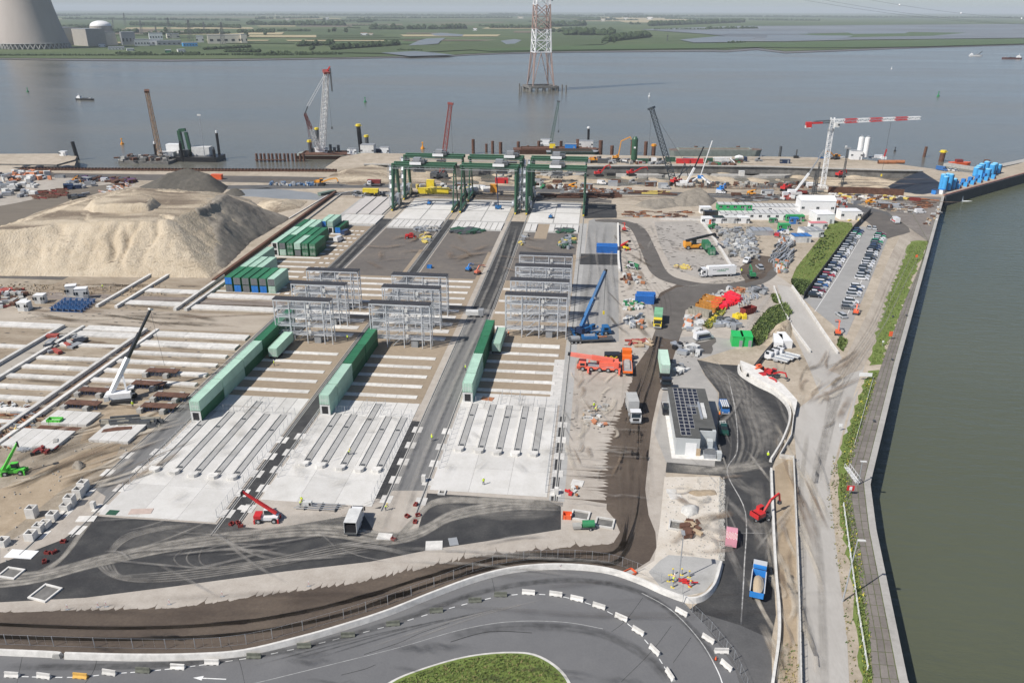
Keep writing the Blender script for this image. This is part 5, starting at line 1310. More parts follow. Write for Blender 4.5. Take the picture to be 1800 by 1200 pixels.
for bi,(b,nm,y_,xc,dy) in enumerate(zip(BL,('left','middle','right'),(159.6,161.8,170.5),(-78.3,-50.3,-18.6),(4.5,4.5,4.5))):
 x0,x1=b['x0']+(1 if bi else 2.5),b['x1']-.4
 fence('safety_fence','thin steel fence with a notch crossing the %s white apron below the ballast' % nm,[(x0+2.6,y_),(xc-2.2,y_),(xc-2.2,y_+dy),(xc+2.2,y_+dy),(xc+2.2,y_),(x1,y_)],1.9,2.4)
 fence('side_fence','steel mesh fence down the right side of the %s white apron' % nm,[(x1,y_),(x1,b['yf']+1.5)],1.9,2.4)
 fence('side_fence','steel mesh fence down the left side of the %s white apron' % nm,[(b['x0']+.4,y_-4),(b['x0']+.4,b['yf']+8)],1.9,2.4)
# ================= vehicles and machines =================
# every builder has its front towards +X, wheels on z = 0
def paint(n,c): return M(n+'_car_paint',c,.28,.04,.5,coat=.5)
CARP={'white':paint('white',(.72,.72,.72)),'silver':paint('silver',(.42,.43,.44)),'grey':paint('grey',(.14,.145,.15)),'black':paint('black',(.015,.015,.018)),
  'navy blue':paint('navy_blue',(.02,.04,.10)),'blue':paint('blue',(.03,.12,.33)),'red':paint('red',(.42,.02,.03)),'dark red':paint('dark_red',(.16,.015,.03)),'green':paint('green',(.02,.30,.12)),'pale grey':paint('pale_grey',(.52,.53,.54))}
def wheels4(t,xs,half,r=.33,w=.22,key='cw'):
 for x in xs:
  for s in (-1,1): part('wheel',t,(key,r,w),lambda m:(m.tube((0,-w/2,0),(0,w/2,0),r,n=12,mat=rubber),m.tube((0,-w/2-.01,0),(0,w/2+.01,0),r*.55,n=8,mat=steel)),(x,s*half,r))
def car(loc,rz,col,label,kind='hatchback',group=None):
 t=thing('parked_car' if group else 'car',label,'car',loc,rz,group);m_=CARP[col];L_={'hatchback':4.1,'estate':4.7,'suv':4.6}[kind];H=1.62 if kind=='suv' else 1.45
 def low(m):
  m.profile([(-L_/2,.3),(-L_/2-.02,.75),(-L_/2+.08,.92),(L_/2-1.1,.9),(L_/2-.15,.72),(L_/2,.55),(L_/2-.05,.26)],1.72,m_)
 part('body',t,('cl',col,kind),low)
 r0=-L_/2+(.12 if kind != 'hatchback' else .2);r1=L_/2-1.15
 def cabin(m):
  m.add([(r0,-.80,.9),(r1,-.80,.88),(r1,.80,.88),(r0,.80,.9),(r0+.35,-.62,H),(r1-.85,-.62,H),(r1-.85,.62,H),(r0+.35,.62,H)],[(0,1,5,4),(1,2,6,5),(2,3,7,6),(3,0,4,7)],glass)
 part('windows',t,('cg',kind),cabin)
 for s in (-1,1): part('headlight',t,('ch',kind),lambda m:m.box(L_/2-.1,0,.6,.16,.32,.12,offw),(0,s*.62,0))
 part('roof',t,('cr',col,kind),lambda m:m.box((r0+r1)/2-.25,0,H-.01,(r1-r0)-1.15,1.26,.05,m_))
 wheels4(t,(-L_/2+.8,L_/2-.85),.78)
 return t
def van(loc,rz,col,label,L_=5.4,H=2.3,strip=None,cat='van',glazed=False):
 t=thing('van',label,cat,loc,rz);m_=CARP[col]
 part('body',t,('vb',col,L_,H),lambda m:(m.profile([(-L_/2,.35),(-L_/2,H),(L_/2-1.5,H),(L_/2-.75,1.25),(L_/2-.1,1.05),(L_/2,.4)],1.9,m_)))
 part('windscreen',t,('vw',L_,H),lambda m:m.bar((L_/2-1.42,0,H-.12),(L_/2-.86,0,1.38),1.6,.06,glass),(.06,0,.03))
 for s in (-1,1): part('side_window',t,('vs',L_,H,glazed),lambda m:m.box(L_/2-1.75,0,1.35,.8,.04,.6,glass) if not glazed else m.box(-.4,0,1.3,L_-2.2,.04,.6,glass),(0,s*.95,0))
 part('bumper',t,('vbm',L_),lambda m:m.box(L_/2-.02,0,.35,.14,1.86,.3,greyp));part('rear_bumper',t,('vrb',L_),lambda m:m.box(-L_/2+.02,0,.35,.12,1.86,.25,greyp))
 for s in (-1,1): part('headlight',t,('vh',L_),lambda m:m.box(L_/2-.06,0,.75,.14,.3,.18,offw),(0,s*.72,0));part('mirror',t,('vm',L_),lambda m:m.box(L_/2-1.25,0,1.25,.12,.22,.28,blackp),(0,s*1.06,0))
 if strip: mb=MB();mb.box(-.3,0,.75,L_-1.6,1.94,.5,strip);ob('stripe',mb,t)
 wheels4(t,(-L_/2+1,L_/2-.95),.85,.36)
 return t
def truck_cab(t,col,x,key,w=2.45,h=2.9):
 part('cab',t,('tc',key),lambda m:(m.profile([(x-1.0,.7),(x-1.0,h+.1),(x+.7,h+.1),(x+1.05,1.9),(x+1.1,.5),(x-.2,.5)],w,col)))
 part('windscreen',t,('tw',key),lambda m:m.bar((x+.78,0,h-.3),(x+1.06,0,1.75),w-.3,.05,glass),(.02,0,0))
 for s in (-1,1): part('side_window',t,('ts',key),lambda m:m.box(x+.1,0,1.8,.9,.04,.75,glass),(0,s*(w/2+.005),0))
 part('bumper',t,('tb',key),lambda m:m.box(x+1.12,0,.4,.18,w,.45,greyp));part('grille',t,('tg',key),lambda m:m.box(x+1.1,0,.95,.06,w*.6,.55,blackp));part('sun_visor',t,('tv',key),lambda m:m.box(x+.9,0,h-.12,.5,w-.1,.1,blackp))
 for s in (-1,1):
  part('headlight',t,('th',key),lambda m:m.box(x+1.16,0,.62,.16,.3,.18,offw),(0,s*w*.38,0));part('mirror',t,('tm',key),lambda m:(m.box(x+.95,0,1.5,.12,.22,.8,blackp)),(0,s*(w/2+.18),0))
 part('side_tank',t,('tk',key),lambda m:[m.box(x-2.4,s*.95,.4,1.3,.5,.6,steel) for s in (-1,1)])
def dual(t,xs,r=.5,half=1.0,w=.5): wheels4(t,xs,half,r,w,'tw')
def person(loc,rz,label,vest=hiviz,helmet=white,pose='stand'):
 """one continuous skinned body with clothing colours by height"""
 t=thing('person',label,'person',loc,rz)
 lean={'stand':0.0,'bend':.45,'walk':.06}[pose]
 key=('pb',pose)
 if key not in CACHE:
  me=bpy.data.meshes.new('body')
  hip=.95;a=lean
  def up_(d): return (math.sin(a)*d,math.cos(a)*d)
  st=.22 if pose=='walk' else .06
  pts=[(0,0,hip),(up_(.25)[0],0,hip+up_(.25)[1]),(up_(.48)[0],0,hip+up_(.48)[1]),(up_(.60)[0],0,hip+up_(.60)[1]),(up_(.74)[0]+.02,0,hip+up_(.74)[1]),(up_(.80)[0]+.02,0,hip+up_(.80)[1])]
  rad=[.15,.14,.16,.06,.10,.07];e=[(0,1),(1,2),(2,3),(3,4),(4,5)]
  sh_=Vector((up_(.46)[0],0,hip+up_(.46)[1]))
  for s in (-1,1):
   b=len(pts)
   pts += [(0,s*.10,hip-.08),(st*s*.6+.03,s*.11,.50),(st*s,s*.11,.08),(st*s+.14,s*.12,.05)];rad += [.10,.075,.055,.045];e += [(0,b),(b,b+1),(b+1,b+2),(b+2,b+3)]
   b=len(pts);el=sh_+Vector((.02+lean*.3,s*.27,-.28));ha=sh_+Vector((.14+lean*.4,s*.25,-.52))
   pts += [tuple(sh_+Vector((0,s*.19,-.02))),tuple(el),tuple(ha),tuple(ha+Vector((.04,0,-.08)))];rad += [.07,.05,.035,.03];e += [(2,b),(b,b+1),(b+1,b+2),(b+2,b+3)]
  me.from_pydata(pts,e,[])
  o=bpy.data.objects.new('tmp',me);COL.objects.link(o);o.modifiers.new('s','SKIN');o.modifiers.new('u','SUBSURF').levels=1
  for i,r in enumerate(rad): me.skin_vertices[0].data[i].radius=(r,r)
  me.skin_vertices[0].data[0].use_root=True
  dg=bpy.context.evaluated_depsgraph_get();CACHE[key]=bpy.data.meshes.new_from_object(o.evaluated_get(dg));bpy.data.objects.remove(o)
 k2=(key,vest.name)
 if k2 not in CACHE:
  me=CACHE[key].copy();me.materials.clear()
  for m_ in (denim,vest,skin): me.materials.append(m_)
  for p in me.polygons:
   z=p.center.z-(p.center.x*.4 if pose=='bend' else 0)
   p.material_index=0 if z<.92 else 1 if z<(1.50 if pose != 'bend' else 1.22) else 2
  me.shade_smooth();CACHE[k2]=me
 link('body',CACHE[k2],t)
 hx,hz=math.sin(lean)*.80+.02,.95+math.cos(lean)*.80
 part('helmet',t,('hl',helmet.name),lambda m:m.lathe([(.135*math.cos(q),.12*math.sin(q)) for q in (0,.4,.8,1.2,1.5)],10,helmet),(hx,0,hz-.04))
 return t
def mobile_crane(loc,rz,col,label,boom,elev,bl,bcol2=None,axles=5,out=True,slew=0.0,counter=None,key='mc',cat='mobile crane',group=None):
 t=thing('mobile_crane',label,cat,loc,rz,group);L_=11.5
 mb=MB();mb.box(0,0,.75,L_,2.6,.6,col);mb.box(-1,0,1.35,L_-4,2.2,.25,greyp);ob('chassis',mb,t)
 mb=MB();mb.profile([(L_/2-2.4,.9),(L_/2-2.4,2.5),(L_/2-.6,2.5),(L_/2-.05,1.6),(L_/2,.6)],2.6,col);ob('driver_cab',mb,t)
 mb=MB();mb.bar((L_/2-.5,0,2.4),(L_/2-.1,0,1.65),2.3,.06,glass);ob('windscreen',mb,t)
 for s in (-1,1): mb=MB();mb.box(L_/2-1.5,s*1.31,1.6,1.2,.04,.7,glass);ob('side_window',mb,t)
 dual(t,[-L_/2+1.0+(L_-2.6)*k/(axles-1) for k in range(axles)],.65,1.1,.5)
 if out:
  for x in (-L_/2+.3,L_/2-3.1):
   for s in (-1,1): part('outrigger',t,('or',col.name),lambda m:(m.box(0,0,.7,.45,2.4,.4,col),m.tube((0,0,0),(0,0,.9),.16,n=6,mat=steel),m.box(0,0,0,.8,.8,.1,wood)),(x,s*2.6,0))
 up_=Matrix.Rotation(slew,3,'Z')
 piv=Vector((-1.2,0,2.2));d=up_ @ Vector((math.cos(elev),0,math.sin(elev)))
 def R2(x,y): v=up_ @ Vector((x,y,0));return piv.x+v.x,v.y
 mb=MB();x_,y_=R2(-1.2,0);mb.box(x_,y_,1.5,4.6,2.3,1.3,col,rz=slew);ob('superstructure',mb,t)
 mb=MB();x_,y_=R2(-3.3,0);mb.box(x_,y_,1.5,1.3,2.7,1.5,counter or col,rz=slew);ob('counterweight',mb,t)
 mb=MB();x_,y_=R2(.9,-1.1);mb.box(x_,y_,1.7,1.7,.9,1.5,col,rz=slew);mb.box(*R2(1.35,-1.1),2.3,.9,.94,.8,glass,rz=slew);ob('operator_cab',mb,t)
 b0=piv+up_ @ Vector((-2.4,.25,.9));secs=4 if boom>22 else 2
 mb=MB();q=b0
 for k in range(secs):
  r0_=b0+d*(boom*k/secs);r1_=b0+d*(boom*(k+1)/secs);w=1.05-.17*k
  mb.bar(r0_,r1_,w,w*1.05,col if (k<secs-1 or not bcol2) else bcol2)
 ob('telescopic_boom',mb,t)
 if elev>.3:
  sd=up_ @ Vector((0,-1,0))
  for k in range(4): a_=b0+d*(boom*(.34+.055*k))+sd*.50;mb=MB();mb.bar(a_,a_+d*.62,.05,.62,white);ob('boom_letter',mb,t)
 tip=b0+d*boom
 mb=MB();mb.bar(tip-d*.3,tip+d*.7,.6,.8,blackp);ob('boom_head',mb,t)
 if elev>.3:
  mb=MB();mb.bar(b0+d*1+Vector((0,0,-.4)),b0+d*boom*.33,.4,mat=blackp);mb.bar(piv+up_ @ Vector((1.2,.25,-.2)),b0+d*boom*.22,.38,mat=steel);ob('lift_cylinder',mb,t)
  if bl: mb=MB();hk=tip+d*.4;mb.bar(hk,(hk.x,hk.y,hk.z-bl),.1,mat=steeld);mb.box(hk.x,hk.y,hk.z-bl-.9,.5,.5,1.0,yellow);ob('hook_block',mb,t)
 return t,b0,d
def excavator(loc,rz,col,label,wheeled=False,reach=(2.6,3.4,2.2),slew=0.0,s=1.0,cat='excavator',up_deg=50):
 t=thing('excavator',label,cat,loc,rz)
 if wheeled:
  mb=MB();mb.box(0,0,.55,4.4*s,1.5*s,.45,steeld);mb.box(2.5*s,0,.4,.2,2.4*s,.6,steeld);ob('undercarriage',mb,t);wheels4(t,(-1.5*s,1.5*s),1.0*s,.55*s,.45,'ew')
 else:
  tracks(t,4.6*s,3.0*s,.95*s,.6*s);mb=MB();mb.box(0,0,.4*s,2.2*s,1.9*s,.5*s,steeld);ob('undercarriage',mb,t)
 z=1.15*s;U_=link('upper_structure',None,t,(0,0,z),slew) if False else None
 A=Matrix.Rotation(slew,3,'Z')
 def bx(m,x,y,zz,sx,sy,sz,mat): v=A @ Vector((x*s,y*s,0));m.box(v.x,v.y,z+zz*s,sx*s,sy*s,sz*s,mat,rz=slew)
 mb=MB();bx(mb,-.6,0,0,3.4,2.5,.35,steeld);bx(mb,-1.0,-.1,.35,2.3,2.3,.95,col);bx(mb,-2.1,0,.2,.6,2.5,1.1,col);ob('house',mb,t)
 mb=MB();bx(mb,.45,.75,.35,1.5,.95,1.5,glass);bx(mb,.45,.75,1.85,1.6,1.0,.08,col);bx(mb,-.3,.75,.35,.08,.95,1.5,col);ob('cab',mb,t)
 def pt(x,y,zz): v=A @ Vector((x*s,y*s,0));return Vector((v.x,v.y,z+zz*s))
 b1,b2,b3=reach;e=ra(up_deg)
 p0=pt(.6,-.2,.4);p1=pt(.6+b1*math.cos(e),-.2,.4+b1*math.sin(e));p2=pt(.6+b1*math.cos(e)+b2*math.cos(e*.3),-.2,.4+b1*math.sin(e)+b2*math.sin(e*.3))
 p3=pt(.6+b1*math.cos(e)+b2*math.cos(e*.3)+.6,-.2,.4+b1*math.sin(e)+b2*math.sin(e*.3)-b3)
 mb=MB();mb.bar(p0,p1,.42*s,.55*s,col);mb.bar(p1,p2,.38*s,.5*s);ob('boom',mb,t)
 mb=MB();mb.bar(p2,p3,.34*s,.4*s,col);mb.bar(p1,p2.lerp(p3,.1)+Vector((0,0,.4)),.16*s,mat=steel);ob('stick',mb,t)
 mb=MB();v=p3;mb.box(v.x,v.y,v.z-.8*s,.9*s,.9*s,.8*s,steeld,rz=slew,top=.7);ob('bucket',mb,t);t.scale=(.85,)*3
 return t
def telehandler(loc,rz,col,label,boom=6.5,elev=.35,cat='telehandler',body=None,loadcol=None,slew=0.0):
 t=thing('telehandler',label,cat,loc,rz);body=body or col
 mb=MB();mb.box(0,0,.6,5.2,1.6,.8,body);mb.box(-1.9,0,1.2,1.6,2.2,.8,col);ob('chassis',mb,t)
 wheels4(t,(-1.7,1.8),1.05,.62,.45,'tlw')
 mb=MB();mb.box(.2,.65,1.3,1.6,.95,1.35,glass);mb.box(.2,.65,2.65,1.7,1.0,.1,body);mb.box(-.6,.65,1.3,.1,.95,1.35,body);ob('cab',mb,t)
 A=Matrix.Rotation(slew,3,'Z');b0=A @ Vector((-2.2,-.3,0))+Vector((0,0,2.0));d=A @ Vector((math.cos(elev),0,math.sin(elev)))
 mb=MB();mb.bar(b0,b0+d*boom*.6,.6,.65,col);mb.bar(b0+d*boom*.55,b0+d*boom,.45,.5);ob('boom',mb,t)
 e=b0+d*boom;mb=MB();mb.box(e.x,e.y,e.z-.9,.35,1.3,1.1,blackp,rz=slew);ob('fork_carriage',mb,t)
 for x in (-2.6,2.7):
  for s in (-1,1): part('stabiliser',t,('stb',col.name),lambda m:m.box(0,0,0,.3,.4,1.0,col),(x,s*1.1,0))
 t.scale=(.82,)*3
 return t
def boom_lift(loc,rz,col,label,r=6.0,e=1.0,slew=0.0):
 t=thing('boom_lift',label,'boom lift',loc,rz)
 mb=MB();mb.box(0,0,.45,2.8,1.6,.5,steeld);mb.box(-.3,0,.95,2.4,1.9,.9,col,rz=slew);ob('chassis',mb,t);wheels4(t,(-1.1,1.1),1.0,.45,.35,'blw')
 A=Matrix.Rotation(slew,3,'Z');b0=A @ Vector((-1.2,0,0))+Vector((0,0,1.6));d=A @ Vector((math.cos(e),0,math.sin(e)));b1=b0+d*r*.55
 mb=MB();mb.bar(b0,b1,.38,.42,col);ob('lower_boom',mb,t)
 d2=A @ Vector((math.cos(e*.4),0,-math.sin(e*.2)));b2=b1+d2*r*.55;mb=MB();mb.bar(b1,b2,.3,.32,col);ob('upper_boom',mb,t)
 mb=MB();mb.box(b2.x,b2.y,b2.z-.9,.9,1.8,.12,steeld,rz=slew)
 for q in (-.45,.45):
  v=A @ Vector((q,0,0));mb.box(b2.x+v.x,b2.y+v.y,b2.z-.1,.06,1.8,.06,col,rz=slew)
 for qx in (-.4,.4):
  for qy in (-.85,.85): v=A @ Vector((qx,qy,0));mb.box(b2.x+v.x,b2.y+v.y,b2.z-.9,.06,.06,.85)
 ob('basket',mb,t);t.scale=(.78,)*3;return t
def crawler_crane(loc,rz,col,boomc,label,bl,be,w=1.8,s=1.0,mast=None,hook=0,tipc=None,bodyc=None,parts_n=18):
 t=thing('crawler_crane',label,'crawler crane',loc,rz);bodyc=bodyc or col
 tracks(t,8*s,6.2*s,1.3*s,1.0*s);mb=MB();mb.box(0,0,.9*s,4*s,4.4*s,.7*s,steeld);ob('undercarriage',mb,t)
 mb=MB();mb.box(-2*s,0,1.7*s,8*s,3*s,1.9*s,bodyc);mb.box(-6.2*s,0,1.7*s,1.4*s,4.6*s,2.2*s,col);ob('house',mb,t)
 mb=MB();mb.box(2.6*s,1.7*s,1.8*s,1.7*s,1.2*s,1.9*s,bodyc);mb.box(3.1*s,1.72*s,2.3*s,.8*s,1.24*s,1.1*s,glass);ob('cab',mb,t)
 b0=Vector((2*s,0,2.2*s));d=Vector((math.cos(be),0,math.sin(be)));tip=b0+d*bl
 mb=MB();lattice(mb,b0,tip,w*.5,w,1,boomc,ch=.26);mb=MB();lattice(mb,b0,tip,w,w*.8,parts_n,boomc,ch=.22,up=(0,1,0));ob('lattice_boom',mb,t)
 mb=MB();mb.bar(tip-d*.6,tip+d*1.2,w*.9,1.2,tipc or steeld);ob('boom_head',mb,t)
 g=Vector((-4*s,0,8*s));mb=MB();mb.bar((-1*s,.8,3.2*s),g,.3,mat=boomc);mb.bar((-1*s,-.8,3.2*s),g,.3);mb.bar((-6*s,0,3.5*s),g,.25);ob('gantry_frame',mb,t)
 mb=MB()
 for y in (-.4,.4): mb.bar(g+Vector((0,y,0)),tip+Vector((0,y,0)),.12,mat=steel)
 ob('pendant_lines',mb,t)
 if hook: mb=MB();mb.bar(tip+d*.8,tip+d*.8+Vector((0,0,-hook)),.14,mat=steeld);e_=tip+d*.8+Vector((0,0,-hook));mb.box(e_.x,e_.y,e_.z-1.2,.7,.7,1.3,steeld);ob('hook_block',mb,t)
 return t
def skip_box(name,label,loc,rz,col,L_=5,W=2.3,h=1.5,cat='skip',fill=None,group=None):
 t=thing(name,label,cat,loc,rz,group)
 def f(m):
  for s in (-1,1): m.box(s*(L_/2-.05),0,0,.1,W,h,col);m.box(0,s*(W/2-.05),0,L_,.1,h,col)
  m.box(0,0,0,L_-.1,W-.1,.12,col)
  for k in range(int(L_)):
   for s in (-1,1): m.box(-L_/2+.5+k,s*(W/2+.03),.1,.1,.08,h-.15,col)
 part('shell',t,('sk',col.name,L_,W,h),f)
 if fill: part('contents',t,('skf',fill.name,L_,W,h),lambda m:m.box(0,0,.12,L_-.2,W-.2,h*.6,fill,top=.7))
 return t
# ---- big blue mobile crane by the racks ----
c=P(1042,586);a=ang((1020,592),(1070,590))
mobile_crane((c[0]-.5,c[1]-.6),a,bluep,'big blue mobile crane with raised telescopic boom beside the right racks',17.5,ra(56),12.8,M('boom_dark_blue',(.03,.10,.22),.4,.1,1),6,True,ra(38),navy,key='blue')
c=P(1038,601);t=thing('ballast_trailer','grey low-loader with counterweights parked in front of the blue crane','trailer',c,ang((1018,603),(1070,601)))
mb=MB();mb.box(0,0,.9,13,2.5,.35,steeld);mb.box(-2,0,.5,8,1.4,.4,steeld);ob('bed',mb,t)
mb=MB();mb.box(-.4,0,1.25,4.4,2.2,.8,bluep);mb.box(-.4,0,2.05,3.0,1.2,.3,steel);ob('crane_section',mb,t);mb=MB();mb.box(3.6,.4,1.25,2.4,.5,.3,rusto);mb.box(-4.4,0,1.25,2.4,2,.5,greyp);ob('load',mb,t)
for x in (-5.6,-4.4,-3.2): dual(t,(x,),.45,.95,.4)
# ---- orange mobile crane and truck ----
c=P(1052,652);mobile_crane((c[0],c[1]+.6),ang((1100,655),(1020,650)),M('crane_orange',(.80,.16,.10),.42,.08,.8),'orange-red five-axle mobile crane with its boom lying forward above the cab',11.2,ra(7),0,M('crane_white_letters',(.80,.22,.16),.5,.1,.8),5,True,0.06)
def tractor(loc,rz,col,label,fifth=True,extra=None,cat='truck',key=None):
 t=thing('truck',label,cat,loc,rz)
 mb=MB();mb.box(-1.4,0,.7,5.6,1.1,.3,steeld);ob('chassis',mb,t);truck_cab(t,col,1.5,key or col.name)
 dual(t,(1.2,-2.2),.5,1.0,.45);return t
cc=M('truck_orange',(.86,.17,.02),.4,.06,.8)
c0,c1=P(1103,668),P(1101,622);a=ang((1104,668),(1101,622));t=thing('flatbed_truck','bright orange flatbed truck parked nose away beside the orange crane','truck',P(1102,646),a)
truck_cab(t,cc,5.6,'or',2.5,3.0);mb=MB();mb.box(-.4,0,.8,11,1.1,.3,steeld);mb.box(-1.6,0,1.1,8.6,2.5,.2,greyp);mb.box(-5.8,0,1.1,.3,2.5,.5,cc);ob('flatbed',mb,t)
mb=MB()
for s in (-1,1): mb.box(-1.6,s*1.2,1.3,8.4,.08,.35,cc)
mb.box(2.6,0,1.3,1.4,2.5,1.2,cc);mb.box(-1,0,1.3,5.5,1.3,.4,concg);ob('load',mb,t);dual(t,(5.2,1.0,-2.6,-3.9),.5,1.0,.5)
c=P(1080,632);t=thing('counterweight_cover','black tarpaulin heap with yellow zigzag behind the orange crane','tarpaulin',c)
mb=MB();mb.profile([(-2.8,0),(-2.8,1.8),(1.0,2.0),(3.4,1.2),(5.0,.5),(5.0,0)],2.4,blackp);ob('cover',mb,t)
mb=MB();z_=[(-2.4,1.5),(-1.7,.9),(-.9,1.5),(-.1,.9),(.7,1.5)]
for p,q in zip(z_,z_[1:]): mb.bar((p[0],-1.24,p[1]),(q[0],-1.24,q[1]),.16,.16,yellow)
ob('zigzag',mb,t)
# ---- trucks on and by the haul road ----
def hook_truck(loc,rz,cabc,boxc,label,bl=6.2,bh=2.3,key='h',rzc=0.0,topc=None):
 t=thing('truck',label,'truck',loc,rz)
 mb=MB();mb.box(-.5,0,.75,9.2,1.0,.3,steeld);ob('chassis',mb,t);truck_cab(t,cabc,3.9,key)
 mb=MB();mb.box(-1.6,0,1.15,bl,2.5,bh,boxc);ob('load_box',mb,t)
 mb=MB();mb.box(-1.6,0,1.15+bh,bl+.04,2.54,.08,topc or boxc)
 for k in range(5): mb.box(-1.6-bl/2+bl*(k+.5)/5,0,1.2+bh,.12,2.5,.12)
 ob('top_frame',mb,t)
 dual(t,(3.6,-2.6,-3.9),.5,1.0,.5);return t
a=ang((1108,710),(1120,750))
hook_truck(P(1112,728),a,CARP['white'],M('grey_silver_load',(.42,.42,.41),.6,.1,.6),'white truck with a grey block load heading down the brown haul road',5.0,2.6,'wh')
a=ang((1160,560),(1157,590))
hook_truck(P(1156,568),a,yellow,M('pale_green_tarp',(.20,.42,.26),.7,.1,.5),'yellow-cabbed truck with a green tarpaulin at the top of the haul road',6.6,2.2,'ye')
c=P(1168,668);a=-math.pi/2+.0
t=hook_truck((c[0],c[1]-1.2),a,CARP['black'],blackp,'black semi-trailer tractor parked nose towards us under the pale container',.6,.3,'bl')
t=thing('container_trailer','trailer chassis under the pale container by the haul road','trailer',P(1169,655),math.pi/2)
mb=MB();mb.box(2,0,.9,11,1.2,.25,steeld);ob('chassis',mb,t);dual(t,(4.6,5.8,7.0),.45,1.0,.4)
c=P(1168,662);container((c[0],c[1]-.6,1.18),L40-2,M('white_green_container',(.50,.66,.55),.5,.05,.4),'white-green container on the truck by the haul road',group='containers on trailers')
cname[MATS['white_green_container']]='white-green'
# tipper with sand on the new black road
c=P(1331,1032);a=ang((1331,1050),(1336,1005));t=thing('tipper_truck','blue and white tipper truck loaded with sand on the new black road','truck',c,a)
tb=M('tipper_blue',(.03,.22,.60),.4,.08,.6)
mb=MB();mb.box(0,0,.7,8.4,1.1,.3,steeld);ob('chassis',mb,t);truck_cab(t,CARP['pale grey'],3.6,'tip',2.5,3.0)
mb=MB();mb.box(2.5,0,2.6,.5,2.4,.55,tb);ob('roof_panel',mb,t)
mb=MB()
for s in (-1,1): mb.box(-1.3,s*1.2,1.1,6.2,.1,1.4,tb);mb.box(-1.3,s*1.25,2.45,6.3,.18,.12,CARP['pale grey'])
mb.box(1.8,0,1.1,.12,2.4,1.6,tb);mb.box(-4.4,0,1.1,.12,2.4,1.2,tb);mb.box(-1.3,0,1.1,6.1,2.3,.15,steeld);ob('tipper_body',mb,t)
mb=MB();mb.lathe([(1.15,0),(1.1,.5),(.6,.95),(.15,1.15),(0.01,1.18)],14,sandp);mb.v=[(x*2.55-1.3,y,z*.9+1.25) for x,y,z in mb.v];ob('sand_load',mb,t);t.scale=(.88,)*3
dual(t,(3.2,-1.6,-2.8),.5,1.0,.5)
# pink checkered van
c=P(1285,948);a=ang((1284,962),(1286,935));pk=M('pink_paint',(.66,.30,.36),.4,.08,.6)
t=thing('van','pink van with a red and white checkered rear roof parked on the new black road','van',c,a)
mb=MB();mb.profile([(-2.6,.3),(-2.6,1.95),(.9,1.95),(1.7,1.2),(2.5,1.0),(2.6,.35)],1.95,pk);ob('body',mb,t)
ck=M('check_white',(.80,.76,.76),.4,.05,.6);mb=MB()
for i in range(10):
 for j in range(8):
  mb.box(-.62-.2*i,-.86+.245*j,1.955,.2,.245,.012,ck if (i+j) % 2 else red)
ob('checker_panel',mb,t);mb=MB();mb.bar((.98,0,1.88),(1.66,0,1.27),1.6,.05,glass);ob('windscreen',mb,t);wheels4(t,(-1.6,1.6),.86,.36)
# red excavator on the black road
c=P(1336,912);excavator(c,ra(12),red,'red wheeled excavator reaching over the low wall on the new black road',True,(3.6,2.8,2.2),ra(28),.95,up_deg=52)
# service building cars
van(P(1272,722),ra(-88),'blue','blue van with a white roof rack by the solar-roofed building',4.9,2.0);
mb=MB()
for k in range(4): mb.box(0,-.7+.45*k,2.03,3.6,.28,.1,offw)
o=solo('roof_load',mb,'pale pipes strapped on the blue van by the building','roof load',(*P(1272,722),0),ra(-88))
t=thing('pickup_truck','dark green pickup parked below the blue van','pickup',P(1271,757),ra(-92))
mb=MB();mb.profile([(-2.6,.35),(-2.6,.95),(2.0,1.0),(2.6,.8),(2.65,.35)],1.85,M('pickup_green',(.015,.06,.045),.3,.05,1,coat=.4));mb.box(.3,0,.95,2.0,1.6,.75,glass,top=.8);mb.box(.2,0,1.66,1.5,1.3,.06,MATS['pickup_green']);ob('body',mb,t)
mb=MB();mb.box(-1.6,0,1.2,2.0,.08,.08,offw);mb.box(-1.6,.6,1.2,1.9,.08,.08,offw);mb.box(-1.6,-.6,1.2,1.9,.08,.08,offw)
for k in range(3): mb.box(-2.4+.8*k,0,1.2,.08,1.5,.08,offw)
ob('rack',mb,t);wheels4(t,(-1.6,1.6),.8,.38)
person(P(1264,734),0.5,'worker in orange trousers and green top between blue van and pickup',hivizo,yellow)
t=thing('pickup_truck','dark grey pickup left of the solar-roofed building','pickup',P(1170,722),ra(-90))
mb=MB();mb.profile([(-2.5,.35),(-2.5,1.0),(2.0,1.0),(2.5,.8),(2.55,.35)],1.85,CARP['black']);mb.box(0,0,.95,2.2,1.6,.75,glass,top=.8);mb.box(-.1,0,1.66,1.6,1.3,.06,CARP['black']);ob('body',mb,t)
mb=MB();mb.box(-1.9,0,1.0,1.0,1.6,.3,CARP['grey']);mb.box(-1.1,0,1.0,.2,1.6,.8,offw);ob('tool_box',mb,t);wheels4(t,(-1.6,1.6),.8,.38)
# minibus
van(P(1236,596),ang((1225,598),(1250,594)),'white','white and blue minibus by the small roundabout kerb',5.9,2.4,MATS['navy_blue_car_paint'],'minibus',True)
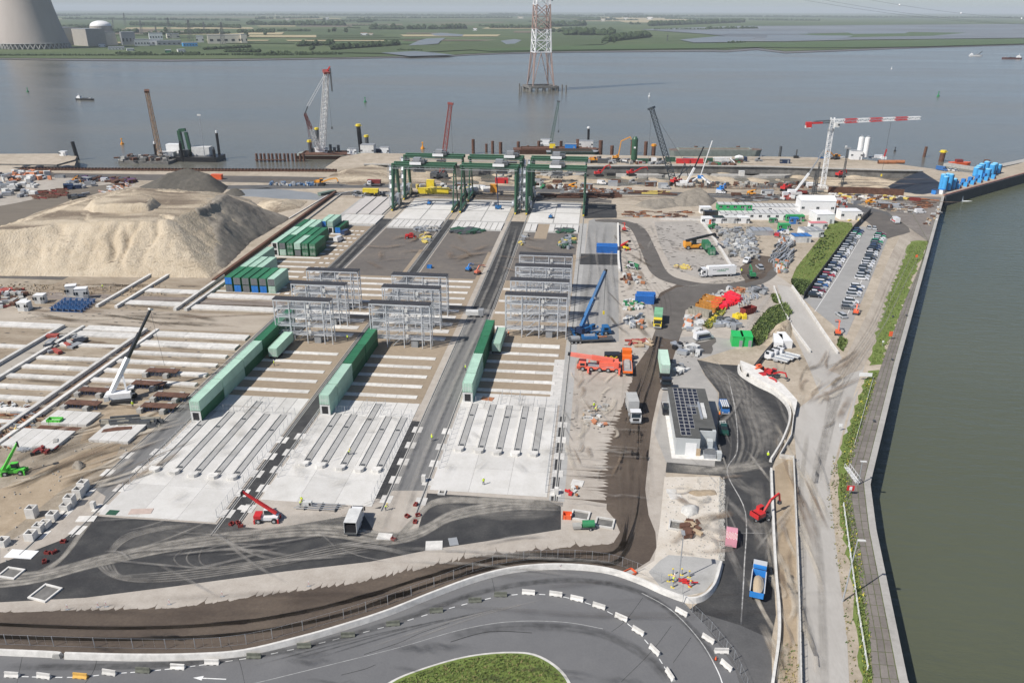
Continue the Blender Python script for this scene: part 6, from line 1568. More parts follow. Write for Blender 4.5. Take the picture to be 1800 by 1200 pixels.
# artic on the storage lot
c=P(1263,485);a=ang((1285,483),(1243,485));t=thing('lorry','white curtain-sided lorry with green script parked on the storage lot','lorry',c,a)
mb=MB();mb.box(-.7,0,.9,10.4,2.5,2.9,white);ob('box_body',mb,t);truck_cab(t,CARP['white'],5.9,'art',2.5,3.2);dual(t,(5.6,-2.8,-4.1),.5,1.0,.5)
mb=MB()
rr_=random.Random(2);x=2.6
for k in range(10):
 w_=rr_.uniform(.25,.6);mb.box(x,1.26,2.6+.05*math.sin(k),w_,.012,.32,grn if k>4 else greyp);x -= w_+.14
mb.box(-.3,1.26,2.1,3.4,.012,.22,grn);ob('lettering',mb,t)
mb=MB();mb.box(-4.6,0,3.8,.1,2.4,.02,greyp);mb.box(-.7,1.0,3.8,10,.3,.03,greyp);ob('roof_strip',mb,t)
# reach stacker with green container
c=P(1218,437);a=ang((1205,438),(1240,437));t=thing('reach_stacker','orange and black reach stacker lifting a green container on the storage lot','reach stacker',c,a)
mb=MB();mb.box(0,0,.8,7.4,3.0,1.0,amber);mb.box(-2.6,0,1.6,2.4,3.2,1.3,amber);ob('chassis',mb,t);wheels4(t,(-2.5,2.7),1.5,.85,.7,'rsw')
mb=MB();mb.box(.2,0,1.9,1.6,1.5,1.6,glass);mb.box(.2,0,3.5,1.8,1.6,.12,blackp);ob('cab',mb,t)
mb=MB();mb.bar((-3.2,0,3.3),(6.0,0,5.3),.9,.9,blackp);mb.bar((5.5,0,5.2),(8.6,0,5.9),.7,.7);ob('boom',mb,t)
mb=MB();mb.box(8.8,0,4.6,1.0,6.0,.5,blackp);mb.bar((8.6,0,5.9),(8.8,0,4.8),.8);ob('spreader',mb,t)
for k,(px,py,z) in enumerate(((1246,443,1.6),(1252,446,0))):
 container((*P(px-(3 if k==0 else 0),py+3),.05+z),L20,midg,('green container hanging behind, at the reach stacker','green container on the ground right of the reach stacker')[k],rz=.1,group='green containers at the reach stacker')
# small machines, east side: (x, y, ...)
boom_lift(P(1097,406),ra(95),M('lift_red',(.62,.06,.04),.4,.1,1),'small red crane lift at the top of the slabbed yard',6,1.25)
excavator(P(1321,488),ra(95),grn,'green tracked excavator beside the brown spill at the lot corner',False,(3,2.6,2),0,.95)
telehandler(P(1099,438),ra(-60),red,'telehandler with orange boom by the kerb of the east lane',7,.5,body=yellow)
telehandler(P(1112,472),ra(160),grn,'green and white telehandler behind the wide blue site box',4.5,.2,body=CARP['white'])
boom_lift(P(1472,588),ra(80),M('lift_orange',(.78,.13,.05),.4,.1,1),'orange boom lift at the lower car park end, arm raised over a silver car',7.5,1.1,ra(0))
boom_lift(P(1504,552),ra(70),MATS['lift_orange'],'orange boom lift parked at the end of the right car row',5,.9)
boom_lift(P(1206,402) ,0.6,grn,'green lift truck by the workshops',3,.2) if False else None
telehandler(P(1254,402),ra(10),grn,'green telehandler in front of the white workshop row',4,.1)
# machines on the ballast
boom_lift(P(824,476),ra(70),blueb,'blue boom lift folded on the middle dark ballast',4.5,.7);boom_lift(P(840,482),ra(55),M('salmon_paint',(.62,.17,.10),.5,.1,1),'salmon red boom lift beside the blue one on the middle dark ballast',6,.8)
telehandler(P(722,419),ra(5),red,'red telehandler on the left dark ballast near the scaffold pile',4,.05)
boom_lift(P(754,360),ra(100),blueb,'blue scissor platform on the left rear apron under the gantry',3.5,1.0);boom_lift(P(968,384),ra(80),bluep,'dark blue lift platform on the right rear apron',3,.5)
t=thing('boom_lift','dark blue lift with its mast straight up on the middle rear apron','boom lift',P(876,368))
mb=MB();mb.box(0,0,.4,3,2,1.4,bluep);ob('chassis',mb,t);mb=MB();mb.tube((0,0,1.5),(-.8,0,17),.25,n=6,mat=navy);ob('mast',mb,t);wheels4(t,(-1,1),.95,.45,.3)
skip_box('skip','little blue skip on the middle dark ballast',P(755,471),0,blueb,1.8,1.4,1.1)
# foreground telehandler crane & box van by the apron
telehandler(P(470,915),ra(8),red,'white and red rotating telehandler lifting a bundle at the front of the asphalt apron',9.0,.62,body=CARP['white'],slew=ra(172))
t=thing('box_van','white box van with open dark rear on the asphalt apron','box van',P(624,925),ra(93))
mb=MB();mb.box(-.6,0,.6,5.4,2.3,.2,steeld)
for s in (-1,1): mb.box(-.9,s*1.12,.8,4.4,.08,2.2,offw)
mb.box(-.9,0,3.0,4.4,2.3,.08,offw);mb.box(1.3,0,.8,.1,2.3,2.2,offw);mb.box(-.8,0,.8,4.2,2.1,1.5,blackp);ob('box_body',mb,t);truck_cab(t,CARP['white'],2.1,'bv',2.1,2.4);wheels4(t,(-1.6,2.0),.9,.4)
# white crawler telescopic crane at left
c=P(218,705);t=thing('crawler_crane','white crawler crane with black telescopic boom tip in the left yard','crawler crane',c,ra(20))
tracks(t,5.6,4.2,1.1,.8);mb=MB();mb.box(-.8,0,1.2,5.6,2.4,1.4,white);mb.box(-3.4,0,1.0,1.1,3.0,1.2,offw);ob('house',mb,t)
mb=MB();mb.box(1.8,1.0,1.5,1.6,1.2,1.7,white);mb.box(2.1,1.0,1.9,1.2,1.24,1.0,glass);ob('cab',mb,t)
bt=at_depth(264,545,0+math.hypot(*c)+6.5);loc=Vector((*c,0));v=Matrix.Rotation(-ra(20),3,'Z') @ (bt-loc);b0=Vector((-2.4,0,2.6));mid=b0.lerp(v,.42)
mb=MB();mb.bar(b0,mid,1.0,1.0,white);ob('base_boom',mb,t);mb=MB();mb.bar(mid,b0.lerp(v,.72),.75,.75,blackp);mb.bar(b0.lerp(v,.72),v,.5,.5);mb.bar(v,v*1.02,.8,.9,offw);ob('boom_tip',mb,t)
mb=MB();mb.bar((1.0,0,2.4),b0.lerp(v,.26),.4,.4,white);ob('lift_cylinder',mb,t)
mb=MB();hp_=Vector(v);mb.bar(hp_,hp_+Vector((1.0,0,-15)),.06,mat=steeld);ob('hook_line',mb,t)
# lime telehandler far left
telehandler(P(26,832),ra(15),lime,'lime green rotating telehandler at the left edge of the yard',7.5,.95,slew=ra(30))
# vans & workers around the ballast
van(P(596,424),ra(75),'white','white van beside the far container stack',5.2,2.2);van(P(608,412),ra(75),'navy blue','dark blue van behind the white van at the far container stack',5.2,2.1)
t=thing('site_truck','small white and grey truck crossing the lane between middle and right racks','truck',P(835,556),0.05);mb=MB();mb.box(-.8,0,.7,4,2.2,1.2,offw);mb.box(1.9,0,.6,1.6,2.1,1.8,greyp);ob('body',mb,t);wheels4(t,(-1.8,1.9),.9,.42)
for i,(x,y,r,v,h,p,lb) in enumerate(((759,775,1,hiviz,yellow,'walk','worker in hi-vis walking down the lane between middle and right aprons'),(850,852,2,hiviz,white,'stand','worker in hi-vis standing at the front of the right white apron'),(613,800,0,hiviz,yellow,'bend','worker bending over a truck island on the middle apron'),
 (528,890,.5,hiviz,yellow,'bend','left of two hi-vis workers welding pipes at the apron front'),(531,885,1.5,hiviz,white,'stand','right of two hi-vis workers at the pipe bench'),(678,897,0,hiviz,yellow,'bend','worker in hi-vis crouched at the apron corner by the pipes'),(1044,718,2,hiviz,white,'stand','worker in hi-vis on the manhole slab left of the haul road'),(1046,724,.3,hiviz,yellow,'bend','worker bending over the manhole slab beside his colleague'),
 (234,716,2,hiviz,white,'stand','banksman in hi-vis beside the white crawler crane'),(611,598,1,hiviz,yellow,'stand','worker in hi-vis at the foot of the front left rack'),(894,592,1,hivizo,hivizo,'stand','worker in red at the foot of the front right rack'),(818,651,.5,hiviz,white,'stand','surveyor beside the right container line'),(482,655-12,.5,hiviz,white,'stand','worker beside the left container line trailer'),
 (181,508,1,hiviz,white,'stand','worker on the stained ground by the sand mound'),(1303,480,1,hiviz,yellow,'stand','worker in hi-vis beside the green excavator'),(1349,806,1,hiviz,white,'stand','worker standing at the gap in the white wall by the black road'),(28,760,1,yellow,yellow,'bend','worker in yellow among the rusty rebar at left'),(1183,1024,1,hiviz,white,'bend','worker in hi-vis at the pump pipes'))):
 person(P(x,y),r,lb,v,h,p)
# ================= ring road furniture =================
wl=smooth_path(pp((-80,1143),(0,1148),(90,1152),(108,1154)),4)
wallobj('barrier_wall',wl,.9,.8,concw,'white concrete barrier wall at the bottom left, left of the loose grey block','barrier wall',top=.35)
wl=smooth_path(pp((116,1155),(230,1158),(340,1157),(430,1150),(530,1126),(600,1106),(680,1080),(760,1048),(830,1022),(890,1006),(950,999),(1010,999),(1070,1006),(1120,1022),(1170,1044),(1210,1057),(1236,1052),(1256,1030),(1267,993)),5)
wallobj('barrier_wall',wl,.9,.95,concw,'long white curving concrete barrier wall between the dirt road and the ring road','barrier wall',top=.35)
fence('mesh_fence','grey mesh fence standing behind the long white curving wall',[(x,y+.7) for x,y in smooth_path(pp((-60,1136),(90,1142),(230,1146),(340,1146),(430,1138),(530,1114),(680,1068),(830,1010),(890,994),(950,987),(1010,987),(1070,994),(1120,1010),(1200,1048)),2)],2.0,4.2)
mb=MB();mb.box(0,0,0,1.3,.7,.75,concg,top=.7);solo('concrete_block',mb,'loose grey block between two stretches of the white barrier wall','concrete block',P(101,1155),.1)
# loose barrier units on the lane line
BW=[(22,1188,2,0),(78,1190,-3,0),(142,1190,0,2),(193,1184,-4,0),(252,1180,2,1),(313,1174,2,0),(373,1166,5,0),(447,1155,5,1),(535,1137,9,1),(612,1118,11,1),(691,1098,12,1),(767,1075,11,1),(835,1057,9,1),(880,1047,5,1),(929,1043,0,0),(977,1046,-5,0),(1014,1054,-12,0),(1053,1067,-19,0),(1092,1087,-28,0),(1122,1111,-38,0),(1151,1145,-52,0),(1178,1188,-66,0),
  (1198,1078,-38,0),(1245,1125,-42,0),(1268,1146,5,0),(1277,1172,-52,0)]
barm={0:concw,1:M('mossy_dark_barrier',(.12,.125,.10),.9,.3,1.5),2:M('ochre_barrier',(.62,.36,.08),.8,.15,1)}
bl_={0:'white',1:'dark mossy',2:'orange'}
cnt={0:0,1:0,2:0}
for i,(x,y,r,k) in enumerate(BW):
 cnt[k] += 1
 lab=('%s %s concrete barrier from the left along the ring road dashes' % (ORD[cnt[k]-1],bl_[k]) if k != 2 else 'single orange barrier block on the ring road line') if i<22 else '%s white barrier outside the curve, counted from the top' % ORD[i-22]
 t=thing('barrier_block',lab,'road barrier',P(x,y),ra(r)+YAW*0,'loose concrete barriers on the ring road')
 part('barrier',t,('bar',k),lambda m:(m.profile([(-.34,0),(.34,0),(.30,.18),(.12,.42),(.09,.82),(-.09,.82),(-.12,.42),(-.30,.18)],2.1,barm[k])),(0,0,0),math.pi/2)
 part('forklift_slot',t,'bslot',lambda m:(m.box(-.5,0,.02,.4,.70,.1,blackp),m.box(.5,0,.02,.4,.70,.1,blackp)))
# lane markings: dashes between the barriers, solid line, arrows, kerb line
mk=thing('lane_markings','white dashes, solid line and straight arrows painted on the ring road','road markings')
for o,key in ((mk,0),):
 for i in range(21):
  a,b=Vector(P(*BW[i][:2])),Vector(P(*BW[i+1][:2]))
  for u in (.40,.72) if (b-a).length>4.6 else (.5,):
   p=a.lerp(b,u);rz=math.atan2((b-a).y,(b-a).x)
   part('dash',mk,'dash',lambda m:m.box(0,0,0,1.0,.14,.008,whitep),(p.x,p.y,lv(10)+.002),rz)
 mb=ribbon(smooth_path(pp((430,1205),(560,1173),(700,1138),(800,1109),(870,1095),(930,1091),(1000,1094),(1060,1105)),5),.10,lv(10)+.003,mat=M('worn_line',(.34,.34,.33),.8,.3,1));ob('line',mb,mk)
 mb=ribbon(smooth_path(pp((1128,1042),(1180,1072),(1230,1125),(1262,1180),(1275,1220)),5),.16,lv(10)+.003,mat=whitep);ob('line',mb,mk)
 for x,y in ((376,1153),(366,1192)):
  mb=MB();mb.box(.9,0,0,3.4,.16,.008,whitep);mb.add([(-2.2,0,.008),(-.8,-.42,.008),(-.8,.42,.008)],[(0,1,2)]);ob('arrow',mb,mk,(*P(x,y),lv(10)+.002),ra(3))
t=thing('traffic_cone','small orange cone between the outer white barriers','traffic cone',P(1258,1159))
mb=MB();mb.box(0,0,0,.45,.45,.05,orange);mb.tube((0,0,.05),(0,0,.7),.17,.03,10,orange);ob('cone',mb,t)
# sign posts and cones along the verge
for i,(x,y) in enumerate(((119,1071),(173,1067),(187,1066),(298,1062),(391,1048),(543,1030),(985,1000))):
 t=thing('marker_post','%s striped marker post from the left along the pale verge of the dirt road' % ORD[i],'marker post',P(x,y),.2,'striped marker posts on the verge')
 part('post',t,'mkp',lambda m:(m.box(0,0,.08,.10,.06,1.0,white),m.box(0,0,.35,.11,.07,.12,red),m.box(0,0,.65,.11,.07,.12)));part('foot',t,'mkf',lambda m:m.box(0,0,0,.7,.3,.08,greyp))
# white frames of catch pits
for i,(x,y,w_,d_) in enumerate(((20,1008,3.4,2.6),(80,1043,3.6,3.6),(777,866,1.5,1.6))):
 t=thing('pit_frame',('grey concrete pit frame at the left edge of the black apron','larger concrete pit frame near the bottom left of the black apron','small square pit frame below the right white apron')[i],'pit frame',P(x,y),(-.1,-.2,0)[i])
 mb=MB()
 for s in (-1,1): mb.box(s*(w_/2-.15),0,0,.3,d_,.3,concw);mb.box(0,s*(d_/2-.15),0,w_-.6,.3,.3)
 ob('frame',mb,t);mb=MB();mb.box(0,0,.02,w_-.6,d_-.6,.06,concd);ob('cover',mb,t)
for i,(x,y,w_,d_,mt,lb) in enumerate(((676,943,2.6,1.9,concw,'pale concrete plate lying on the black apron'),(763,959,3.0,2.6,concw,'larger pale concrete plate right on the apron edge'),(797,952,1.6,2.2,greyp,'dark steel plate beside the larger pale plate'),(198,901,2.0,1.5,dgrn,'dark green hatch on the left white apron corner'),(248,899,4.2,1.7,M('pinkish_board',(.48,.38,.33),.9,.1,1),'pinkish board patch on the left white apron'),
 (1015,849,2.4,2.2,concw,'square concrete lid left of the haul road'),(1180,868-4,2.0,1.6,concw,'open concrete lid beside the blue tarp'),(1187,873,2.4,1.9,concw,'pale concrete plate below the blue tarp'),(857,701,3.0,2.0,rusto,'rust-brown sheet on the right white apron by the container'),(38,974,5,2.2,white,'white plastic sheet at the left end of the front apron'),(152,912,3.4,1.8,concw,'white slab at the left apron corner'),(430,893,2.4,1.4,concw,'white slab at the foot of the narrow black lane'))):
 mb=MB();mb.box(0,0,.02,w_,d_,.12,mt);solo('plate',mb,lb,'plate',P(x,y),.2*math.sin(i*2.1)+(0.5 if mt is greyp else 0))
# dark red formwork clamps
for i,(x,y) in enumerate(((82,974),(97,972),(82,987),(113,951),(405,921),(416,921),(423,927),(733,888),(718,907),(734,905),(727,918),(1068,1,) if False else (690,950))):
 t=thing('steel_clamp','dark red steel anchor piece %s' % ('nearest the pit frame at left','right of the pit frame at left','below the pair at left','single by the left lane','left of the row at the narrow lane foot','middle of the row at the narrow lane foot','right of the row at the narrow lane foot','topmost of four on the loading slab','left of four on the loading slab','right of four on the loading slab','lowest of four on the loading slab','by the dirt road verge')[i],'steel piece',P(x,y),i*1.1,'dark red anchor pieces')
 part('frame',t,'dkr',lambda m:(m.box(0,0,0,.9,.12,.5,M('oxide_red',(.20,.03,.025),.6,.15,1)),m.box(-.4,.3,0,.12,.6,.5),m.box(.4,.3,0,.12,.6,.5),m.box(0,.6,0,.9,.12,.3)))
# kerb posts at lane ends
for i,(x,y) in enumerate(((165,893),(745,846),(978,868))):
 mb=MB();mb.box(0,0,0,.8,.8,1.5,concw);solo('concrete_post',mb,'white concrete end post at the foot of the %s lane' % ('wide left','middle','right')[i],'post',P(x,y))
# pipe bench and red pipes by the aprons
t=thing('pipe_rack','grey pipes on trestles at the front of the middle apron','pipes',P(565,892))
mb=MB();[mb.bar((-5+k*.3,-1.2+.6*k,.5),(3+k*.5,-1.0+.6*k,.5),.12,mat=steel) for k in range(4)];ob('pipe',mb,t)
mb=MB();[mb.box(x,0,0,.1,2.4,.5,steeld) for x in (-3,0,3)];ob('trestle',mb,t)
t=thing('generator','small white welding generator beside the two workers','generator',P(541,889),.1);mb=MB();mb.box(0,0,.25,1.7,.9,.9,offw);mb.box(.55,0,.3,.4,.94,.7,blackp);ob('housing',mb,t)
# ---- red & white pump assembly with lamp mast
t=thing('lamp_mast','tall thin steel lamp mast on the pump island','lamp mast',P(1193,1020));mb=MB();mb.tube((0,0,0),(0,0,9.3),.11,.07,8,steel);ob('pole',mb,t);mb=MB();mb.box(0,.5,9.2,.6,1.2,.15,greyp);ob('lamp_head',mb,t)
for i,(x,y) in enumerate(((1182,1010),(1198,1010),(1211,1014),(1175,1021),(1213,1031),(1182,1032))):
 t=thing('bollard','%s hollow steel bollard with a yellow foot around the pumps' % ('back left','back middle','back right','front left','front right','front middle')[i],'bollard',P(x,y),0,'steel bollards round the pump pipes')
 part('post',t,'blp',lambda m:m.tube((0,0,.05),(0,0,1.25),.14,n=8,mat=steel));part('foot',t,'blf',lambda m:m.box(0,0,0,.6,.5,.06,yellow));part('cap',t,'blc',lambda m:m.tube((0,0,1.25),(0,0,1.32),.16,n=8,mat=yellow))
t=thing('pump_pipes','red hoses and pump fittings bundled on the pump island','pump',P(1203,1024));mb=MB()
for p,q in (((-1,0,.3),(1.3,.4,.3)),((0,0,.3),(.9,-1.2,.3)),((-.4,-.3,.3),(2.2,-.2,.5)),((-1,.5,.5),(.2,-.2,.4))): mb.tube(p,q,.12,n=6,mat=red)
ob('hose',mb,t);mb=MB();mb.box(0,0,0,.8,.6,.7,red);ob('pump',mb,t)
# lamp post lying/standing on the right verge: real double-arm masts
for i,(x,y,h) in enumerate(((1481,1057,11.0),(1508,852,5.5))):
 t=thing('street_lamp',('tall pale street lamp leaning over the quay verge at lower right','short lamp post with a fishing frame by the red board')[i],'street lamp',P(x,y));mb=MB();mb.tube((0,0,0),(1.0*(1-i),1.5*(1-i),h),.14,.09,8,steel);ob('pole',mb,t);mb=MB();mb.box(1.4*(1-i)+.2,1.5*(1-i),h-.1,1.2,.4,.15,offw);ob('lamp_head',mb,t)
# ================= solar roof building =================
x0,x1,y0,y1=18.6,26.6,148.9,181.5
t=thing('service_building','long grey service building with solar panels on a dark roof beside the haul road','building',(19.0,149.3,0))
cl=M('white_cladding',(.47,.49,.49),.5,.05,.4);rf=M('grey_roof_felt',(.085,.085,.08),.9,.18,.4)
BW_,BL_,BH_=8.8,22.0,4.2;oy=5.5
mb=MB();mb.box(BW_/2+.2,oy+BL_/2-.6,0,BW_-.1,BL_-1.4,BH_,cl);mb.box(2.7,oy-.8,0,5.0,5.4,BH_,cl);mb.box(6.6,oy+1.2,0,3.2,1.5,BH_,cl);ob('wall',mb,t)
mb=MB();mb.box(BW_/2+.2,oy+BL_/2,BH_,BW_,BL_-8,.3,rf);mb.box(2.7,oy+1.5,BH_,5.2,5,.3,rf)
mb=MB();mb.prism([(0.0,oy-3.4),(5.3,oy-3.4),(5.3,oy+1),(8.9,oy+1),(8.9,oy+BL_-1.2),(0.0,oy+BL_-1.2)],BH_,BH_+.28,rf,steeld);ob('roof',mb,t)
def spanel(m): m.box(0,0,0,1.46,.90,.05,M('solar_cell',(.018,.018,.028),.3,.1,2));m.box(0,0,-.005,1.60,1.0,.03,offw)
for r in range(14):
 for c_ in range(5):
  if r<6 and c_>2: continue
  if r<2 and c_>1: continue
  if 6<=r<9 and c_>3: continue
  part('solar_panel',t,'spn',spanel,(1.7+1.12*c_,oy-2.0+1.64*r,BH_+.34),math.pi/2)
for r in range(7): part('roof_light',t,'skl',lambda m:m.box(0,0,0,.8,.9,.35,offw),(7.2,oy+6.0+1.0*r,BH_+.28))
mb=MB();mb.box(6.4,oy+9,BH_+.28,.5,8,.3,steel);mb.box(5.2,oy+11,BH_+.28,3,.3,.25);ob('roof_duct',mb,t)
mb=MB();mb.box(3.4,oy-3.52,.1,2.3,.08,3.0,white);ob('garage_door',mb,t);mb=MB();mb.box(5.0,oy-3.52,.1,.9,.08,1.8,wood);ob('door',mb,t)
mb=MB();mb.box(7.4,oy-3.2,0,2.6,2.8,1.2,steel)
for k in range(5): mb.box(7.4,oy-4.3+.5*k,1.2,2.5,.2,.08,steeld)
ob('ventilation_unit',mb,t);mb=MB();mb.box(7.6,oy-1.1,0,1.2,1.4,2.8,cl);mb.box(9.3,oy-4.2,0,.9,1.3,1.8,cl);ob('cabinet',mb,t)
mb=MB();mb.box(4.5,oy+8,-.02,10.2,26,.14,concw);ob('plinth',mb,t)
mb=MB();mb.box(9.5,oy+17,0,.9,2.0,1.0,concg);ob('concrete_box',mb,t)
# ================= site offices =================
def cabin(name,label,p,rz,L_,W,h,wall,roof,nwin=4,cat='site cabin',seg=0,group=None,wm=None,door=True):
 t=thing(name,label,cat,p,rz,group);mb=MB();mb.box(0,0,0,L_,W,h,wall);ob('wall',mb,t)
 mb=MB();mb.box(0,0,h,L_+.2,W+.2,.15,roof)
 for k in range(seg): mb.box(-L_/2+L_*k/seg,0,h+.15,.25,W,.07,steeld if roof is not greyp else offw)
 ob('roof',mb,t)
 for k in range(nwin): part('window',t,'cwin',lambda m:(m.box(0,0,0,1.3,.06,1.0,glass),m.box(0,-.02,-.08,1.5,.08,.08,white),m.box(0,-.03,0,.06,.06,1.0,white)),(-L_*.42+L_*.84*k/max(1,nwin-1),-W/2-.03,h*.45))
 if door: mb=MB();mb.box(L_*.30,-W/2-.03,0,.9,.06,2.0,wm or greyp);ob('door',mb,t)
 return t
A0,A1=P(1262,383),P(1400,385);rz=ang((1262,383),(1400,385))
roofc=M('pale_cabin_roof',(.50,.50,.49),.7,.12,.3)
c=P(1332,383);cabin('site_office','long low white site office with many small windows, front row',c,rz,36,8,2.9,white,roofc,9,seg=14)
c2=P(1289,380);cabin('site_office','green and white upper storey cabins at the left end of the long office',(c2[0],c2[1]+1,2.95),rz,15.5,5.0,2.7,M('cabin_green',(.03,.32,.10),.5,.05,.5),roofc,5,seg=5)
mb=MB();mb.box(0,0,0,3.0,.06,2.2,white);solo('white_cladding_panel',mb,'white square between the green office panels','panel',(c2[0]-2.3,c2[1]-1.6,3.2),rz)
c=P(1350,372);cabin('site_office','long white office row behind the front offices',(c[0],c[1]),rz,36,7,3.1,white,roofc,3,seg=16)
c=P(1431,375);cabin('site_hall','tall white hall with a pitched roof beside the offices',(c[0],c[1]),rz,16,8,6.6,white,white,3,'hall')
c=P(1440,392);cabin('site_hall','lower white annex in front of the tall white hall',(c[0]+1.5,c[1]+3),rz+.1,8,9,4.2,white,white,1,'hall')
mb=MB();hc=P(1431,375);mb.profile([(-4.2,0),(4.2,0),(0,1.8)],16.4,white);solo('pitched_roof',mb,'white ridge roof crowning the tall hall','roof',(hc[0],hc[1],6.8),rz+math.pi/2)
for i,(x,y,L_,W,h,wm,rm,lb) in enumerate(((1436,402,7.5,3,2.8,white,M('pale_red_roof',(.62,.22,.24),.6,.1,.5),'white cabin with a pale red roof above the grass slope'),(1424,414,8.5,7,2.8,white,greyp,'group of three white cabins with grey striped roofs by the grass'),(1406,424,7.2,5,2.7,offw,M('blue_roof',(.03,.15,.42),.5,.1,.5),'cabin with a blue roof and open white bays'),
 (1241,392,4.2,4,2.6,white,white,'white workshop unit with an orange door, leftmost of the row'),(1261,391,5.0,4,2.6,white,blackp,'white workshop unit with a black roof, second of the row'),(1282,391,6,4,2.6,offw,offw,'open-fronted workshop unit, third of the row'),(1305,391,5,4,2.6,white,white,'white workshop unit at the right end of the row'),(1239,374,5,4,2.8,white,white,'small white box left of the long offices'),(1250,380,7,3,2.4,blackp,blackp,'black flat box below the small white box'),
 (1396,388,8,3,2.6,M('cabin_green',(0,0,0)),M('cabin_green',(0,0,0)),'green container in front of the office hall'),(1395,393,3.4,2.4,2.6,M('blue_roof',(0,0,0)),M('blue_roof',(0,0,0)),'small blue hut with white windows before the green container'),(1377,404,4.6,3,2.6,M('cabin_green',(0,0,0)),M('cabin_green',(0,0,0)),'green tool store in the middle of the yard'),(1358,393-2,3,2,1.8,grn,grn,'little green box by the office steps'),
 (1490,384,9,6,4,white,white,'white shed right of the tall hall'),(1337,411,9,6,2.0,steel,steel,'grey metal roof shelter in the yard before the offices'),(1375,385-1,3,3,2.6,orange,orange,'orange box beside the green container'))):
 c=P(x,y);cabin('site_cabin',lb,c,rz+(.05 if i>2 else .12),L_,W,h,wm,rm,2 if i not in (2,8,14) else 0,seg=3 if i in (1,2,14) else 0,door=i not in (8,14),wm=orange if i==3 else greyp)
for i,(x,y,mt) in enumerate(((1366,416,red),(1374,410,blueb),(1378,412,offw),(1312,462,white))):
 van(P(x,y),1.2+i,{red:'red',blueb:'blue',offw:'white',white:'white'}[mt],('red','blue','white','small white')[i]+' tool van standing in the yard before the offices' +(' by the shelter' if i<3 else ' near the green excavator'),3.6,1.9)
# stacks of formwork and materials
def clutter(name,label,quad,n,cols,seed,size=(.6,2.6),h=(.2,1.0),cat='materials',rzj=3.14,rz0=0.0,asp=.35,px=True,kind=None):
 """a heap or lay-down of loose stock: every piece is a box with its own turn and lift, one part per colour"""
 r=random.Random(seed);q=[Vector(P(*p)) if px else Vector(p) for p in quad];o=sum(q,Vector((0,0)))/len(q)
 t=thing(name,label,cat,(o.x,o.y));pn={'pipe_stock':'pipe','beam_stack':'beam','sheet_pile_stack':'sheet_pile','timber_stack':'plank','rebar_stock':'steel_bundle','crate_stock':'crate','paving_stock':'pallet','cabin_village':'hut','scrap_heap':'formwork_panel','pit_debris':'rubble_block'}.get(name,'stock_piece')
 for i in range(n):
  u,v=r.random(),r.random();p=q[0].lerp(q[1],u).lerp(q[3].lerp(q[2],u),v)-o
  L_=r.uniform(*size);c_=r.choice(cols);z_,w_,h_,rz_=r.uniform(0,.25),max(.12,L_*asp*r.uniform(.5,1.3)),r.uniform(*h),rz0+r.uniform(-rzj,rzj)
  c_={'red_paint':M('faded_red',(.33,.07,.055),.7,.2,1),'orange_paint':M('faded_orange',(.50,.20,.10),.7,.2,1),'yellow_paint':M('faded_yellow',(.60,.47,.12),.7,.2,1),'bright_blue_paint':M('faded_blue',(.10,.20,.36),.7,.2,1),'white_paint':offw}.get(c_.name,c_) if n>15 else c_;tl=r.random()<.25;k_='tube' if pn=='pipe' else 'box'
  o_=part(pn,t,('unit',k_,c_.name),lambda m:m.box(0,0,0,1,1,1,c_) if k_=='box' else m.tube((-.5,0,.5),(.5,0,.5),.5,n=8,mat=c_),(p.x,p.y,z_),rz_)
  if k_=='tube': h_=w_=min(h_,.5)
  o_.scale=(L_,w_,h_)
  if tl and k_=='box': o_.rotation_euler=(r.uniform(-.25,.25),r.uniform(-.12,.12),rz_)
 return t
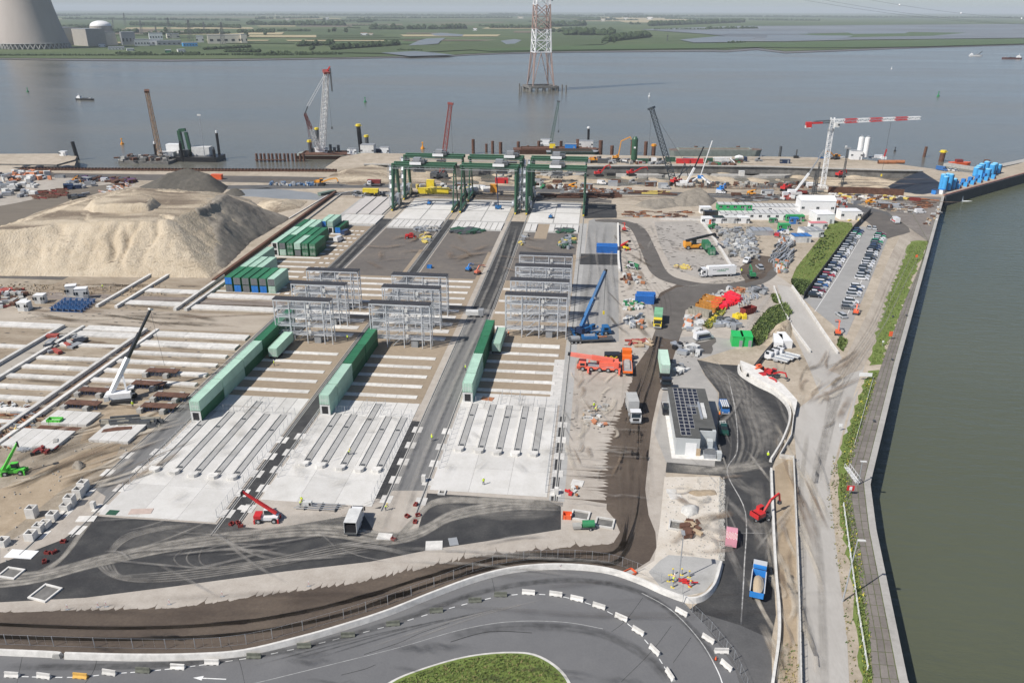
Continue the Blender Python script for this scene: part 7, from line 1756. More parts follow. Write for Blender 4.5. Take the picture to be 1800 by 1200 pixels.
cl_list=[
 ('scrap_heap','jumbled grey formwork panels and white bags in the yard right of the reach stacker',((1258,402),(1322,402),(1335,458),(1285,452)),240,[concg,steel,steel,greyp,concg,concd],1,(.8,3.0),(.3,1.6)),
 ('scrap_heap','white big bags and boxes heaped in the middle of the grey formwork',((1290,425),(1322,425),(1325,440),(1292,440)),26,[white,offw,white],2,(1.0,1.8),(.8,1.5)),
 ('beam_stack','stack of long dark grey steel beams beside the grass slope',((1365,430),(1400,428),(1395,462),(1355,462)),60,[greyp,steeld,greyp,steel],3,(4,8),(.3,1.2)),
 ('scaffold_pile','light scaffold parts heaped below the blue-roofed cabin',((1372,420),(1398,420),(1395,432),(1366,432)),60,[steel,offw,rusto,steel],4,(.5,2),(.3,1.5)),
 ('material_pile','cluttered machine parts around the green pump at the foot of the grass slope',((1362,462),(1385,462),(1380,480),(1362,480)),40,[grn,offw,steel,greyp,orange],5,(.5,1.8),(.5,1.8)),
 ('rebar_stock','rows of rusty steel frames laid out behind the slabbed yard',((1098,372),(1215,372),(1215,384),(1100,382)),90,[rust,rusto,rust,greyp],6,(1.5,4.5),(.1,.6)),
 ('rebar_stock','dark rebar mats and white boxes between the offices and the quay',((1290,345),(1420,338),(1425,352),(1290,356)),110,[steeld,greyp,rust,steeld],7,(2,6),(.1,.7)),
 ('rebar_stock','rebar bundles and planks spread on the ground by the tower crane',((1490,345),(1620,362),(1610,378),(1500,362)),200,[rust,wood,greyp,steeld,concw],8,(1,4),(.05,.5)),
 ('rebar_stock','rusty sheet piles lying near the dock corner',((1615,350),(1640,352),(1632,368),(1612,368)),24,[rust,rust,rusto],9,(3,7),(.3,.7)),
 ('rebar_stock','rows of reddish reinforcing cages behind the right gantry crane',((985,333),(1110,333),(1110,340),(985,340)),80,[rust,offw,rusto,greyp],10,(1,3),(.3,1.1)),
 ('sheet_pile_stack','flat stack of long brown sheet piles behind the right rear apron',((968,343),(1080,343),(1080,349),(968,348)),40,[rust,rust],11,(6,12),(.5,1.4)),
 ('sheet_pile_stack','flat stack of brown sheet piles left of the large gravel heap',((1122,337),(1175,338),(1175,343),(1122,342)),22,[rust,rust,yellow],12,(6,12),(.3,1.0)),
 ('scaffold_pile','row of grey frames and pallets left of the orange crawler machine on the rear road',((475,322),(565,323),(565,328),(475,327)),60,[greyp,steel,offw,blueb],13,(.8,2.2),(.4,1.5)),
 ('pipe_pile','coiled black hoses and fittings beside the yellow machine at the bed corner',((620,338),(690,338),(690,346),(625,346)),60,[blackp,greyp,steeld],14,(1,3),(.3,1.2)),
 ('scaffold_pile','grey scaffold heap on the left dark ballast',((730,399),(775,400),(770,410),(728,408)),60,[steel,greyp,concg],15,(.6,2),(.2,.9)),
 ('scaffold_pile','yellow and grey spreader frames in front of the grey scaffold heap',((740,412),(758,412),(752,428),(738,428)),24,[yellow,steel,wood],16,(1.2,3),(.3,1.0)),
 ('scaffold_pile','long dark bundle at the top of the middle dark ballast',((800,405),(840,405),(840,409),(800,408)),24,[dgrn,steeld],17,(5,9),(.3,.8)),
 ('scaffold_pile','yellow and green lifting frames grouped on the right dark ballast',((985,418),(1010,418),(1006,438),(982,438)),50,[yellow,steeld,dgrn,steel],18,(1,2.6),(.4,1.4)),
 ('scaffold_pile','small group of yellow frames at the left of the right dark ballast',((912,424),(922,412),(930,414),(918,438)),16,[yellow,steel,concg],19,(1,2.2),(.4,1.2)),
 ('scaffold_pile','dark mesh stack on the right panels',((982,403),(1006,403),(1006,409),(982,409)),20,[dgrn,steeld],20,(2,5),(.3,.8)),
 ('trough_stock','pile of grey and white pipes and troughs at the tip of the lower yard',((1205,560),(1235,555),(1230,590),(1205,580)),40,[offw,concg,steel,orange],21,(1,4),(.3,.9)),
 ('frame_stock','white and grey frames at the top of the lower storage yard',((1230,530),(1290,505),(1275,525),(1240,545)),60,[offw,concg,steel],22,(.8,2.4),(.4,1.3)),
 ('barrier_stack','stacks of bright red site barriers in the lower storage yard',((1250,538),(1288,518),(1292,530),(1262,546)),70,[M('signal_red',(.75,.02,.04),.45,.06,1)],23,(2,5),(.4,1.4)),
 ('pipe_stock','grey steel baskets right of the red pipes',((1290,530),(1330,510),(1336,520),(1296,545)),40,[steel,greyp,concg],24,(2,4),(.5,1.3)),
 ('crate_stock','bright yellow tanks stacked in the lower yard',((1289,552),(1310,552),(1310,562),(1289,562)),14,[yellow],25,(1.0,1.4),(.7,1.3)),
 ('crate_stock','small yellow drums in the greenery of the lower yard',((1244,565),(1260,556),(1260,560),(1246,570)),9,[yellow],26,(.8,1.2),(.4,.9)),
 ('crate_stock','grey boxes and rolls around the tall lamp of the lower yard',((1265,560),(1300,568),(1298,580),(1262,575)),26,[greyp,steeld,steel],27,(1.4,3),(.6,1.4)),
 ('crate_stock','brown wood and wire baskets in the upper lower yard',((1278,512),(1305,506),(1305,518),(1282,522)),24,[wood,rusto,concg],28,(1,3),(.2,.6)),
 ('crate_stock','dark steel baskets with red ties at the yard corner',((1318,508),(1345,508),(1342,518),(1318,518)),24,[greyp,greyp,red,steeld],29,(1.5,3),(.5,1.4)),
 ('paving_stock','white and green striped pallets right of the haul lane',((1096,530),(1130,528),(1130,546),(1096,546)),50,[white,offw,grn,wood],30,(.8,1.6),(.4,1.0)),
 ('material_pile','orange compressor and steel frames below the striped pallets',((1098,558),(1130,556),(1135,580),(1098,578)),40,[orange,steel,concg,greyp,offw],31,(.6,2.4),(.3,1.2)),
 ('material_pile','road barriers and red frames lying where the dirt road narrows',((1100,596),(1145,598),(1140,612),(1105,608)),16,[offw,red,wood,concw],32,(1,3),(.1,.6)),
 ('material_pile','white and grey valves and pipes on the grey yard by the minibus',((1185,605),(1232,612),(1228,625),(1186,622)),30,[offw,steel,greyp,blackp],33,(.8,3),(.3,1.2)),
 ('material_pile','trailers and white frames beside the black tractor',((1184,640),(1208,645),(1206,660),(1186,660)),14,[offw,steel,blackp],34,(.8,2.4),(.3,1.0)),
 ('material_pile','yellow pipe fittings at the edge of the storage lot',((1186,466),(1212,468),(1212,474),(1186,472)),16,[yellow,yellow,wood],35,(1,3),(.2,.6)),
 ('material_pile','mixed crates strewn on the slabbed yard right of the dark kerb',((1092,484),(1130,484),(1130,500),(1092,500)),18,[offw,rusto,greyp,rust],36,(.8,2),(.4,1.2)),
 ('manhole_works','concrete frame, bags and boards around the manhole slab left of the haul road',((1024,712),(1068,712),(1068,750),(1024,750)),26,[offw,concg,wood,orange,greyp],37,(.4,1.6),(.1,.5)),
 ('material_pile','white pipe and red fittings by the right lane foot',((995,856),(1020,856),(1018,876),(995,874)),9,[offw,red,rusto],38,(.5,1.4),(.2,.5)),
 ('rusty_baskets','two rusty steel baskets on the bare plot',((1202,920),(1228,920),(1226,945),(1202,945)),26,[rust,rust,wood],39,(.8,2),(.3,.9)),
 ('rebar_stock','rusty rebar and timbers on the dark mats in the left yard',((-10,730),(70,725),(60,785),(-10,790)),110,[rust,rust,rusto,greyp,wood],40,(1.5,5),(.1,.5)),
 ('material_pile','white bags and small stock at the edge of the rusty rebar',((0,708),(60,706),(60,722),(0,722)),18,[white,offw,rust],41,(.5,1.3),(.3,.8)),
 ('material_pile','dark red formwork pieces by the green telehandler',((60,790),(105,778),(100,795),(62,802)),22,[M('oxide_red',(0,0,0)),blackp,concg],42,(.8,2),(.3,.8)),
 ('timber_stack','long stack of grey timber planks beside the wide grey lane',((200,742),(262,740),(262,752),(200,752)),50,[M('weathered_timber',(.30,.28,.23),.9,.2,1),steeld],43,(6,8),(.3,1.6)),
 ('material_pile','offcuts and mesh along the edge of the near white slab cluster',((42,783),(70,785),(68,792),(40,792)),16,[greyp,steel],44,(1,3),(.1,.5)),
 ('material_pile','dark formwork and red clamps on the strips of the left yard',((88,590),(150,592),(135,618),(80,622)),30,[greyp,blackp,red,concg],45,(1,4),(.2,.8)),
 ('material_pile','grey and red stock at the far left edge of the yard',((-40,505),(50,508),(40,540),(-40,545)),80,[greyp,concg,red,offw,rust],46,(1,4),(.3,1.2)),
 ('cabin_village','white cars and huts packed at the far left edge beyond the mound',((-60,308),(60,306),(70,345),(-60,352)),90,[white,offw,greyp,steel,blackp],47,(2,5),(.6,2.6)),
 ('cabin_village','white sheds and cars along the road at the far left',((20,305),(90,304),(90,316),(20,320)),36,[white,offw,orange,greyp],48,(2,5),(1,2.8)),
 ('rebar_stock','dark red rebar field beside the wet sand track',((55,338),(115,332),(120,345),(60,352)),90,[M('oxide_red',(0,0,0)),rust,rust],49,(2,6),(.2,.8)),
 ('material_pile','dark bundles and purple tarps along the west road',((140,312),(240,315),(240,322),(140,321)),60,[steeld,M('purple_tarp',(.10,.04,.12),.7,.1,1),rust,rust],50,(1.5,5),(.5,1.6)),
 ('pipe_stock','rows of pale pipes lying above the mound road',((170,336),(215,322),(235,322),(195,345)),50,[steel,offw,rusto],51,(3,7),(.3,.9)),
 ('material_pile','grey bins and a dark machine on the wet track edge',((125,347),(152,342),(152,352),(125,356)),14,[steeld,greyp,blackp],52,(2,4),(1,2.4)),
 ('material_pile','grey and blue containers in the middle of the west yard',((110,326),(165,321),(165,330),(110,334)),14,[greyp,navy,steel],53,(3,6),(1,2.6)),
 ('trench_stock','yellow and white machinery lined along the rear road',((730,325),(830,328),(830,337),(730,335)),22,[yellow,white,offw,greyp],54,(1.5,4),(.8,2)),
 ('trench_stock','white drums and cement silos lying behind the middle gantry',((823,332),(858,332),(858,340),(823,340)),12,[offw,white],55,(3,5),(1.5,2.6)),
 ('material_pile','rusty anchors and mats behind the right gantry legs',((930,325),(1000,327),(1000,333),(930,332)),36,[grn,rust,greyp,offw],56,(1,4),(.3,1.8)),
 ('material_pile','red machinery and boxes on the quay side of the office yard',((1375,345),(1400,345),(1400,352),(1375,352)),20,[red,red,white],57,(1,3),(.6,1.8)),
 ('material_pile','red and white equipment right of the tall white hall',((1465,350),(1490,352),(1486,372),(1466,372)),30,[red,offw,greyp,rusto],58,(1,2.4),(.6,2)),
 ('material_pile','stock lined along the trench lip in front of the sheet pile wall',((1460,341),(1590,348),(1590,354),(1460,348)),90,[rust,yellow,offw,steeld,concw],59,(1,4),(.2,1.2)),
 ('material_pile','dark drums and rigs on the quay deck behind the gantries',((1030,281),(1060,281),(1060,289),(1030,288)),16,[rusto,steeld,greyp],60,(2,4),(.8,2.4)),
 ('material_pile','site equipment on the quay deck near the green silo',((1070,282),(1170,282),(1170,289),(1070,289)),40,[greyp,offw,rust,steeld,concg],61,(1.5,4),(.5,1.8)),
 ('material_pile','equipment and pallets on the quay deck right of the red boxes',((1240,283),(1300,283),(1300,291),(1240,291)),30,[offw,grn,greyp,rust],62,(1.5,4),(.4,1.4)),
 ('pit_debris','grey rubble and broken concrete in the pit below the dark wall',((880,303),(1000,303),(1000,314),(880,314)),90,[concg,concd,sandp],63,(1.5,5),(.4,1.4)),
 ('pit_debris','sheet pile heads and timbers along the pit rim near the offices',((1180,322),(1440,325),(1440,332),(1180,329)),120,[rust,steeld,concg],64,(1,3),(.4,2.0)),
 ('gate_goods','white and yellow items scattered at the far gate',((1488,372),(1520,374),(1516,392),(1486,390)),18,[white,yellow,greyp,offw],65,(.8,3),(.3,1.2)),
 ('dock_goods','pallets and pipes at the dock corner',((1625,395),(1650,360),(1660,362),(1640,400)),22,[offw,rust,wood,concg],66,(.6,2.4),(.2,.9)),
]
for nm,lb,q,n,cols,sd,sz,hh in cl_list:
 lin=nm in ('beam_stack','sheet_pile_stack','pipe_stock','timber_stack','rebar_stock')
 rz0=ang(q[0],q[1]) if nm in ('sheet_pile_stack','timber_stack') else (ang((1355,462),(1400,428)) if nm=='beam_stack' else ang(q[3],q[0]) if nm=='pipe_stock' else 0)
 clutter(nm,lb,q,n,cols,sd,sz,hh,rzj=.12 if lin and nm != 'rebar_stock' else (.5 if nm=='rebar_stock' else 3.14),rz0=rz0,asp=.07 if lin else .5)
# white hollow concrete boxes along the lane
boxes=[(148,860,1.9),(140,872,1.9),(125,888,2.2),(117,894,1.2) ,(94,912,1.5),(58,907,2.1),(80,926,1.2),(70,932,1.4),(56,947,1.6),(7,957,1.3)]
for i,(x,y,h) in enumerate(boxes):
 t=thing('concrete_box','hollow white concrete box, %s from the top of the row beside the wide lane' % ORD[i],'concrete box',P(x,y),0.05*(i % 3),'hollow concrete boxes beside the wide lane')
 part('shaft',t,('cbx',h),lambda m:[m.box(s*.72,0,0,.22,1.66,h,concw) for s in (-1,1)]+[m.box(0,s*.72,0,1.22,.22,h,concw) for s in (-1,1)])
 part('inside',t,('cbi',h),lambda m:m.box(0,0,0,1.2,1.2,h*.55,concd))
# blue-grey formwork bridges in the left yard
for i,(x,y) in enumerate(((303,660-2),(279,680),(186,692),(163,715),(318,700+1),(296,720))):
 c=P(x-25,y);t=thing('formwork_table','%s brown-topped formwork table of the left yard' % ('rear right','second right behind the crane','left upper','left lower','front right upper','front right lower')[i],'formwork',(c[0]+1.5,c[1]),0,'formwork tables round the crawler crane')
 part('plate',t,'fwp',lambda m:m.box(0,0,1.15,8.4,2.2,.2,rust))
 part('truss',t,'fwt',lambda m:[m.bar((-4+k,-1.2,.3),(-4+k,-1.2,1.15),.14,mat=navy) for k in range(9)]+[m.box(0,-1.2,.3,8.4,.14,.14,navy)])
 part('foundation_block',t,'fwf',lambda m:[m.box(sx,0,0,1.2,4.6,1.1,concg) for sx in (-4.0,1.6)])
t=thing('formwork_stack','stack of navy blue steel formwork frames in the left yard','formwork',P(132,540));q=[(-6,-5),(6,-5),(6,5),(-6,5)]
for k in range(5):
 part('frame',t,'bfr',lambda m:[m.box(0,y,z,11,.15,.15,M('frame_blue',(.03,.10,.25),.5,.1,1)) for y in (-.5,.5) for z in (0,1.1)]+[m.box(-5+2.0*j,0,0,.15,1.1,1.2,MATS['frame_blue']) for j in range(6)],(-.3*k,-4.0+2.1*k,0.1),.0)
for i,(x,y,w_) in enumerate(((45,545,3.4),(73,532,3.0),(146,525,3.6),(128,520,3.2))):
 cabin('site_cabin','white site cabin of the left yard, ' +('nearest the left edge','tilted one behind it','right one by the blue frames','left one by the blue frames')[i],P(x,y),.15*i,w_,2.4,2.8+.9*(i>1),offw,white,2)
skip_box('skip','small bright green skip by the white slabs',P(98,744),.1,lime,3.2,1.6,1.3)
for i,(x,y) in enumerate(((1294,604),(1310,604))): t=cabin('green_container','%s of two bright green boxes by the bushes' % ('left','right')[i],P(x,y),ra(-2),3.0,4.6,3.0,M('bright_green',(.02,.45,.10),.45,.06,1),MATS['bright_green'],0,'container')
for i,(x,y) in enumerate(((1242,545),(1248,538),(1254,531),(1230,553))): skip_box('skip','open %s skip, %s in the row at the yard tip' % ('grey' if i==3 else 'rusty orange',('first','second','third','grey end one')[i]),P(x,y),ang((1215,540),(1250,548)),MATS['weathered_timber'] if i==3 else M('skip_orange',(.42,.19,.035),.6,.25,1),7,2.4,1.9,group='open skips at the yard tip')
skip_box('skip','dark red lined skip right of the yellow tanks',P(1315,550),ang((1300,552),(1325,545)),M('oxide_red',(0,0,0)),5,2.4,2.0)
skip_box('skip','small orange skip by the right lane foot',P(997,909),0,orange,1.7,1.5,.9);skip_box('skip','orange tray with rubble behind the curving wall',P(1106,1009),.7,orange,2.2,1.5,.5,fill=concg)
t=thing('bowser','green tank trailer at the bend of the haul road','tank trailer',P(1035,928),.15);mb=MB();mb.tube((-1.2,0,1.0),(1.0,0,1.0),.7,n=12,mat=grn);ob('tank',mb,t);mb=MB();mb.box(-.2,0,.35,2.8,1.3,.15,steeld);mb.box(-2.2,0,.3,1.6,1.2,.6,concg);ob('frame',mb,t);wheels4(t,(.2,),.8,.32)
for i,(x,y) in enumerate(((1020,907),(1063,920),(1192,925))):
 t=thing('pit_frame','concrete shaft frame ' +('behind the green tank trailer','at the tip of the verge','on the bare plot')[i],'pit frame',P(x,y),-.15);mb=MB()
 for s in (-1,1): mb.box(s*1.6,0,0,.3,3.0,.4,concw);mb.box(0,s*1.35,0,2.9,.3,.4,concw)
 ob('frame',mb,t);mb=MB();mb.box(0,0,.01,2.9,2.4,.05,concd);ob('cover',mb,t)
t=thing('manhole','concrete manhole with a dark opening on the slab left of the haul road','manhole',P(1034,738));mb=MB()
for s in (-1,1): mb.box(s*1.0,0,0,.2,1.3,.7,concw);mb.box(0,s*.6,0,2.0,.2,.7,concw)
ob('frame',mb,t);mb=MB();mb.box(0,0,0,1.8,1.0,.3,blackp);ob('opening',mb,t)
# ================= car park =================
def carrow(p0,p1,n,off_ang,cols,where,skipset=()):
 a,b=Vector(P(*p0)),Vector(P(*p1));d=math.atan2((b-a).y,(b-a).x)
 for i in range(n):
  if i in skipset: continue
  p=a.lerp(b,i/(n-1));col=cols[i % len(cols)];kd=('hatchback','estate','suv')[(i*7+len(where)) % 3]
  car((p.x+rr.uniform(-.25,.25),p.y,0),d+off_ang,col,'%s %s parked %s from the near end of the %s' % (col,'SUV' if kd=='suv' else kd,ORD[i],where),kd,'cars in the two rows of the car park')
carrow((1431,522),(1508,407),31,ra(-78),['black','white','dark red','silver','blue','white','navy blue','silver','red','white','black','pale grey','navy blue','silver','white','white','navy blue','silver','white','white','pale grey','pale grey','black','silver','grey','grey','pale grey','white','green','navy blue','navy blue'],'left car park row')
carrow((1490,543),(1548,413),31,ra(-78),['grey','silver','white','white','silver','white','navy blue','white','grey','black','white','pale grey','black','silver','grey','white','white','pale grey','black','grey','white','pale grey','black','navy blue','navy blue','grey','green','white','white','green','dark red'],'right car park row',(3,8,9))
car(P(1478,556),ra(105),'silver','silver estate standing alone below the right car row','estate');car(P(1527,402),ra(80),'silver','silver car waiting left at the top of the car park');car(P(1536,403),ra(80),'pale grey','pale grey car waiting right at the top of the car park')
car(P(1335,472),ra(100),'silver','silver car driving up the brown spill road','suv');car(P(1497,377),.3,'silver','silver car by the far gate cabin')
van(P(1573,391),ra(95),'white','white and red van at the gate asphalt',5.6,2.6,red);van(P(1617,375),.2,'white','white van by the dock corner materials',5,2.2)
mb=ribbon(pp((1432,548),(1470,490),(1512,420)),.15,lv(8)+.003,mat=whitep);o=ob('parking_line',mb);tag(o,kind='structure');mb=ribbon(pp((1490,552),(1520,480),(1552,408)),.15,lv(8)+.003,mat=whitep);o=ob('parking_line',mb);tag(o,kind='structure')
wallobj('car_park_fence',pp((1412,526),(1500,405),(1530,375)),.15,2.4,M('dark_fence',(.05,.05,.05),.7,.2,1),'dark solid fence between the car park and the grass slope','fence')
# ================= walls and fences on the right =================
wallobj('barrier_wall',smooth_path(pp((1298,646),(1302,660),(1330,678),(1362,694),(1384,716),(1388,740),(1376,775),(1362,800),(1354,812)),5),.6,1.0,concw,'white wall curving round the upper bend of the new black road','barrier wall',top=.35)
wallobj('barrier_wall',smooth_path(pp((1355,828),(1357,880),(1360,950),(1364,1020),(1369,1080),(1368,1130),(1358,1200),(1350,1260)),5),.45,.9,concw,'long white wall along the right side of the new black road','barrier wall',top=.4)
mb=MB();mb.prism(pp((1300,643),(1330,655),(1375,686),(1400,714),(1396,735),(1390,716),(1362,692),(1330,676),(1306,660)),.02,1.7,concw);solo('raised_deck',mb,'white raised concrete edge deck beside the red machines','concrete deck')
wallobj('retaining_wall',smooth_path(pp((1395,730),(1390,770),(1370,805),(1394,808),(1398,900),(1402,1000),(1405,1100),(1408,1260)),1),.2,1.1,concw,'thin pale retaining wall along the brown dirt strip','wall')
fence('mesh_fence','mesh fence along the left side of the old concrete road',pp((1396,812),(1399,900),(1403,1000),(1406,1100),(1409,1250)),1.8,2.6,steeld)
wallobj('retaining_wall',pp((1360,506),(1372,540),(1394,580),(1424,620)),.4,.9,concw,'white wall along the left side of the upper ramp road','wall')
wallobj('retaining_wall',pp((1392,505),(1420,545),(1450,590),(1472,622)),.4,.9,concw,'white wall along the right side of the upper ramp road','wall')
wallobj('storage_wall',pp((1086,396),(1087,460),(1089,478)),.7,1.2,concw,'white kerb wall along the right side of the east lane','wall')
wallobj('storage_wall',pp((1160,386),(1232,388),(1252,415),(1286,470)),.9,.7,concw,'pale wall bounding the storage lot at its right','wall')
wallobj('sheet_fence',pp((1312,668),(1345,625),(1358,610)),.3,1.6,blackp,'dark board edge along the slope behind the red machines','retaining boards');wallobj('sheet_fence',pp((1372,585),(1388,565)),.3,1.2,blackp,'short dark board edge at the top of the sandy slope','retaining boards')
fence('mesh_fence','mesh fence along the lower storage yard by the bushes',pp((1298,600),(1325,560),(1358,515)),2,3);fence('pipe_rail','white pipe railing along the grass verge at lower right',pp((1482,890),(1494,980),(1508,1080),(1524,1178)),1.0,3.0,white,mesh=False,posts=.12)
fence('pipe_rail','pale railing along the upper grass verge',pp((1535,665),(1502,782)),.5,3.0,offw,mesh=False)
fence('mesh_fence','loose mesh fences piled outside the ring road bend',pp((1200,1060),(1250,1110),(1290,1160),(1312,1210)),1.9,2.4,steel)
t=thing('stair_frame','white scaffold stair beside the quay at right','stair',P(1508,850),.1);mb=MB()
for k in range(6): mb.bar((0,k*1.0,.2),(0,k*1.0+1,.2),1.0,.08,offw)
for s in (-.5,.5): mb.bar((s,0,1.1),(s,6,1.1),.08);[mb.bar((s,k,0),(s,k,1.1),.07) for k in range(7)]
ob('walkway',mb,t)
for i,(x,y,mt,lb) in enumerate(((1493,870,red,'red and white board on posts at the quay edge'),(1564,597,orange,'orange lifebuoy stand on the upper grass verge'),(1610,457,orange,'small orange lifebuoy box beside the far verge'),(1520,668,white,'white sign board over the grass verge'),(1476,757,white,'round white road sign on the sandy verge'),(1551,608,white,'small white marker in the upper grass'))):
 t=thing('sign_board',lb,'sign',P(x,y));mb=MB();mb.tube((0,0,0),(0,0,1.8),.05,n=6,mat=steel);ob('post',mb,t);mb=MB();mb.box(0,0,1.1,(1.4,1.0,.8,3.2,.7,.5)[i],.12,(1.1,1.5,1.0,1.0,.7,.5)[i],mt)
 if i==0: mb.box(0,-.08,1.25,.5,.03,.8,white)
 ob('board',mb,t)
for i,(x,y) in enumerate(((1569,668-110),(1593,556),(1536,742),(1568,634))):
 mb=MB();mb.tube((0,0,0),(0,0,.45),.22,n=8,mat=steeld);mb.tube((0,0,.45),(0,0,.6),.35,n=8,mat=steeld);solo('mooring_bollard',mb,'%s mooring bollard on the quay apron' % ('upper left','upper right','lower','middle')[i],'bollard',P(x,y))
# parked flatbeds and red machines on the slope
for i,(x,y) in enumerate(((1372,606),(1383,603))):
 c=P(x,y);t=thing('trailer_box','%s of two white tarpaulin roofs leaning on the slope' % ('left','right')[i],'trailer body',(c[0]-1.0,c[1]-.5),-.15+.25*i);mb=MB();mb.profile([(-1.25,0),(1.25,0),(1.25,2.3),(-1.25,2.3)],7.0,white);mb.box(0,3.4,.4,2.2,.2,1.6,offw);ob('body',mb,t)
for i,(x,y) in enumerate(((1362,634),(1371,630),(1381,627))):
 t=thing('flatbed_truck','%s white flatbed truck parked by the white tarpaulin roofs' % ('front','middle','rear')[i],'truck',P(x,y),ang((1384,640),(1352,632)));mb=MB();mb.box(-1.4,0,.75,4.4,2.0,.15,steel);mb.box(-1.4,1.0,.9,4.4,.06,.3,offw);mb.box(-1.4,-1.0,.9,4.4,.06,.3,offw);ob('flatbed',mb,t);truck_cab(t,CARP['white'],1.9,'fb',2.0,2.0);wheels4(t,(-2,1.8),.8,.4)
excavator(P(1345,670),ang((1330,662),(1375,690)),red,'red excavator in front, folded arm, behind the white deck',True,(2.6,2.2,1.4),0,.9,up_deg=25);excavator(P(1356,662),ang((1330,655),(1385,675)),red,'red excavator behind the first, by the orange tractor',True,(2.6,2.2,1.4),.1,.85,up_deg=30)
telehandler(P(1334,656),.6,orange,'orange tractor machine at the slope wall',3,.1)
r_=random.Random(55)
where=[((700,327),(860,335),5,'behind the left and middle gantries'),((940,318),(1180,334),9,'between the right gantry and the gravel heaps'),((1250,338),(1420,346),6,'behind the site offices'),((1470,350),(1620,366),6,'among the rebar by the sheet pile wall'),((60,312),(230,330),6,'on the far west storage yard'),((1060,283),(1400,289),8,'along the quay deck')]
for (x0,y0),(x1,y1),n,wh in where:
 for i in range(n):
  x=x0+(x1-x0)*(i+.5)/n+r_.uniform(-6,6);y=r_.uniform(y0,y1);k=i % 4;a=r_.uniform(-.4,.4)
  if k==0: van(P(x,y),a,r_.choice(['white','white','silver']),'small pale van, %s standing %s' % (ORD[i],wh),5,2.1)
  elif k==1: skip_box('skip','open rusty skip, %s item standing %s' % (ORD[i],wh),P(x,y),a,r_.choice([rust,greyp,MATS['oxide_red']]),5,2.2,1.5)
  elif k==2: telehandler(P(x,y),a,r_.choice([amber,MATS['faded_red'],greyp]),'small telehandler, %s item standing %s' % (ORD[i],wh),5,r_.uniform(.1,.7))
  else: cabin('site_box','small site container, %s item standing %s' % (ORD[i],wh),P(x,y),a,6,2.4,2.5,r_.choice([offw,steel,navy,rust]),greyp,1,'container')
# ================= river front =================
# sheet pile wall of the left basin
t=thing('sheet_pile_wall','long rusty sheet pile wall between the left yards and the water','sheet pile wall',P(35,299))
o=Vector(P(35,299));e=Vector(P(592,302));n=190;mb=MB();z0,z1=-4,1.6
vs=[]
for i in range(n*2+1):
 p=o.lerp(e,i/(n*2))-o;off=0.5 if (i // 1) % 4 in (0,1) else -.5
 vs += [(p.x,p.y+off,z0),(p.x,p.y+off,z1)]
mb.add(vs,[(2*i,2*i+2,2*i+3,2*i+1) for i in range(n*2)],rust);ob('piling',mb,t)
mb=MB();mb.bar((0,-.9,z1-.9),((e-o).x,(e-o).y-.9,z1-.9),.5,.5,rust);ob('waling',mb,t)
wallobj('sheet_pile_wall',pp((1455,339),(1520,340),(1588,344)),.5,3.4,rust,'dark sheet pile wall at the right end of the pit','sheet pile wall',z=-.2)
t=thing('sheet_pile_wall','row of spiky pile heads along the pit rim before the offices','sheet pile wall',P(1200,331));o=Vector(P(1200,331));e=Vector(P(1450,335))
mb=MB();r=random.Random(2)
for i in range(120): p=o.lerp(e,i/119)-o;mb.box(p.x,p.y,0,.22,.22,r.uniform(1.4,2.6),rust if i % 3 else steeld)
ob('pile_head',mb,t)
def pile(px,py,ptop,r_,mat,label,z=WZ,cap=None,lean=0.0,group=None):
 x,y=P(px,py,z);H=hgt(px,py,ptop,z);t=thing('steel_pile',label,'pile',(x,y,z),0,group)
 part('tube',t,('pl',round(H,1),r_,mat.name,lean),lambda m:m.tube((0,0,-1),(lean*H,0,H),r_,n=10,mat=mat))
 if cap: part('cap',t,('plc',r_,cap.name,round(H,1),lean),lambda m:(m.tube((lean*H,0,H),(lean*H,0,H+1.4),r_*1.15,n=8,mat=cap),m.box(lean*H,0,H+.3,r_*3.2,.5,.3,cap)))
for i in range(13): pile(452+6.9*i+(0.6*(i % 2)),284,270,.8,rust,'brown tube pile, %s from the left in the pile row of the left basin' % ORD[i],group='tube piles in a row in the left basin')
t=thing('pile_guide','rusty walkway beam along the pile row in the left basin','walkway',P3(450,284,WZ));a=P3(450,284,WZ);b=P3(500,284,WZ)-a;mb=MB();mb.bar((0,-1.2,1.2),(b.x,b.y-1.2,1.2),.8,.5,rust);ob('beam',mb,t)
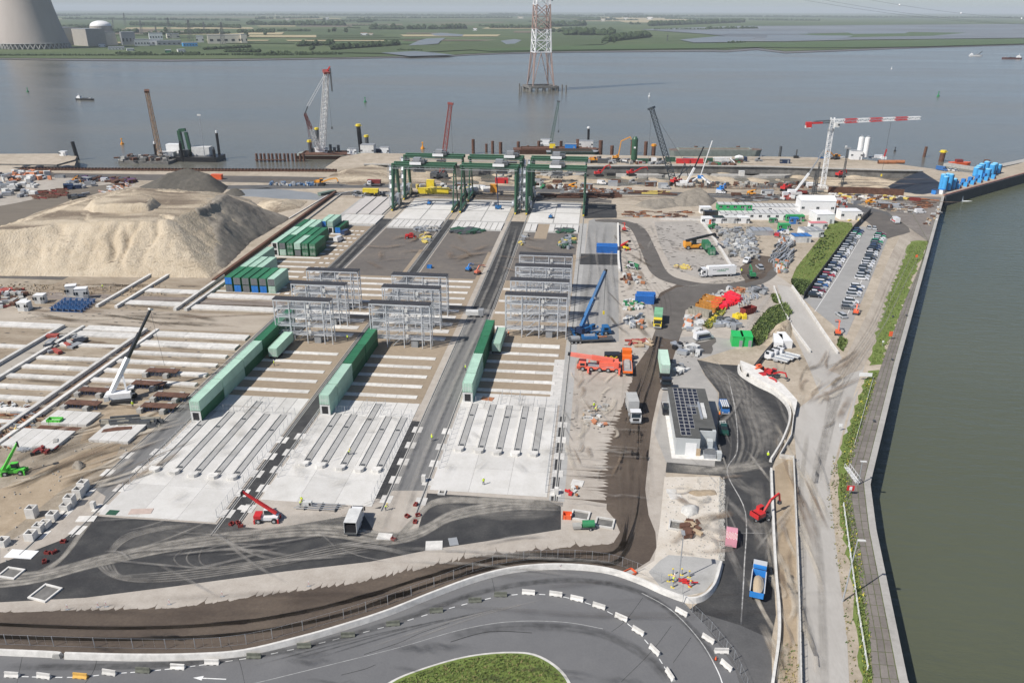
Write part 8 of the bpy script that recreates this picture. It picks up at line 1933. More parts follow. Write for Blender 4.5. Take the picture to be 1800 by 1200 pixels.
for i,(x,y,yt,r_,mt,cp,lb,ln) in enumerate(((137,281,249,1.2,blackp,None,'lone black pile at the corner of the left quay',-.12),(547,275,250,1.3,steeld,yellow,'dark spud pile with a yellow cap left of the white crane',-.03),(561,262,228,1.3,steeld,yellow,'dark spud pile with a yellow cap right behind the white crane',-.04),(636,275,222,1.5,blackp,yellow,'tallest dark spud pile with a yellow cap',-.05),(646,262,241,1.4,steeld,yellow,'shorter spud pile with a yellow cap by the white wheelhouse',-.03),
 (582,274,254,1.0,steeld,None,'left of three short dark piles right of the white crane',0),(589,275,259,1.0,steeld,None,'middle of three short dark piles right of the white crane',0),(596,274,255,1.0,steeld,None,'right of three short dark piles right of the white crane',0),
 (832,270,245,1.1,rust,None,'brown pile, first right of the red crane',0),(855,268,253,.9,rust,None,'brown pile, second right of the red crane',0),(866,270,248,1.0,rust,None,'brown pile, third right of the red crane',0),(880,270,250,1.2,rust,None,'brown pile left of the green barge frame',0),(911,266,249,1.1,rust,None,'brown pile at the left bow of the barge',0),(928,266,256,.9,rust,None,'short brown pile before the barge',0),(947,264,248,1.1,rust,None,'brown pile beside the green crane',0),(986,263,248,1.1,rust,None,'brown pile before the barge middle',0),(1015,265,245,1.2,rust,None,'brown pile by the barge cabins',0),(1034,252,226,.9,blackp,white,'slender black spud with a white tip on the barge',-.01),(1055,275,247,1.4,rust,None,'brown pile at the right end of the barge',0),(1075,277,256,1.2,rust,None,'brown pile before the yellow piling rig',0),
 (1111,271,247,1.3,rust,None,'brown pile behind the green silo',0),(1134,277,249,1.2,rust,None,'brown pile right of the green silo',0),(1148,276,257,1.4,rust,amber,'brown pile with an orange collar',0),(1223,263,257,1.3,rust,None,'stub pile over the left end of the long barge',0),(1297,263,257,1.4,rust,None,'stub pile over the right end of the long barge',0),(1370,278,257,.9,steeld,None,'dark pile at the quay edge left of the tower crane',.01),(1624,276,258,1.0,rust,None,'leaning brown pile, first right of the silos',.05),(1654,284,268,1.7,rust,yellow,'thick brown pile with a yellow lattice on top',.05),(1732,294,281,1.9,rust,None,'thick brown pile beside the jetty pontoon',.03))):
 pile(x,y,yt,r_,mt,lb,WZ,cp,ln)
# left quay remnant with a pontoon and dredger
t=thing('old_quay','broken concrete quay deck at the far left with black fender pods','quay',P(60,285));mb=MB();mb.prism([(p[0]-P(60,285)[0],p[1]-P(60,285)[1]) for p in pp((-40,290),(100,292),(133,283),(135,277),(100,276),(-40,277))],.02,.9,sand,concd);ob('deck',mb,t)
for k,x in enumerate((50,74,120)): mb=MB();mb.lathe([(5.5,0),(5.0,3),(2.0,4.2),(.1,4.4)],10,blackp);ob('fender_pod',mb,t,(P(x,291)[0]-P(60,285)[0],P(x,291)[1]-P(60,285)[1]-2,-4))
cabin('site_cabin','small white hut on the far left quay deck',(*P(113,276),.9),0,4,3,2.6,white,white,1)
def barge(name,label,px0,px1,py,B_,D_,mat,deck,z=WZ,cargo=None):
 a,b=P3(px0,py,z),P3(px1,py,z);L_=(b-a).length;c=(a+b)/2;t=thing(name,label,'barge',c,math.atan2(b.y-a.y,b.x-a.x))
 mb=MB();hull(mb,L_,B_,D_,mat,deck,.08);ob('hull',mb,t)
 mb=MB()
 for s in (-1,1): mb.box(-L_*.02,s*B_*.40,D_,L_*.78,.5,.9,mat)
 for s in (-1,1): mb.box(-L_*.02+s*L_*.39,0,D_,.5,B_*.8,.9,mat)
 ob('coaming',mb,t)
 mb=MB();mb.box(-L_*.02,0,D_+.01,L_*.77,B_*.78,.25,cargo or rust);ob('hold',mb,t)
 return t
rb=M('barge_grey_green',(.26,.29,.26),.6,.2,.4)
barge('barge','long grey-green river barge moored right of the black lattice crane',1176,1338,275,10,4.6,rb,M('barge_deck_brown',(.15,.11,.09),.8,.2,.5),cargo=M('barge_hold',(.18,.13,.10),.9,.2,.4))
barge('barge','rusty barge moored behind the green crane and brown piles',902,1052,269,12,3.0,rust,rust);barge('barge','dark green-hulled barge in front of the rusty barge',960,1052,275,9,3.5,M('barge_dark',(.04,.06,.05),.5,.2,.4),greyp)
barge('pontoon','flat pontoon carrying the white crawler crane',523,640,277,18,2.6,rust,rb)
a=P3(610,272,WZ+2.6)
for i,(x,y,L_,W,h,mt,lb) in enumerate(((648,274,9,6,7.5,offw,'white wheelhouse block on the piling pontoon'),(664,272,5,4,4,navy,'dark blue engine block right of the wheelhouse'),(677,272,6,4,5,white,'white cabin at the right end of the piling pontoon'),(620,272,6,4,4,white,'small white deckhouse left of the tallest spud'),(630,277,10,3,2,M('oxide_red',(0,0,0)),'dark red deck machinery on the piling pontoon'),(960,253,8,4,3.5,white,'white cabin beside the green crane on the barge'),(1030,260,10,5,5,offw,'cream accommodation block on the barge'),(1003,262,8,4,3.5,blueb,'blue deck gear on the barge'),(971,262,4,3,4,yellow,'yellow winch on the barge'))):
 c=P(x,y,WZ+2.5);cabin('deck_cabin',lb,(*c,WZ+2.5),0,L_,W,h,mt,greyp,2 if mt in (offw,white) else 0,'cabin')
# dredger pontoon with tan boom
t=thing('dredger_pontoon','black dredging pontoon with green excavator and white cabins in the left basin','pontoon',P3(330,281,WZ),.03)
mb=MB();mb.box(0,0,0,46,15,3.0,blackp);ob('hull',mb,t)
for nm,b_ in (('cabin',(-9,2,3,9,5,7,white)),('cabin',(10,2,3,12,6,5.5,offw)),('engine_house',(-12,-4,3,12,5,3,offw)),('deck_house',(0,-3,3,6,4,4,steeld))): mb=MB();mb.box(*b_);ob(nm,mb,t)
for x,y,h,c_ in ((-18,-6,11,white),(20,5,17,white),(0,-7,12,steeld),(21.5,-6,8,steeld)): mb=MB();mb.tube((x,y,0),(x,y,h),.95,n=8,mat=blackp);mb.tube((x,y,h),(x,y,h+1.6),.7,n=8,mat=c_);ob('spud',mb,t)
mb=MB();mb.bar((-2,0,3),(-3,0,19),2.0,2.6,dgrn);mb.bar((-3,0,19),(1.5,0,19.5),1.8,2,dgrn);mb.bar((1.5,0,18),(2.8,0,5),1.8,2,dgrn);mb.box(0,0,3,6,4,3.5,dgrn);ob('excavator_arm',mb,t)
mb=MB();mb.tube((14,-4,3),(14,-4,29),.2,n=5,mat=steel);mb.box(14,-4,29,2.4,.5,1,offw);ob('light_mast',mb,t)
r=random.Random(8)
t=thing('grab_pontoon','rubble covered pontoon at the foot of the tan crane boom','pontoon',P3(262,285,WZ));mb=MB();mb.box(0,0,0,34,14,1.8,concd);ob('hull',mb,t)
mb=MB();[mb.box(r.gauss(-3,7),r.uniform(-6,6),1.5,r.uniform(1,4),r.uniform(1,3),r.uniform(.5,3),r.choice([concg,steeld,rust,concd]),rz=r.random()*3) for _ in range(70)];ob('rubble',mb,t)['kind']='stuff'
def boom_only(name,label,base,z,tip,D,w,mat,n,hook=None,body=None,extra=None,head=None,t=None,lat=True):
 b0=Vector((*P(*base,z),z));tp=at_depth(*tip,D);t=t or thing(name,label,'crane',b0)
 v=tp-b0;mb=MB();lattice(mb,(0,0,0),v,w,w*.7,n,mat,ch=w*.12,up=(0,1,.1));ob('lattice_boom',mb,t)
 mb=MB();mb.bar(v*.985,v*1.01,w*1.2,w,head or mat);ob('boom_head',mb,t)
 if hook: mb=MB();mb.bar(v,v-Vector((-.5,0,hook)),.12,mat=steeld);mb.box(v.x+.5,v.y,v.z-hook-1.4,.8,.8,1.6,steeld);ob('hook_block',mb,t)
 if body:
  mb=MB();mb.box(-1,.5,-1.8,8,5,3.6,body);mb.box(-5.5,.5,-1.5,2,5.4,3,steeld);ob('house',mb,t)
  mb=MB();mb.box(3.4,-2,-1.5,2,1.6,2.6,body);mb.box(3.6,-2.05,-.6,1.4,1.64,1.2,glass);ob('cab',mb,t)
 if extra: extra(t,v)
 return t,v
tan=M('tan_boom',(.40,.24,.12),.6,.15,.5);rdb=M('dull_red_boom',(.27,.065,.055),.55,.12,.5);wb=M('white_boom',(.70,.70,.69),.5,.06,.5);bb=M('black_boom',(.035,.045,.055),.5,.1,.5)
yD=lambda x,y,z=0: math.hypot(*P(x,y,z))
boom_only('crawler_crane','tan lattice crane boom leaning left over the left basin',(282,278),-3,(258,160),yD(282,278),2.4,tan,20,body=steeld,head=rust)
def derr(t,v):
 mb=MB();m0=Vector((-2,0,0));tp_=at_depth(536,200,yD(566,272))-Vector(t.location);lattice(mb,m0,tp_*.62+m0*.38,2.2,1.8,7,wb,ch=.26,up=(0,1,.1));lattice(mb,tp_*.6+m0*.4,tp_,1.8,1.2,6,rdb,ch=.26,up=(0,1,.1));ob('derrick_mast',mb,t)
 mb=MB();k=at_depth(541,187,yD(566,272))-Vector(t.location);mb.bar(tp_,k,.7,mat=steeld)
 for s in (-.7,.7): mb.bar(k+Vector((s,0,0)),v*.985+Vector((s,0,0)),.3,mat=wb);mb.bar(tp_,Vector((-7,s*3,0)),.22,mat=rdb)
 ob('pendant_bars',mb,t)
 mb=MB();mb.bar(v,v+Vector((2.5,0,3)),.7,mat=red);mb.bar(v+Vector((2.4,0,2)),v+Vector((2.6,0,-12)),.8,mat=steeld);ob('jib_head',mb,t)
boom_only('crawler_crane','tall white lattice crane with red head and red derrick on the pontoon',(566,264),-1,(574,126),yD(566,272),3.6,wb,26,hook=34,body=wb,head=rdb,extra=derr)
boom_only('crawler_crane','dull red lattice crane boom behind the left and middle gantries',(776,308),-3,(792,182),yD(776,300),2.6,rdb,20,hook=28,body=steeld,head=rdb)
boom_only('crane_barge','green lattice crane standing on the rusty barge',(967,258),-2,(982,178),yD(967,260,-3),1.9,dgrn,14,hook=20,body=offw,head=steeld)
def blk(t,v):
 k=Vector((6,2,9));mb=MB();[mb.bar(k+Vector((0,s,0)),v+Vector((0,s,0)),.13,mat=steeld) for s in (-.5,.5)];mb.bar((3,0,0),k,.4,mat=bb);mb.bar((9,0,-1),k,.3,mat=bb);mb.bar((1,0,0),(9,0,8),.4,mat=bb);ob('gantry_frame',mb,t)
 mb=MB();mb.box(4,0,-3.4,12,8,1.6,blackp);mb.box(3,0,-1.8,6,3,1.8,white);ob('undercarriage',mb,t)
boom_only('crawler_crane','big black lattice crane leaning left, standing in the pit',(1183,316),1,(1145,190),yD(1183,316),3.2,bb,20,hook=38,body=None,extra=blk)
# thin white mobile cranes over the pit
for i,(b,k,tpx,lb) in enumerate((((1206,328),.48,(1237,258),'white telescopic crane with black tip, left of the pair over the pit'),((1396,344),.5,(1449,264),'white telescopic crane with dark tip left of the tower crane'))):
 b0=Vector((*P(*b),2));tp=at_depth(*tpx,yD(*b)+2)-b0;t=thing('mobile_crane',lb,'mobile crane',(b0.x,b0.y,0));tp.z += 2
 mb=MB();mb.bar((0,0,2),tp*k,1.0,1.0,white);ob('base_boom',mb,t);mb=MB();mb.bar(tp*k,tp,.6,.6,blackp if i==0 else greyp);ob('boom_tip',mb,t);mb=MB();mb.box(-1,0,.7,9,2.6,1.2,offw);mb.box(-1.5,0,1.9,4,2.4,1.2,white);ob('chassis',mb,t);dual(t,(-4,-2.4,0,2.4),.6,1.0,.5)
t=thing('concrete_pump','white spider-legged concrete pump boom with its arm straight up','concrete pump',P(1230,322));mb=MB()
for dx,dy in ((-6,-3),(6,-8),(7,2),(-4,4)): mb.bar((0,0,4),(dx,dy,.2),.5,.6,white)
mb.bar((0,0,4),(4.5,0,23),.45,.5,white);ob('boom',mb,t);mb=MB();mb.box(0,0,2.6,3,2,1.6,blueb);ob('pump_unit',mb,t)
# piling rigs, quay deck items
for i,(x,y,c_,lb,e,r_) in enumerate(((563-0,326,amber,'orange crawler machine on the rear road at left',20,5),(1084,282,amber,'yellow piling rig with its tan mast raised on the quay deck',82,9),(1044,286,amber,'orange wheel loader on the quay deck',10,2),(1053,310,red,'red drilling rig in the pit, arm up to the right',55,4),(1110,309,red,'red articulated rig in the pit left of the black crane',25,5),(1477,312,red,'small red machine in the pit right of the tower crane',60,2),(1468,280,amber,'orange excavator with raised boom on the quay behind the tower crane',35,5),
 (1187,324,red,'red low machine at the foot of the black crane',15,2),(1380,336,red,'red and yellow machine beside the tower crane base',20,2),(1268,339,blueb,'bright blue drilling unit behind the offices',70,2),(770,314,steeld,'dark crane carrier standing behind the left gantry',40,3))):
 excavator(P(x,y),(0 if i != 6 else math.pi)+.1*i,c_,lb,False,(r_,r_*.6,1.5),0,1.35,up_deg=e)
t=thing('silo','tall dark green slurry silo on the quay deck','silo',P(1114,286));mb=MB();mb.tube((0,0,2),(0,0,14.5),1.9,n=18,mat=dgrn);mb.tube((0,0,14.5),(0,0,16),1.9,.8,18,mat=dgrn);ob('tank',mb,t);mb=MB();mb.box(0,-1.9,9,1.2,.1,1.0,white);ob('label_plate',mb,t)
mb=MB();[mb.bar((a_,b_,0),(a_*.7,b_*.7,2.2),.25,mat=steeld) for a_ in (-1.6,1.6) for b_ in (-1.6,1.6)];ob('legs',mb,t)
for i,(x,y,dx) in enumerate(((1512,279,0),(1517,279,0))):
 t=thing('silo','%s of two tall white cement silos at the right end of the quay' % ('left','right')[i],'silo',(P(1514,280)[0]+(-1.6,1.9)[i],P(1514,280)[1]+(1,0)[i]));mb=MB();mb.tube((0,0,1.5),(0,0,13.5),1.6,n=18,mat=white);mb.tube((0,0,13.5),(0,0,14),1.6,1.0,18,mat=offw);ob('tank',mb,t);mb=MB();[mb.bar((a_,b_,0),(a_,b_,2),.2,mat=steel) for a_ in (-1.2,1.2) for b_ in (-1.2,1.2)];mb.box(0,0,14,1.2,1.2,.8,steel);ob('top_frame',mb,t)
cabin('batching_plant','white batching plant with a sloped grey roof left of the silos',P(1503,280),0,7,5,5.5,white,greyp,2,'batching plant')
for i,(x,y,L_,mt,lb) in enumerate(((1200,287,8,red,'left red container on the quay deck'),(1224,287,8,red,'right red container on the quay deck'),(1130,287,7,dgrn,'dark green container beside the silo'),(1060,287,7,steeld,'grey box on the quay deck right of the loader'),(1245,286,5,dgrn,'small green box right of the red containers'),(1178,284,6,dgrn,'dark green cabin behind the black crane boom'),(1149,286,3,white,'little white tank beside the green container'),(1077,327,5,steel,'pale grey box container before the pit, left one'),(1165,331,5,steel,'grey-blue box container before the pit, right one'),(882,322,7,red,'red hut with an opening behind the middle gantry'),(762,340,16,yellow,'long bright yellow container on the rear road'),(757,330,4,yellow,'yellow cabin standing behind the long yellow container'),(652,341,8,yellow,'yellow dump body on the rear road at left'),(658,325,7,M('oxide_red',(0,0,0)),'dark red truck body near the rear road'),(868,338,3.5,amber,'tall orange box behind the middle gantry'),(1424,330,4,white,'white hut beside the tower crane base'),(1303,309,3,offw,'small cabin at the pit lip'),(575,371-30,10,M('dull_green',(.14,.19,.16),.7,.1,1),'dull green flatbed at the top of the rusty channel'),(382,315,6,orange,'orange dump truck near the dark spoil heap'))):
 cabin('site_box',lb,P(x,y),(1.0 if i==17 else .03),L_,2.6 if i != 13 else 3,(2.6,3.2,4)[(i % 3) if i in (11,14) else 0] if i != 17 else 1.2,mt,mt,0,'container',door=i in (9,),wm=blackp)
mb=MB();t=thing('flatbed_truck','white and red tractor truck on the rear road left of the gantries','truck',P(650,327));truck_cab(t,CARP['white'],0,'rt',2.4,2.6);mb.box(2,0,.7,8,2.4,.4,steeld);ob('chassis',mb,t)
t=thing('mixer_truck','white concrete mixer truck on the quay deck beside the long barge','mixer truck',P(1300,284));a=MB();a.tube((-3.2,0,2.4),(-.6,0,2.8),.8,1.3,12,white);a.tube((-.6,0,2.8),(1.6,0,2.6),1.3,.9,12,white);ob('drum',a,t);a=MB();a.box(-.5,0,.8,8,2.2,.5,steeld);ob('chassis',a,t);truck_cab(t,navy,3.4,'mx');dual(t,(3,-1.4,-2.8),.5,1.0,.5)
a=MB();t=thing('concrete_pump','white concrete pump truck with arms folded low on the quay deck','concrete pump',P(1268,286));a.bar((-5,0,3),(6,0,3.4),.6,.6,white);a.bar((-5,0,3),(-7,2,1),.4,.4,white);a.bar((5,0,3),(8,-2,.5),.4,.4,white);ob('boom',a,t);a=MB();a.box(0,0,.8,9,2.4,1.6,offw);ob('chassis',a,t)
for i,(x,y,c_) in enumerate(((1444,279,'blue'),(1460,278,'white'),(1478,277,'white'),(1533,279,'white'),(1672,300,'white'),(1680,301,'white'))): car(P(x,y),.1*i,c_,c_+' car on the far quay, ' +('blue one left of the tower crane mast','just right of the tower crane mast','under the orange excavator','right of the silos','left of two by the blue tanks','right of two by the blue tanks')[i])
van(P(1545,279),.05,'white','long white van parked on the far quay right of the silos',6.5,2.5);van(P(1655,300),-.8,'blue','blue and white truck at the root of the jetty',6.5,2.6)
for i,x in enumerate((1551,1566,1581)):
 t=thing('steel_pipe','%s of three fat orange-brown pipes lying on the quay' % ('left','middle','right')[i],'pipe',(*P(x,288),1.15));mb=MB();mb.tube((-2.8,0,0),(2.8,0,0),1.15,n=14,mat=rusto,caps=False);mb.tube((-2.7,0,0),(2.7,0,0),1.05,n=14,mat=blackp,caps=False);ob('tube',mb,t)
for i,(x,y,x2,y2) in enumerate(((1399,278,1403,263),(1553,280,1559,262))):
 t=thing('light_rig',('black tripod light rig at the quay edge','red and white striped mast on the quay right of the silos')[i],'mast',P(x,y));H=hgt(x,y,y2);mb=MB();mb.bar((0,0,0),(.8*i,0,H),.8,.6,(steeld,red)[i]);mb.box(0,0,0,3,2,1.6,(blackp,white)[i]);ob('mast',mb,t)
for i,(x,y,yt) in enumerate(((1478,338,262),(1433,340,285),(1406+22,345,300))):
 t=thing('light_mast',('tall dark light mast with a lamp cluster right of the tower crane','thin dark drill mast left of the tower crane','short dark drill mast by the offices')[i],'light mast',P(x,y));H=hgt(x,y,yt);mb=MB();lattice(mb,(0,0,0),(0,0,H),.9,.6,12,steeld,ch=.16);ob('lattice',mb,t)
 if i==0: mb=MB();mb.box(0,0,H,3,1,.8,greyp);mb.box(-1,0,H+.8,.8,.8,.8,offw);ob('lamps',mb,t)
# jetty: wall face, rail, pontoon, blue tanks
jw=thing('jetty_wall','dark wall face of the jetty with a reddish edge beam','quay wall');mb=wall_along([(178.6,428.6),(251.2,499.6),(450,698)],.8,-6,.3,M('jetty_face',(.045,.05,.055),.7,.2,.3));ob('wall_face',mb,jw)
mb=wall_along([(178.2,429.4),(250.8,500.4),(450,699)],.9,.31,.75,M('jetty_edge',(.30,.15,.12),.8,.3,.6));ob('edge_beam',mb,jw)
t=thing('pontoon','angled grey floating pontoon behind the blue tanks','pontoon',P3(1700,292,WZ));o_=P3(1700,292,WZ);mb=wall_along([(P(x,y,WZ)[0]-o_.x,P(x,y,WZ)[1]-o_.y) for x,y in ((1662,291),(1727,301),(1764,294),(1810,284))],5.5,0,1.6,concg);ob('deck',mb,t)
t=thing('work_boat','orange work boat moored at the angled pontoon','boat',P3(1687,290,WZ),.1);mb=MB();hull(mb,14,4.4,1.8,orange,orange);ob('hull',mb,t);mb=MB();mb.box(-1,0,1.8,4,3,1.8,M('oxide_red',(0,0,0)));ob('wheelhouse',mb,t)
jd_=Vector((1,1,0)).normalized()
def jet(u,v): return (178.3+.7071*u-.7071*v,429+.7071*u+.7071*v)
for i,(u,v,r_,h) in enumerate(((10.5,5.5,1.3,8),(13.0,8.0,1.3,8.5),(16.5,5.5,1.3,8.5),(19.5,8.5,1.3,8),(22.0,5.5,1.2,5.5),(72,9,1.6,4.5),(73,14.5,1.6,5.5),(77.5,9,1.6,6.5),(78,15,1.6,6),(83,10,1.6,6.5),(84.5,15,1.6,6.5),(69,14,1.6,5.0),(89,10,1.6,5))):
 t=thing('blue_tank','blue cylindrical tank, %s of the %s cluster on the jetty' % (ORD[i if i<5 else i-5],'tall near' if i<5 else 'far right'),'tank',jet(u,v),.785,'blue tanks on the jetty');mb=MB();mb.tube((0,0,.3),(0,0,h),r_,n=16,mat=blues);ob('shell',mb,t);mb=MB();mb.lathe([(r_,h),(r_*.6,h+.4),(.05,h+.5)],16,M('tank_top_blue',(.22,.52,.74),.5,.06,1));ob('lid',mb,t);mb=MB();mb.box(0,-r_-.15,0,.5,.2,h,navy);ob('ladder',mb,t)
for i in range(16):
 u=26+i*2.9;v=4.5+(i % 3)*2.0;t=thing('blue_skid','blue pump skid box, %s along the jetty from the near end' % ORD[i],'machine box',jet(u,v),.785+.1*(i % 2),'blue pump skids on the jetty');part('housing',t,('bsk',i % 3),lambda m:m.box(0,0,0,2.4,1.9,(2.2,1.4,2.8)[i % 3],(blues,navy,blueb)[i % 3]));part('frame',t,'bskf',lambda m:(m.box(0,-1.1,0,2.6,.12,1.0,M('oxide_red',(0,0,0))),m.box(0,1.1,0,2.6,.12,.8,steeld)))
for i,(u,v) in enumerate(((2,6),(5.5,4),(35,14),(40,15))): cabin('site_box',('blue box at the jetty root','white-panelled blue box before the near tanks','white van-like box on the jetty, left','white box on the jetty, right')[i],jet(u,v),.785,3.2,2.2,2.2,(blueb,white,white,offw)[i],(navy,blueb,white,offw)[i],0)
mb=MB();mb.box(0,0,0,3.4,2.4,4.8,blues);mb.box(0,0,4.8,3.6,2.6,.3,navy);solo('blue_tower',mb,'square pale blue silo tower before the far right tanks','tank',(*jet(66,10),.1),.785)
# water spout pouring from the jetty
t=thing('outfall','white water spout pouring from the jetty wall into the dock','water outfall',(*jet(20,-.6),0));mb=MB();mb.tube((0,0,-.5),(.5,-.5,WZ),.16,.4,8,M('white_water',(.75,.78,.78),.6,.1,2));ob('jet',mb,t)
mb=MB();mb.poly([(-1,-2,),(2.5,-1.6),(6,-.2),(3,.6),(-.5,.2)],WZ+.06,MATS['white_water']);ob('foam',mb,t)
# ================= dust and tyre tracks =================
dz=[lv(11)]
def dz_(): dz[0] += .0011;return dz[0]
dm1=dustmat('pale_dust',(.38,.355,.315),.8,.5);dm2=dustmat('faint_dust',(.34,.32,.29),.55,.5);dm3=dustmat('white_scuff',(.52,.51,.49),.7,1.0);dmd=dustmat('dark_damp',(.06,.047,.038),.2,.3);dma=dustmat('black_scuff',(.03,.03,.03),.5,.8)
def dpath(pts,w,mat,cov=1.0,k=6,off=0.0,seed=0):
 q=smooth_path(pp(*pts),k)
 if off: q=[(x,y+off) for x,y in q]
 dust_ribbon('tyre_track',q,w,mat,dz_(),cov,seed)
for j,off in enumerate((0,.9,1.9,2.8)):
 dpath([(-60,1025),(60,1015),(180,985),(300,960),(420,943),(560,932),(680,946),(740,935),(800,905),(900,888),(990,889)],1.0+.3*(j % 2),dm1,1.0,6,off-1.4,j)
 dpath([(60,1012),(105,985),(140,940),(166,905)],1.1,dm1,.8,5,off*.5-.5,j+9)
 dpath([(700,942),(735,905),(770,878),(850,876),(990,884)],1.2,dm1,1.0,6,-off*.5,j+20)
for j in range(5):
 dpath([(165+8*j,985+j),(190+5*j,1010),(240,1022-3*j),(330,1018-4*j),(450,1000-3*j),(600,972-4*j),(740,948-3*j)],.5,dm2,1.0,6,0,30+j)
 dpath([(190,985-4*j),(215,955-3*j),(255,938-2*j),(330,925-j)],.45,dm2,.9,6,0,40+j)
 if j<3: dpath([(322+17*j,966-2*j),(306+22*j,982),(330+17*j,997-j),(410,997-3*j),(500,984-j)],.35,dm2,.7,6,0,50+j)
dpath([(250,925),(330,935),(460,925),(600,912)],7,dm2,.3,6,0,61);dpath([(200,950),(300,955),(400,940)],6,dm2,.3,6,0,62);dpath([(480,920),(620,915),(690,930)],6,dm1,.35,6,0,63);dpath([(760,890),(880,905),(980,900)],4,dm2,.7,6,0,64)
for j in range(9):
 dpath([(1232+3*j,640),(1250+7*j+(j*37 % 9),670),(1275+7*j-(j*23 % 11),720),(1285+6*j+(j*31 % 13),780),(1276+5*j,830)],.5+.12*(j % 4),dm2,.35+.12*(j*5 % 4),6,0,70+j)
dpath([(1240,640),(1300,690),(1340,740),(1345,800)],9,dm2,.8,6,0,81);dpath([(1180,822),(1240,826),(1300,822),(1350,812)],4,dm1,.9,6,0,82);dpath([(1278,655),(1292,720),(1296,790),(1278,830),(1310,900),(1308,1000),(1302,1100)],.28,dm3,1.3,6,0,83);dpath([(1268,820),(1300,850),(1330,870)],3,dm2,.8,5,0,84);dpath([(1330,840),(1335,900),(1340,980)],3,dm2,.7,5,0,85);dpath([(1298,937),(1325,937),(1352,938)],.25,dm3,1.2,3,0,86)
for j in range(10):
 dpath([(-60,1086+4.5*j),(200,1096+4*j),(420,1086+4*j),(600,1052+4*j),(760,1005+3*j),(900,972+2.5*j),(1020,970+2*j),(1090,955+4*j),(1085+6*j,880),(1085+6*j,800),(1100+4*j,730),(1128+3*j,660),(1150+2*j,590)],.7+.5*(j*7 % 3),dustmat('dry_rut',(.20,.168,.135),.14,.3) if j % 2 else dmd,.35+.2*(j*5 % 3),5,.5*(j*11 % 5)-1,90+j)
for j in range(6):
 dpath([(1190-2*j,505+j),(1245,502-j),(1300,495-2*j),(1345,478)],.5,dm2,.7,5,0,110+j)
 dpath([(1140+8*j,560),(1135+8*j,520),(1120+6*j,490)],.6,dmd,.9,5,0,120+j)
 dpath([(1626-7*j,430),(1590-6*j,500),(1555-5*j,570),(1510-5*j,640),(1480-4*j,690),(1462-3*j,760),(1440-2*j,850)],.6,dmd if j % 2 else dm2,.8,6,0,130+j)
for j in range(5): dpath([(440+60*j,1172-8*j),(640+50*j,1120-9*j),(800+40*j,1085-8*j)],.35,dma if j<3 else dm2,.8,6,0,140+j)
dpath([(0,1172),(250,1170),(480,1148),(680,1098),(850,1040),(1000,1020),(1120,1040),(1210,1100),(1270,1180)],1.6,dma,.8,7,0,150);dpath([(780,1120),(900,1102),(1040,1110),(1130,1150),(1180,1200)],2.2,dma,.6,7,0,151)
dpath([(1408,1260),(1412,1000),(1408,860),(1420,760)],1.2,dm1,.6,8,0,152);dpath([(1450,1260),(1442,1000),(1430,860),(1450,760),(1480,690)],1.6,dm2,.8,8,0,153)
for k,(pts,w_) in enumerate((([(150,1200),(165,1178),(172,1152)],.09),([(1092,1198),(1145,1145),(1180,1100)],.08),([(1183,1165),(1215,1120)],.08),([(790,1095),(740,1112),(700,1130),(640,1150)],.12),([(792,1128),(860,1110),(935,1112)],.16),([(600,1186),(640,1176),(660,1168)],.12),([(1130,1050),(1100,1090),(1075,1110)],.08),([(400,1130),(420,1160),(430,1200)],.07),([(40,1150),(30,1200)],.07),([(860,995),(870,1040)],.07))):
 mb=ribbon(smooth_path(pp(*pts),5),w_,lv(10)+.0016+k*.0001,mat=asph);struct('asphalt_seam',mb)
r_p=random.Random(21)
def smears(n,x0,y0,x1,y1,lo,hi,w0,w1,mats,seed,tilt=0.0,jit=.12):
 r=random.Random(seed)
 for k in range(n):
  x,y=P(r.uniform(x0,x1),r.uniform(y0,y1));L_=r.uniform(lo,hi);a=tilt+r.uniform(-jit,jit);b_=r.uniform(-.4,.4)
  dust_ribbon('dirt_smear',[(x+L_*u*math.cos(a)-b_*3*math.sin(u*3.1)*math.sin(a),y+L_*u*math.sin(a)+b_*3*math.sin(u*3.1)) for u in [i/11 for i in range(12)]],r.uniform(w0,w1),r.choice(mats),dz_(),r.uniform(.6,1),seed*50+k)
bs1=dustmat('brown_smear',(.24,.18,.13),.7,.3);bs2=dustmat('dark_soil_smear',(.12,.095,.07),.75,.3);bs3=dustmat('pale_sand_smear',(.56,.50,.41),.7,.3)
smears(46,380,312,1500,322,20,90,1.2,4,[bs1,bs2,bs1,dm2],1,.05);smears(40,560,334,1560,352,15,80,1.0,4,[bs2,bs1,dm2,bs3],2,0)
smears(34,660,275,1480,290,15,60,1.0,3.5,[bs1,bs2,bs3],3,.03);smears(50,0,500,380,560,8,40,.8,3,[bs1,bs2,bs3],4,0,.3);smears(70,0,560,380,720,6,22,.6,1.8,[bs1,bs2,bs1,bs3],5,0,.1)
smears(40,0,770,190,880,6,26,.5,2.2,[bs1,bs2,bs2,bs3],6,.9,.35);smears(30,1000,640,1080,890,4,16,.4,1.4,[dm2,bs1,bs3],7,1.5,.4);smears(26,1090,400,1150,600,5,24,.6,2.4,[bs1,mudg and bs2,dm2],8,1.7,.4)
smears(24,1400,640,1470,760,6,26,.5,2,[bs1,bs2,bs3],9,1.1,.4);smears(20,1405,800,1460,1200,10,40,.4,1.6,[dm2,bs3,bs1],10,1.55,.06);smears(22,1175,845,1262,975,2,9,.5,2.4,[bs1,bs3,dm1],11,.4,1.2);smears(18,1368,830,1396,1240,4,14,.6,1.6,[bs2,bs3,bs1],12,1.55,.2)
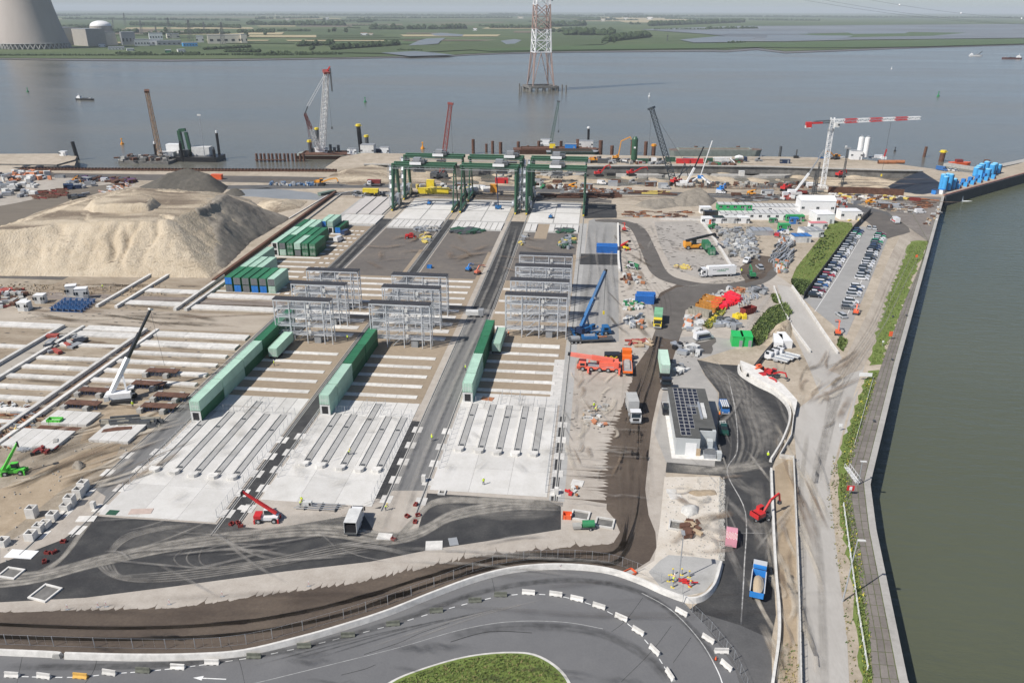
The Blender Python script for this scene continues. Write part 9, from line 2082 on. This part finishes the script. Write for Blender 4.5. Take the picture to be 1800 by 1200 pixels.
smears(10,60,960,900,990,8,40,.4,1.6,[dm2],13,.12,.3);smears(20,150,920,620,1010,5,25,.3,1.0,[dm2],14,.1,.8);smears(18,1240,660,1380,1060,5,24,.4,2.0,[dm2,dm2,dm1],15,1.5,.5);smears(16,0,1085,1050,1000,12,60,.6,2,[dmd],16,.1,.1);smears(14,1085,950,1150,660,8,30,.5,1.6,[dmd],17,1.5,.1)
for k in range(14):
 x,y=P(r_p.uniform(100,1150),r_p.uniform(1110,1200));
 dust_ribbon('oil_stain',[(x+1.2*i,y+.12*i*r_p.uniform(-1,1)) for i in range(8)],r_p.uniform(.5,1.6),dma,dz_(),.7,200+k)
for k in range(22):
 x,y=P(r_p.uniform(1000,1110),r_p.uniform(700,900));dust_ribbon('dirt_smear',[(x+1.3*i-5,y+.3*r_p.uniform(-1,1)) for i in range(9)],r_p.uniform(.4,1.4),dm2 if k % 3 else dmd,dz_(),.6,230+k)
for b in BL:
 for k in range(14):
  x,y=r_p.uniform(b['x0']+2,b['x1']-2),r_p.uniform(b['yf']+1,b['yg']-2);a_=r_p.uniform(0,3.1);dust_ribbon('slab_stain',[(x+.8*i*math.cos(a_),y+.8*i*math.sin(a_)) for i in range(8)],r_p.uniform(.6,3.0),dustmat('grey_stain',(.36,.34,.30),.5,.5),dz_(),.6,260+k)
 for k in range(10):
  x,y=r_p.uniform(b['x0']+3,b['x1']-3),r_p.uniform(270,328);a_=r_p.uniform(0,3.1);dust_ribbon('dirt_smear',[(x+2*i*math.cos(a_),y+2*i*math.sin(a_)) for i in range(8)],r_p.uniform(1.5,4.0),dustmat('brown_smear',(.26,.20,.15),.45,.3),dz_(),.7,290+k)
for x in (-94.5,-36.2,-33.0): q=[(x+math.sin(y*.03),y) for y in range(110,345,8)];dust_ribbon('tyre_track',q,1.3,dm2,dz_(),.8,int(x))
for j in range(4): q=[(-2+3.2*j+math.sin(y*.05+j),y) for y in range(205,356,8)];dust_ribbon('tyre_track',q,1.3,dm2 if j % 2 else dma,dz_(),.6,j)
# ================= planting =================
def bush_mass(name,label,poly_px,n,hmin,hmax,cols,seed,cat='shrubs',z=0.0,rise=None):
 r=random.Random(seed);q=pp(*poly_px);xs=[p[0] for p in q];ys_=[p[1] for p in q]
 def inside(x,y):
  c=False;j=len(q)-1
  for i in range(len(q)):
   if (q[i][1]>y) != (q[j][1]>y) and x<(q[j][0]-q[i][0])*(y-q[i][1])/(q[j][1]-q[i][1])+q[i][0]: c=not c
   j=i
  return c
 mb=MB();k=0
 while k<n:
  x,y=r.uniform(min(xs),max(xs)),r.uniform(min(ys_),max(ys_))
  if not inside(x,y): continue
  k += 1;h=r.uniform(hmin,hmax);m_=r.choice(cols);zz=(rise(x,y) if rise else 0)+z
  for _ in range(3):
   a=r.random()*6.283;w=h*r.uniform(.25,.5);dx,dy=math.cos(a)*w,math.sin(a)*w;ox,oy=r.uniform(-.3,.3)*h,r.uniform(-.3,.3)*h;t_=r.uniform(-.9,.9)*h
   mb.add([(x+ox-dx,y+oy-dy,zz),(x+ox+dx,y+oy+dy,zz+r.uniform(0,.3)*h),(x+ox+t_,y+oy+t_,zz+h)],[(0,1,2)],m_)
 o=solo(name,mb,label,cat);o['kind']='stuff';return o
l1=M('leaf_dark',(.035,.06,.02),.8,.2,1);l2=M('leaf_mid',(.09,.135,.035),.8,.2,1);l3=M('leaf_light',(.17,.215,.06),.8,.2,1);l4=M('leaf_dry',(.27,.23,.10),.9,.2,1);l5=M('flower_yellow',(.55,.50,.06),.8,.1,1)
isp=[(650,1230),(700,1200),(750,1180),(805,1163),(850,1154),(900,1151),(935,1155),(968,1172),(990,1197),(1000,1235),(990,1290),(660,1290)]
bush_mass('island_grass','rough green grass on the island inside the ring road',isp,7000,.1,.28,[l2,l3,l3,l3,l4],1,'grass',.17)
sl=[(1462,388),(1497,392),(1500,402),(1440,490),(1412,512),(1400,510),(1392,488),(1400,470),(1440,420)]
q=pp(*sl);mb=MB();mb.poly(q,lv(10),grass);struct('grass_slope',mb)
bush_mass('slope_grass','thick green grass and shrubs on the slope beside the car park',sl,6000,.1,.35,[l3,l2,l3,l3,l4],2,'grass')
bush_mass('shrubs','dark shrubs at the lower end of the grass slope',[(1392,492),(1420,495),(1424,510),(1412,520),(1394,505)],1300,.4,1.1,[l2,l1,l2],3)
bush_mass('shrubs','dense dark bushes on the bank above the two bright green boxes',[(1318,590),(1330,570),(1352,545),(1380,535),(1388,550),(1376,568),(1352,580),(1342,600),(1332,608)],3400,.5,1.3,[l2,l1,l2,l3],4)
bush_mass('shrubs','low weeds in the middle of the lower storage yard',[(1236,572),(1262,548),(1276,540),(1272,552),(1246,580)],700,.3,1.0,[l2,l3,l4,l5],5);bush_mass('shrubs','weeds on the slope top near the ramp road',[(1356,518),(1366,520),(1374,535),(1360,532)],260,.3,1.0,[l2,l3],6)
for i,(pl,n) in enumerate((([(1602,427),(1632,424),(1620,450),(1598,500),(1576,560),(1552,636),(1532,640),(1542,590),(1562,520),(1590,452)],1900),([(1528,655),(1544,654),(1528,715),(1510,770),(1497,815),(1478,822),(1482,785),(1504,720)],1600),([(1476,832),(1494,832),(1496,880),(1508,950),(1518,1020),(1530,1120),(1534,1260),(1526,1260),(1510,1120),(1496,1000),(1480,900)],2200))):
 bush_mass('verge_grass',('upper','middle','lower')[i]+' stretch of green verge with yellow flowers along the quay',pl,n,.12,.42,[l2,l3,l3,l3,l2,l2,l3,l4,l2,l3,l2,l3,l3,l2,l5 if i else l3],20+i,'grass')
bush_mass('verge_weeds','sparse weeds on the sandy edge of the concrete road',[(1452,880),(1464,800),(1478,830),(1486,980),(1500,1100),(1506,1200),(1494,1200),(1482,1060)],260,.15,.4,[l2,l4],30,'weeds');bush_mass('verge_weeds','weeds in the brown dirt strip',[(1366,1130),(1400,1130),(1404,1240),(1368,1240)],160,.15,.4,[l2,l4],31,'weeds');bush_mass('verge_weeds','grass tuft between road and upper ramp',[(1477,592),(1489,600),(1481,617),(1471,606)],400,.2,.8,[l2,l3],32,'weeds')
bush_mass('shrubs','scattered dark shrubs on the upper half of the grass slope',[(1452,410),(1475,410),(1440,470),(1420,470),(1432,430)],130,.4,1.0,[l2,l2,l1],7)
# loose stones on the soils
def pebbles(name,x0,x1,y0,y1,n,mat,s,seed,px=None):
 r=random.Random(seed);mb=MB()
 for _ in range(n):
  x,y=(r.uniform(x0,x1),r.uniform(y0,y1)) if not px else P(r.uniform(x0,x1),r.uniform(y0,y1));k=s*r.uniform(.4,1.6);mb.box(x,y,lv(9),k,k*r.uniform(.6,1.4),k*.7,mat,rz=r.random()*3,top=.5)
 o=struct(name,mb);o['kind']='stuff'
pebbles('loose_stones',-170,-98,100,150,500,concg,.22,1);pebbles('loose_stones',1170,1265,840,980,300,concg,.16,2,True);pebbles('loose_stones',0,300,500,520,300,dirt,.4,3,True);pebbles('loose_stones',1264,1274,840,985,500,concg,.25,4,True)
# ================= air =================
hz=MB();hz.add([(-29000,-1200,-11),(27000,-1200,-11),(27000,43500,-11),(-29000,43500,-11),(-29000,-1200,205),(27000,-1200,205),(27000,43500,205),(-29000,43500,205)],[(3,2,1,0),(4,5,6,7),(0,1,5,4),(1,2,6,5),(2,3,7,6),(3,0,4,7)])
hm=bpy.data.materials.new('haze');hm.use_nodes=True;nt=hm.node_tree
for n_ in list(nt.nodes):
 if n_.type != 'OUTPUT_MATERIAL': nt.nodes.remove(n_)
pv=nt.nodes.new('ShaderNodeVolumePrincipled');pv.inputs['Color'].default_value=(.87,.95,1.0,1);pv.inputs['Density'].default_value=0.00006;pv.inputs['Anisotropy'].default_value=0.0
nt.links.new(pv.outputs[0],[n_ for n_ in nt.nodes if n_.type=='OUTPUT_MATERIAL'][0].inputs['Volume'])
hz.use(hm);hz.ms=[hm];hz.mi=[0]*6;ho=ob('haze',hz);ho['kind']='stuff'
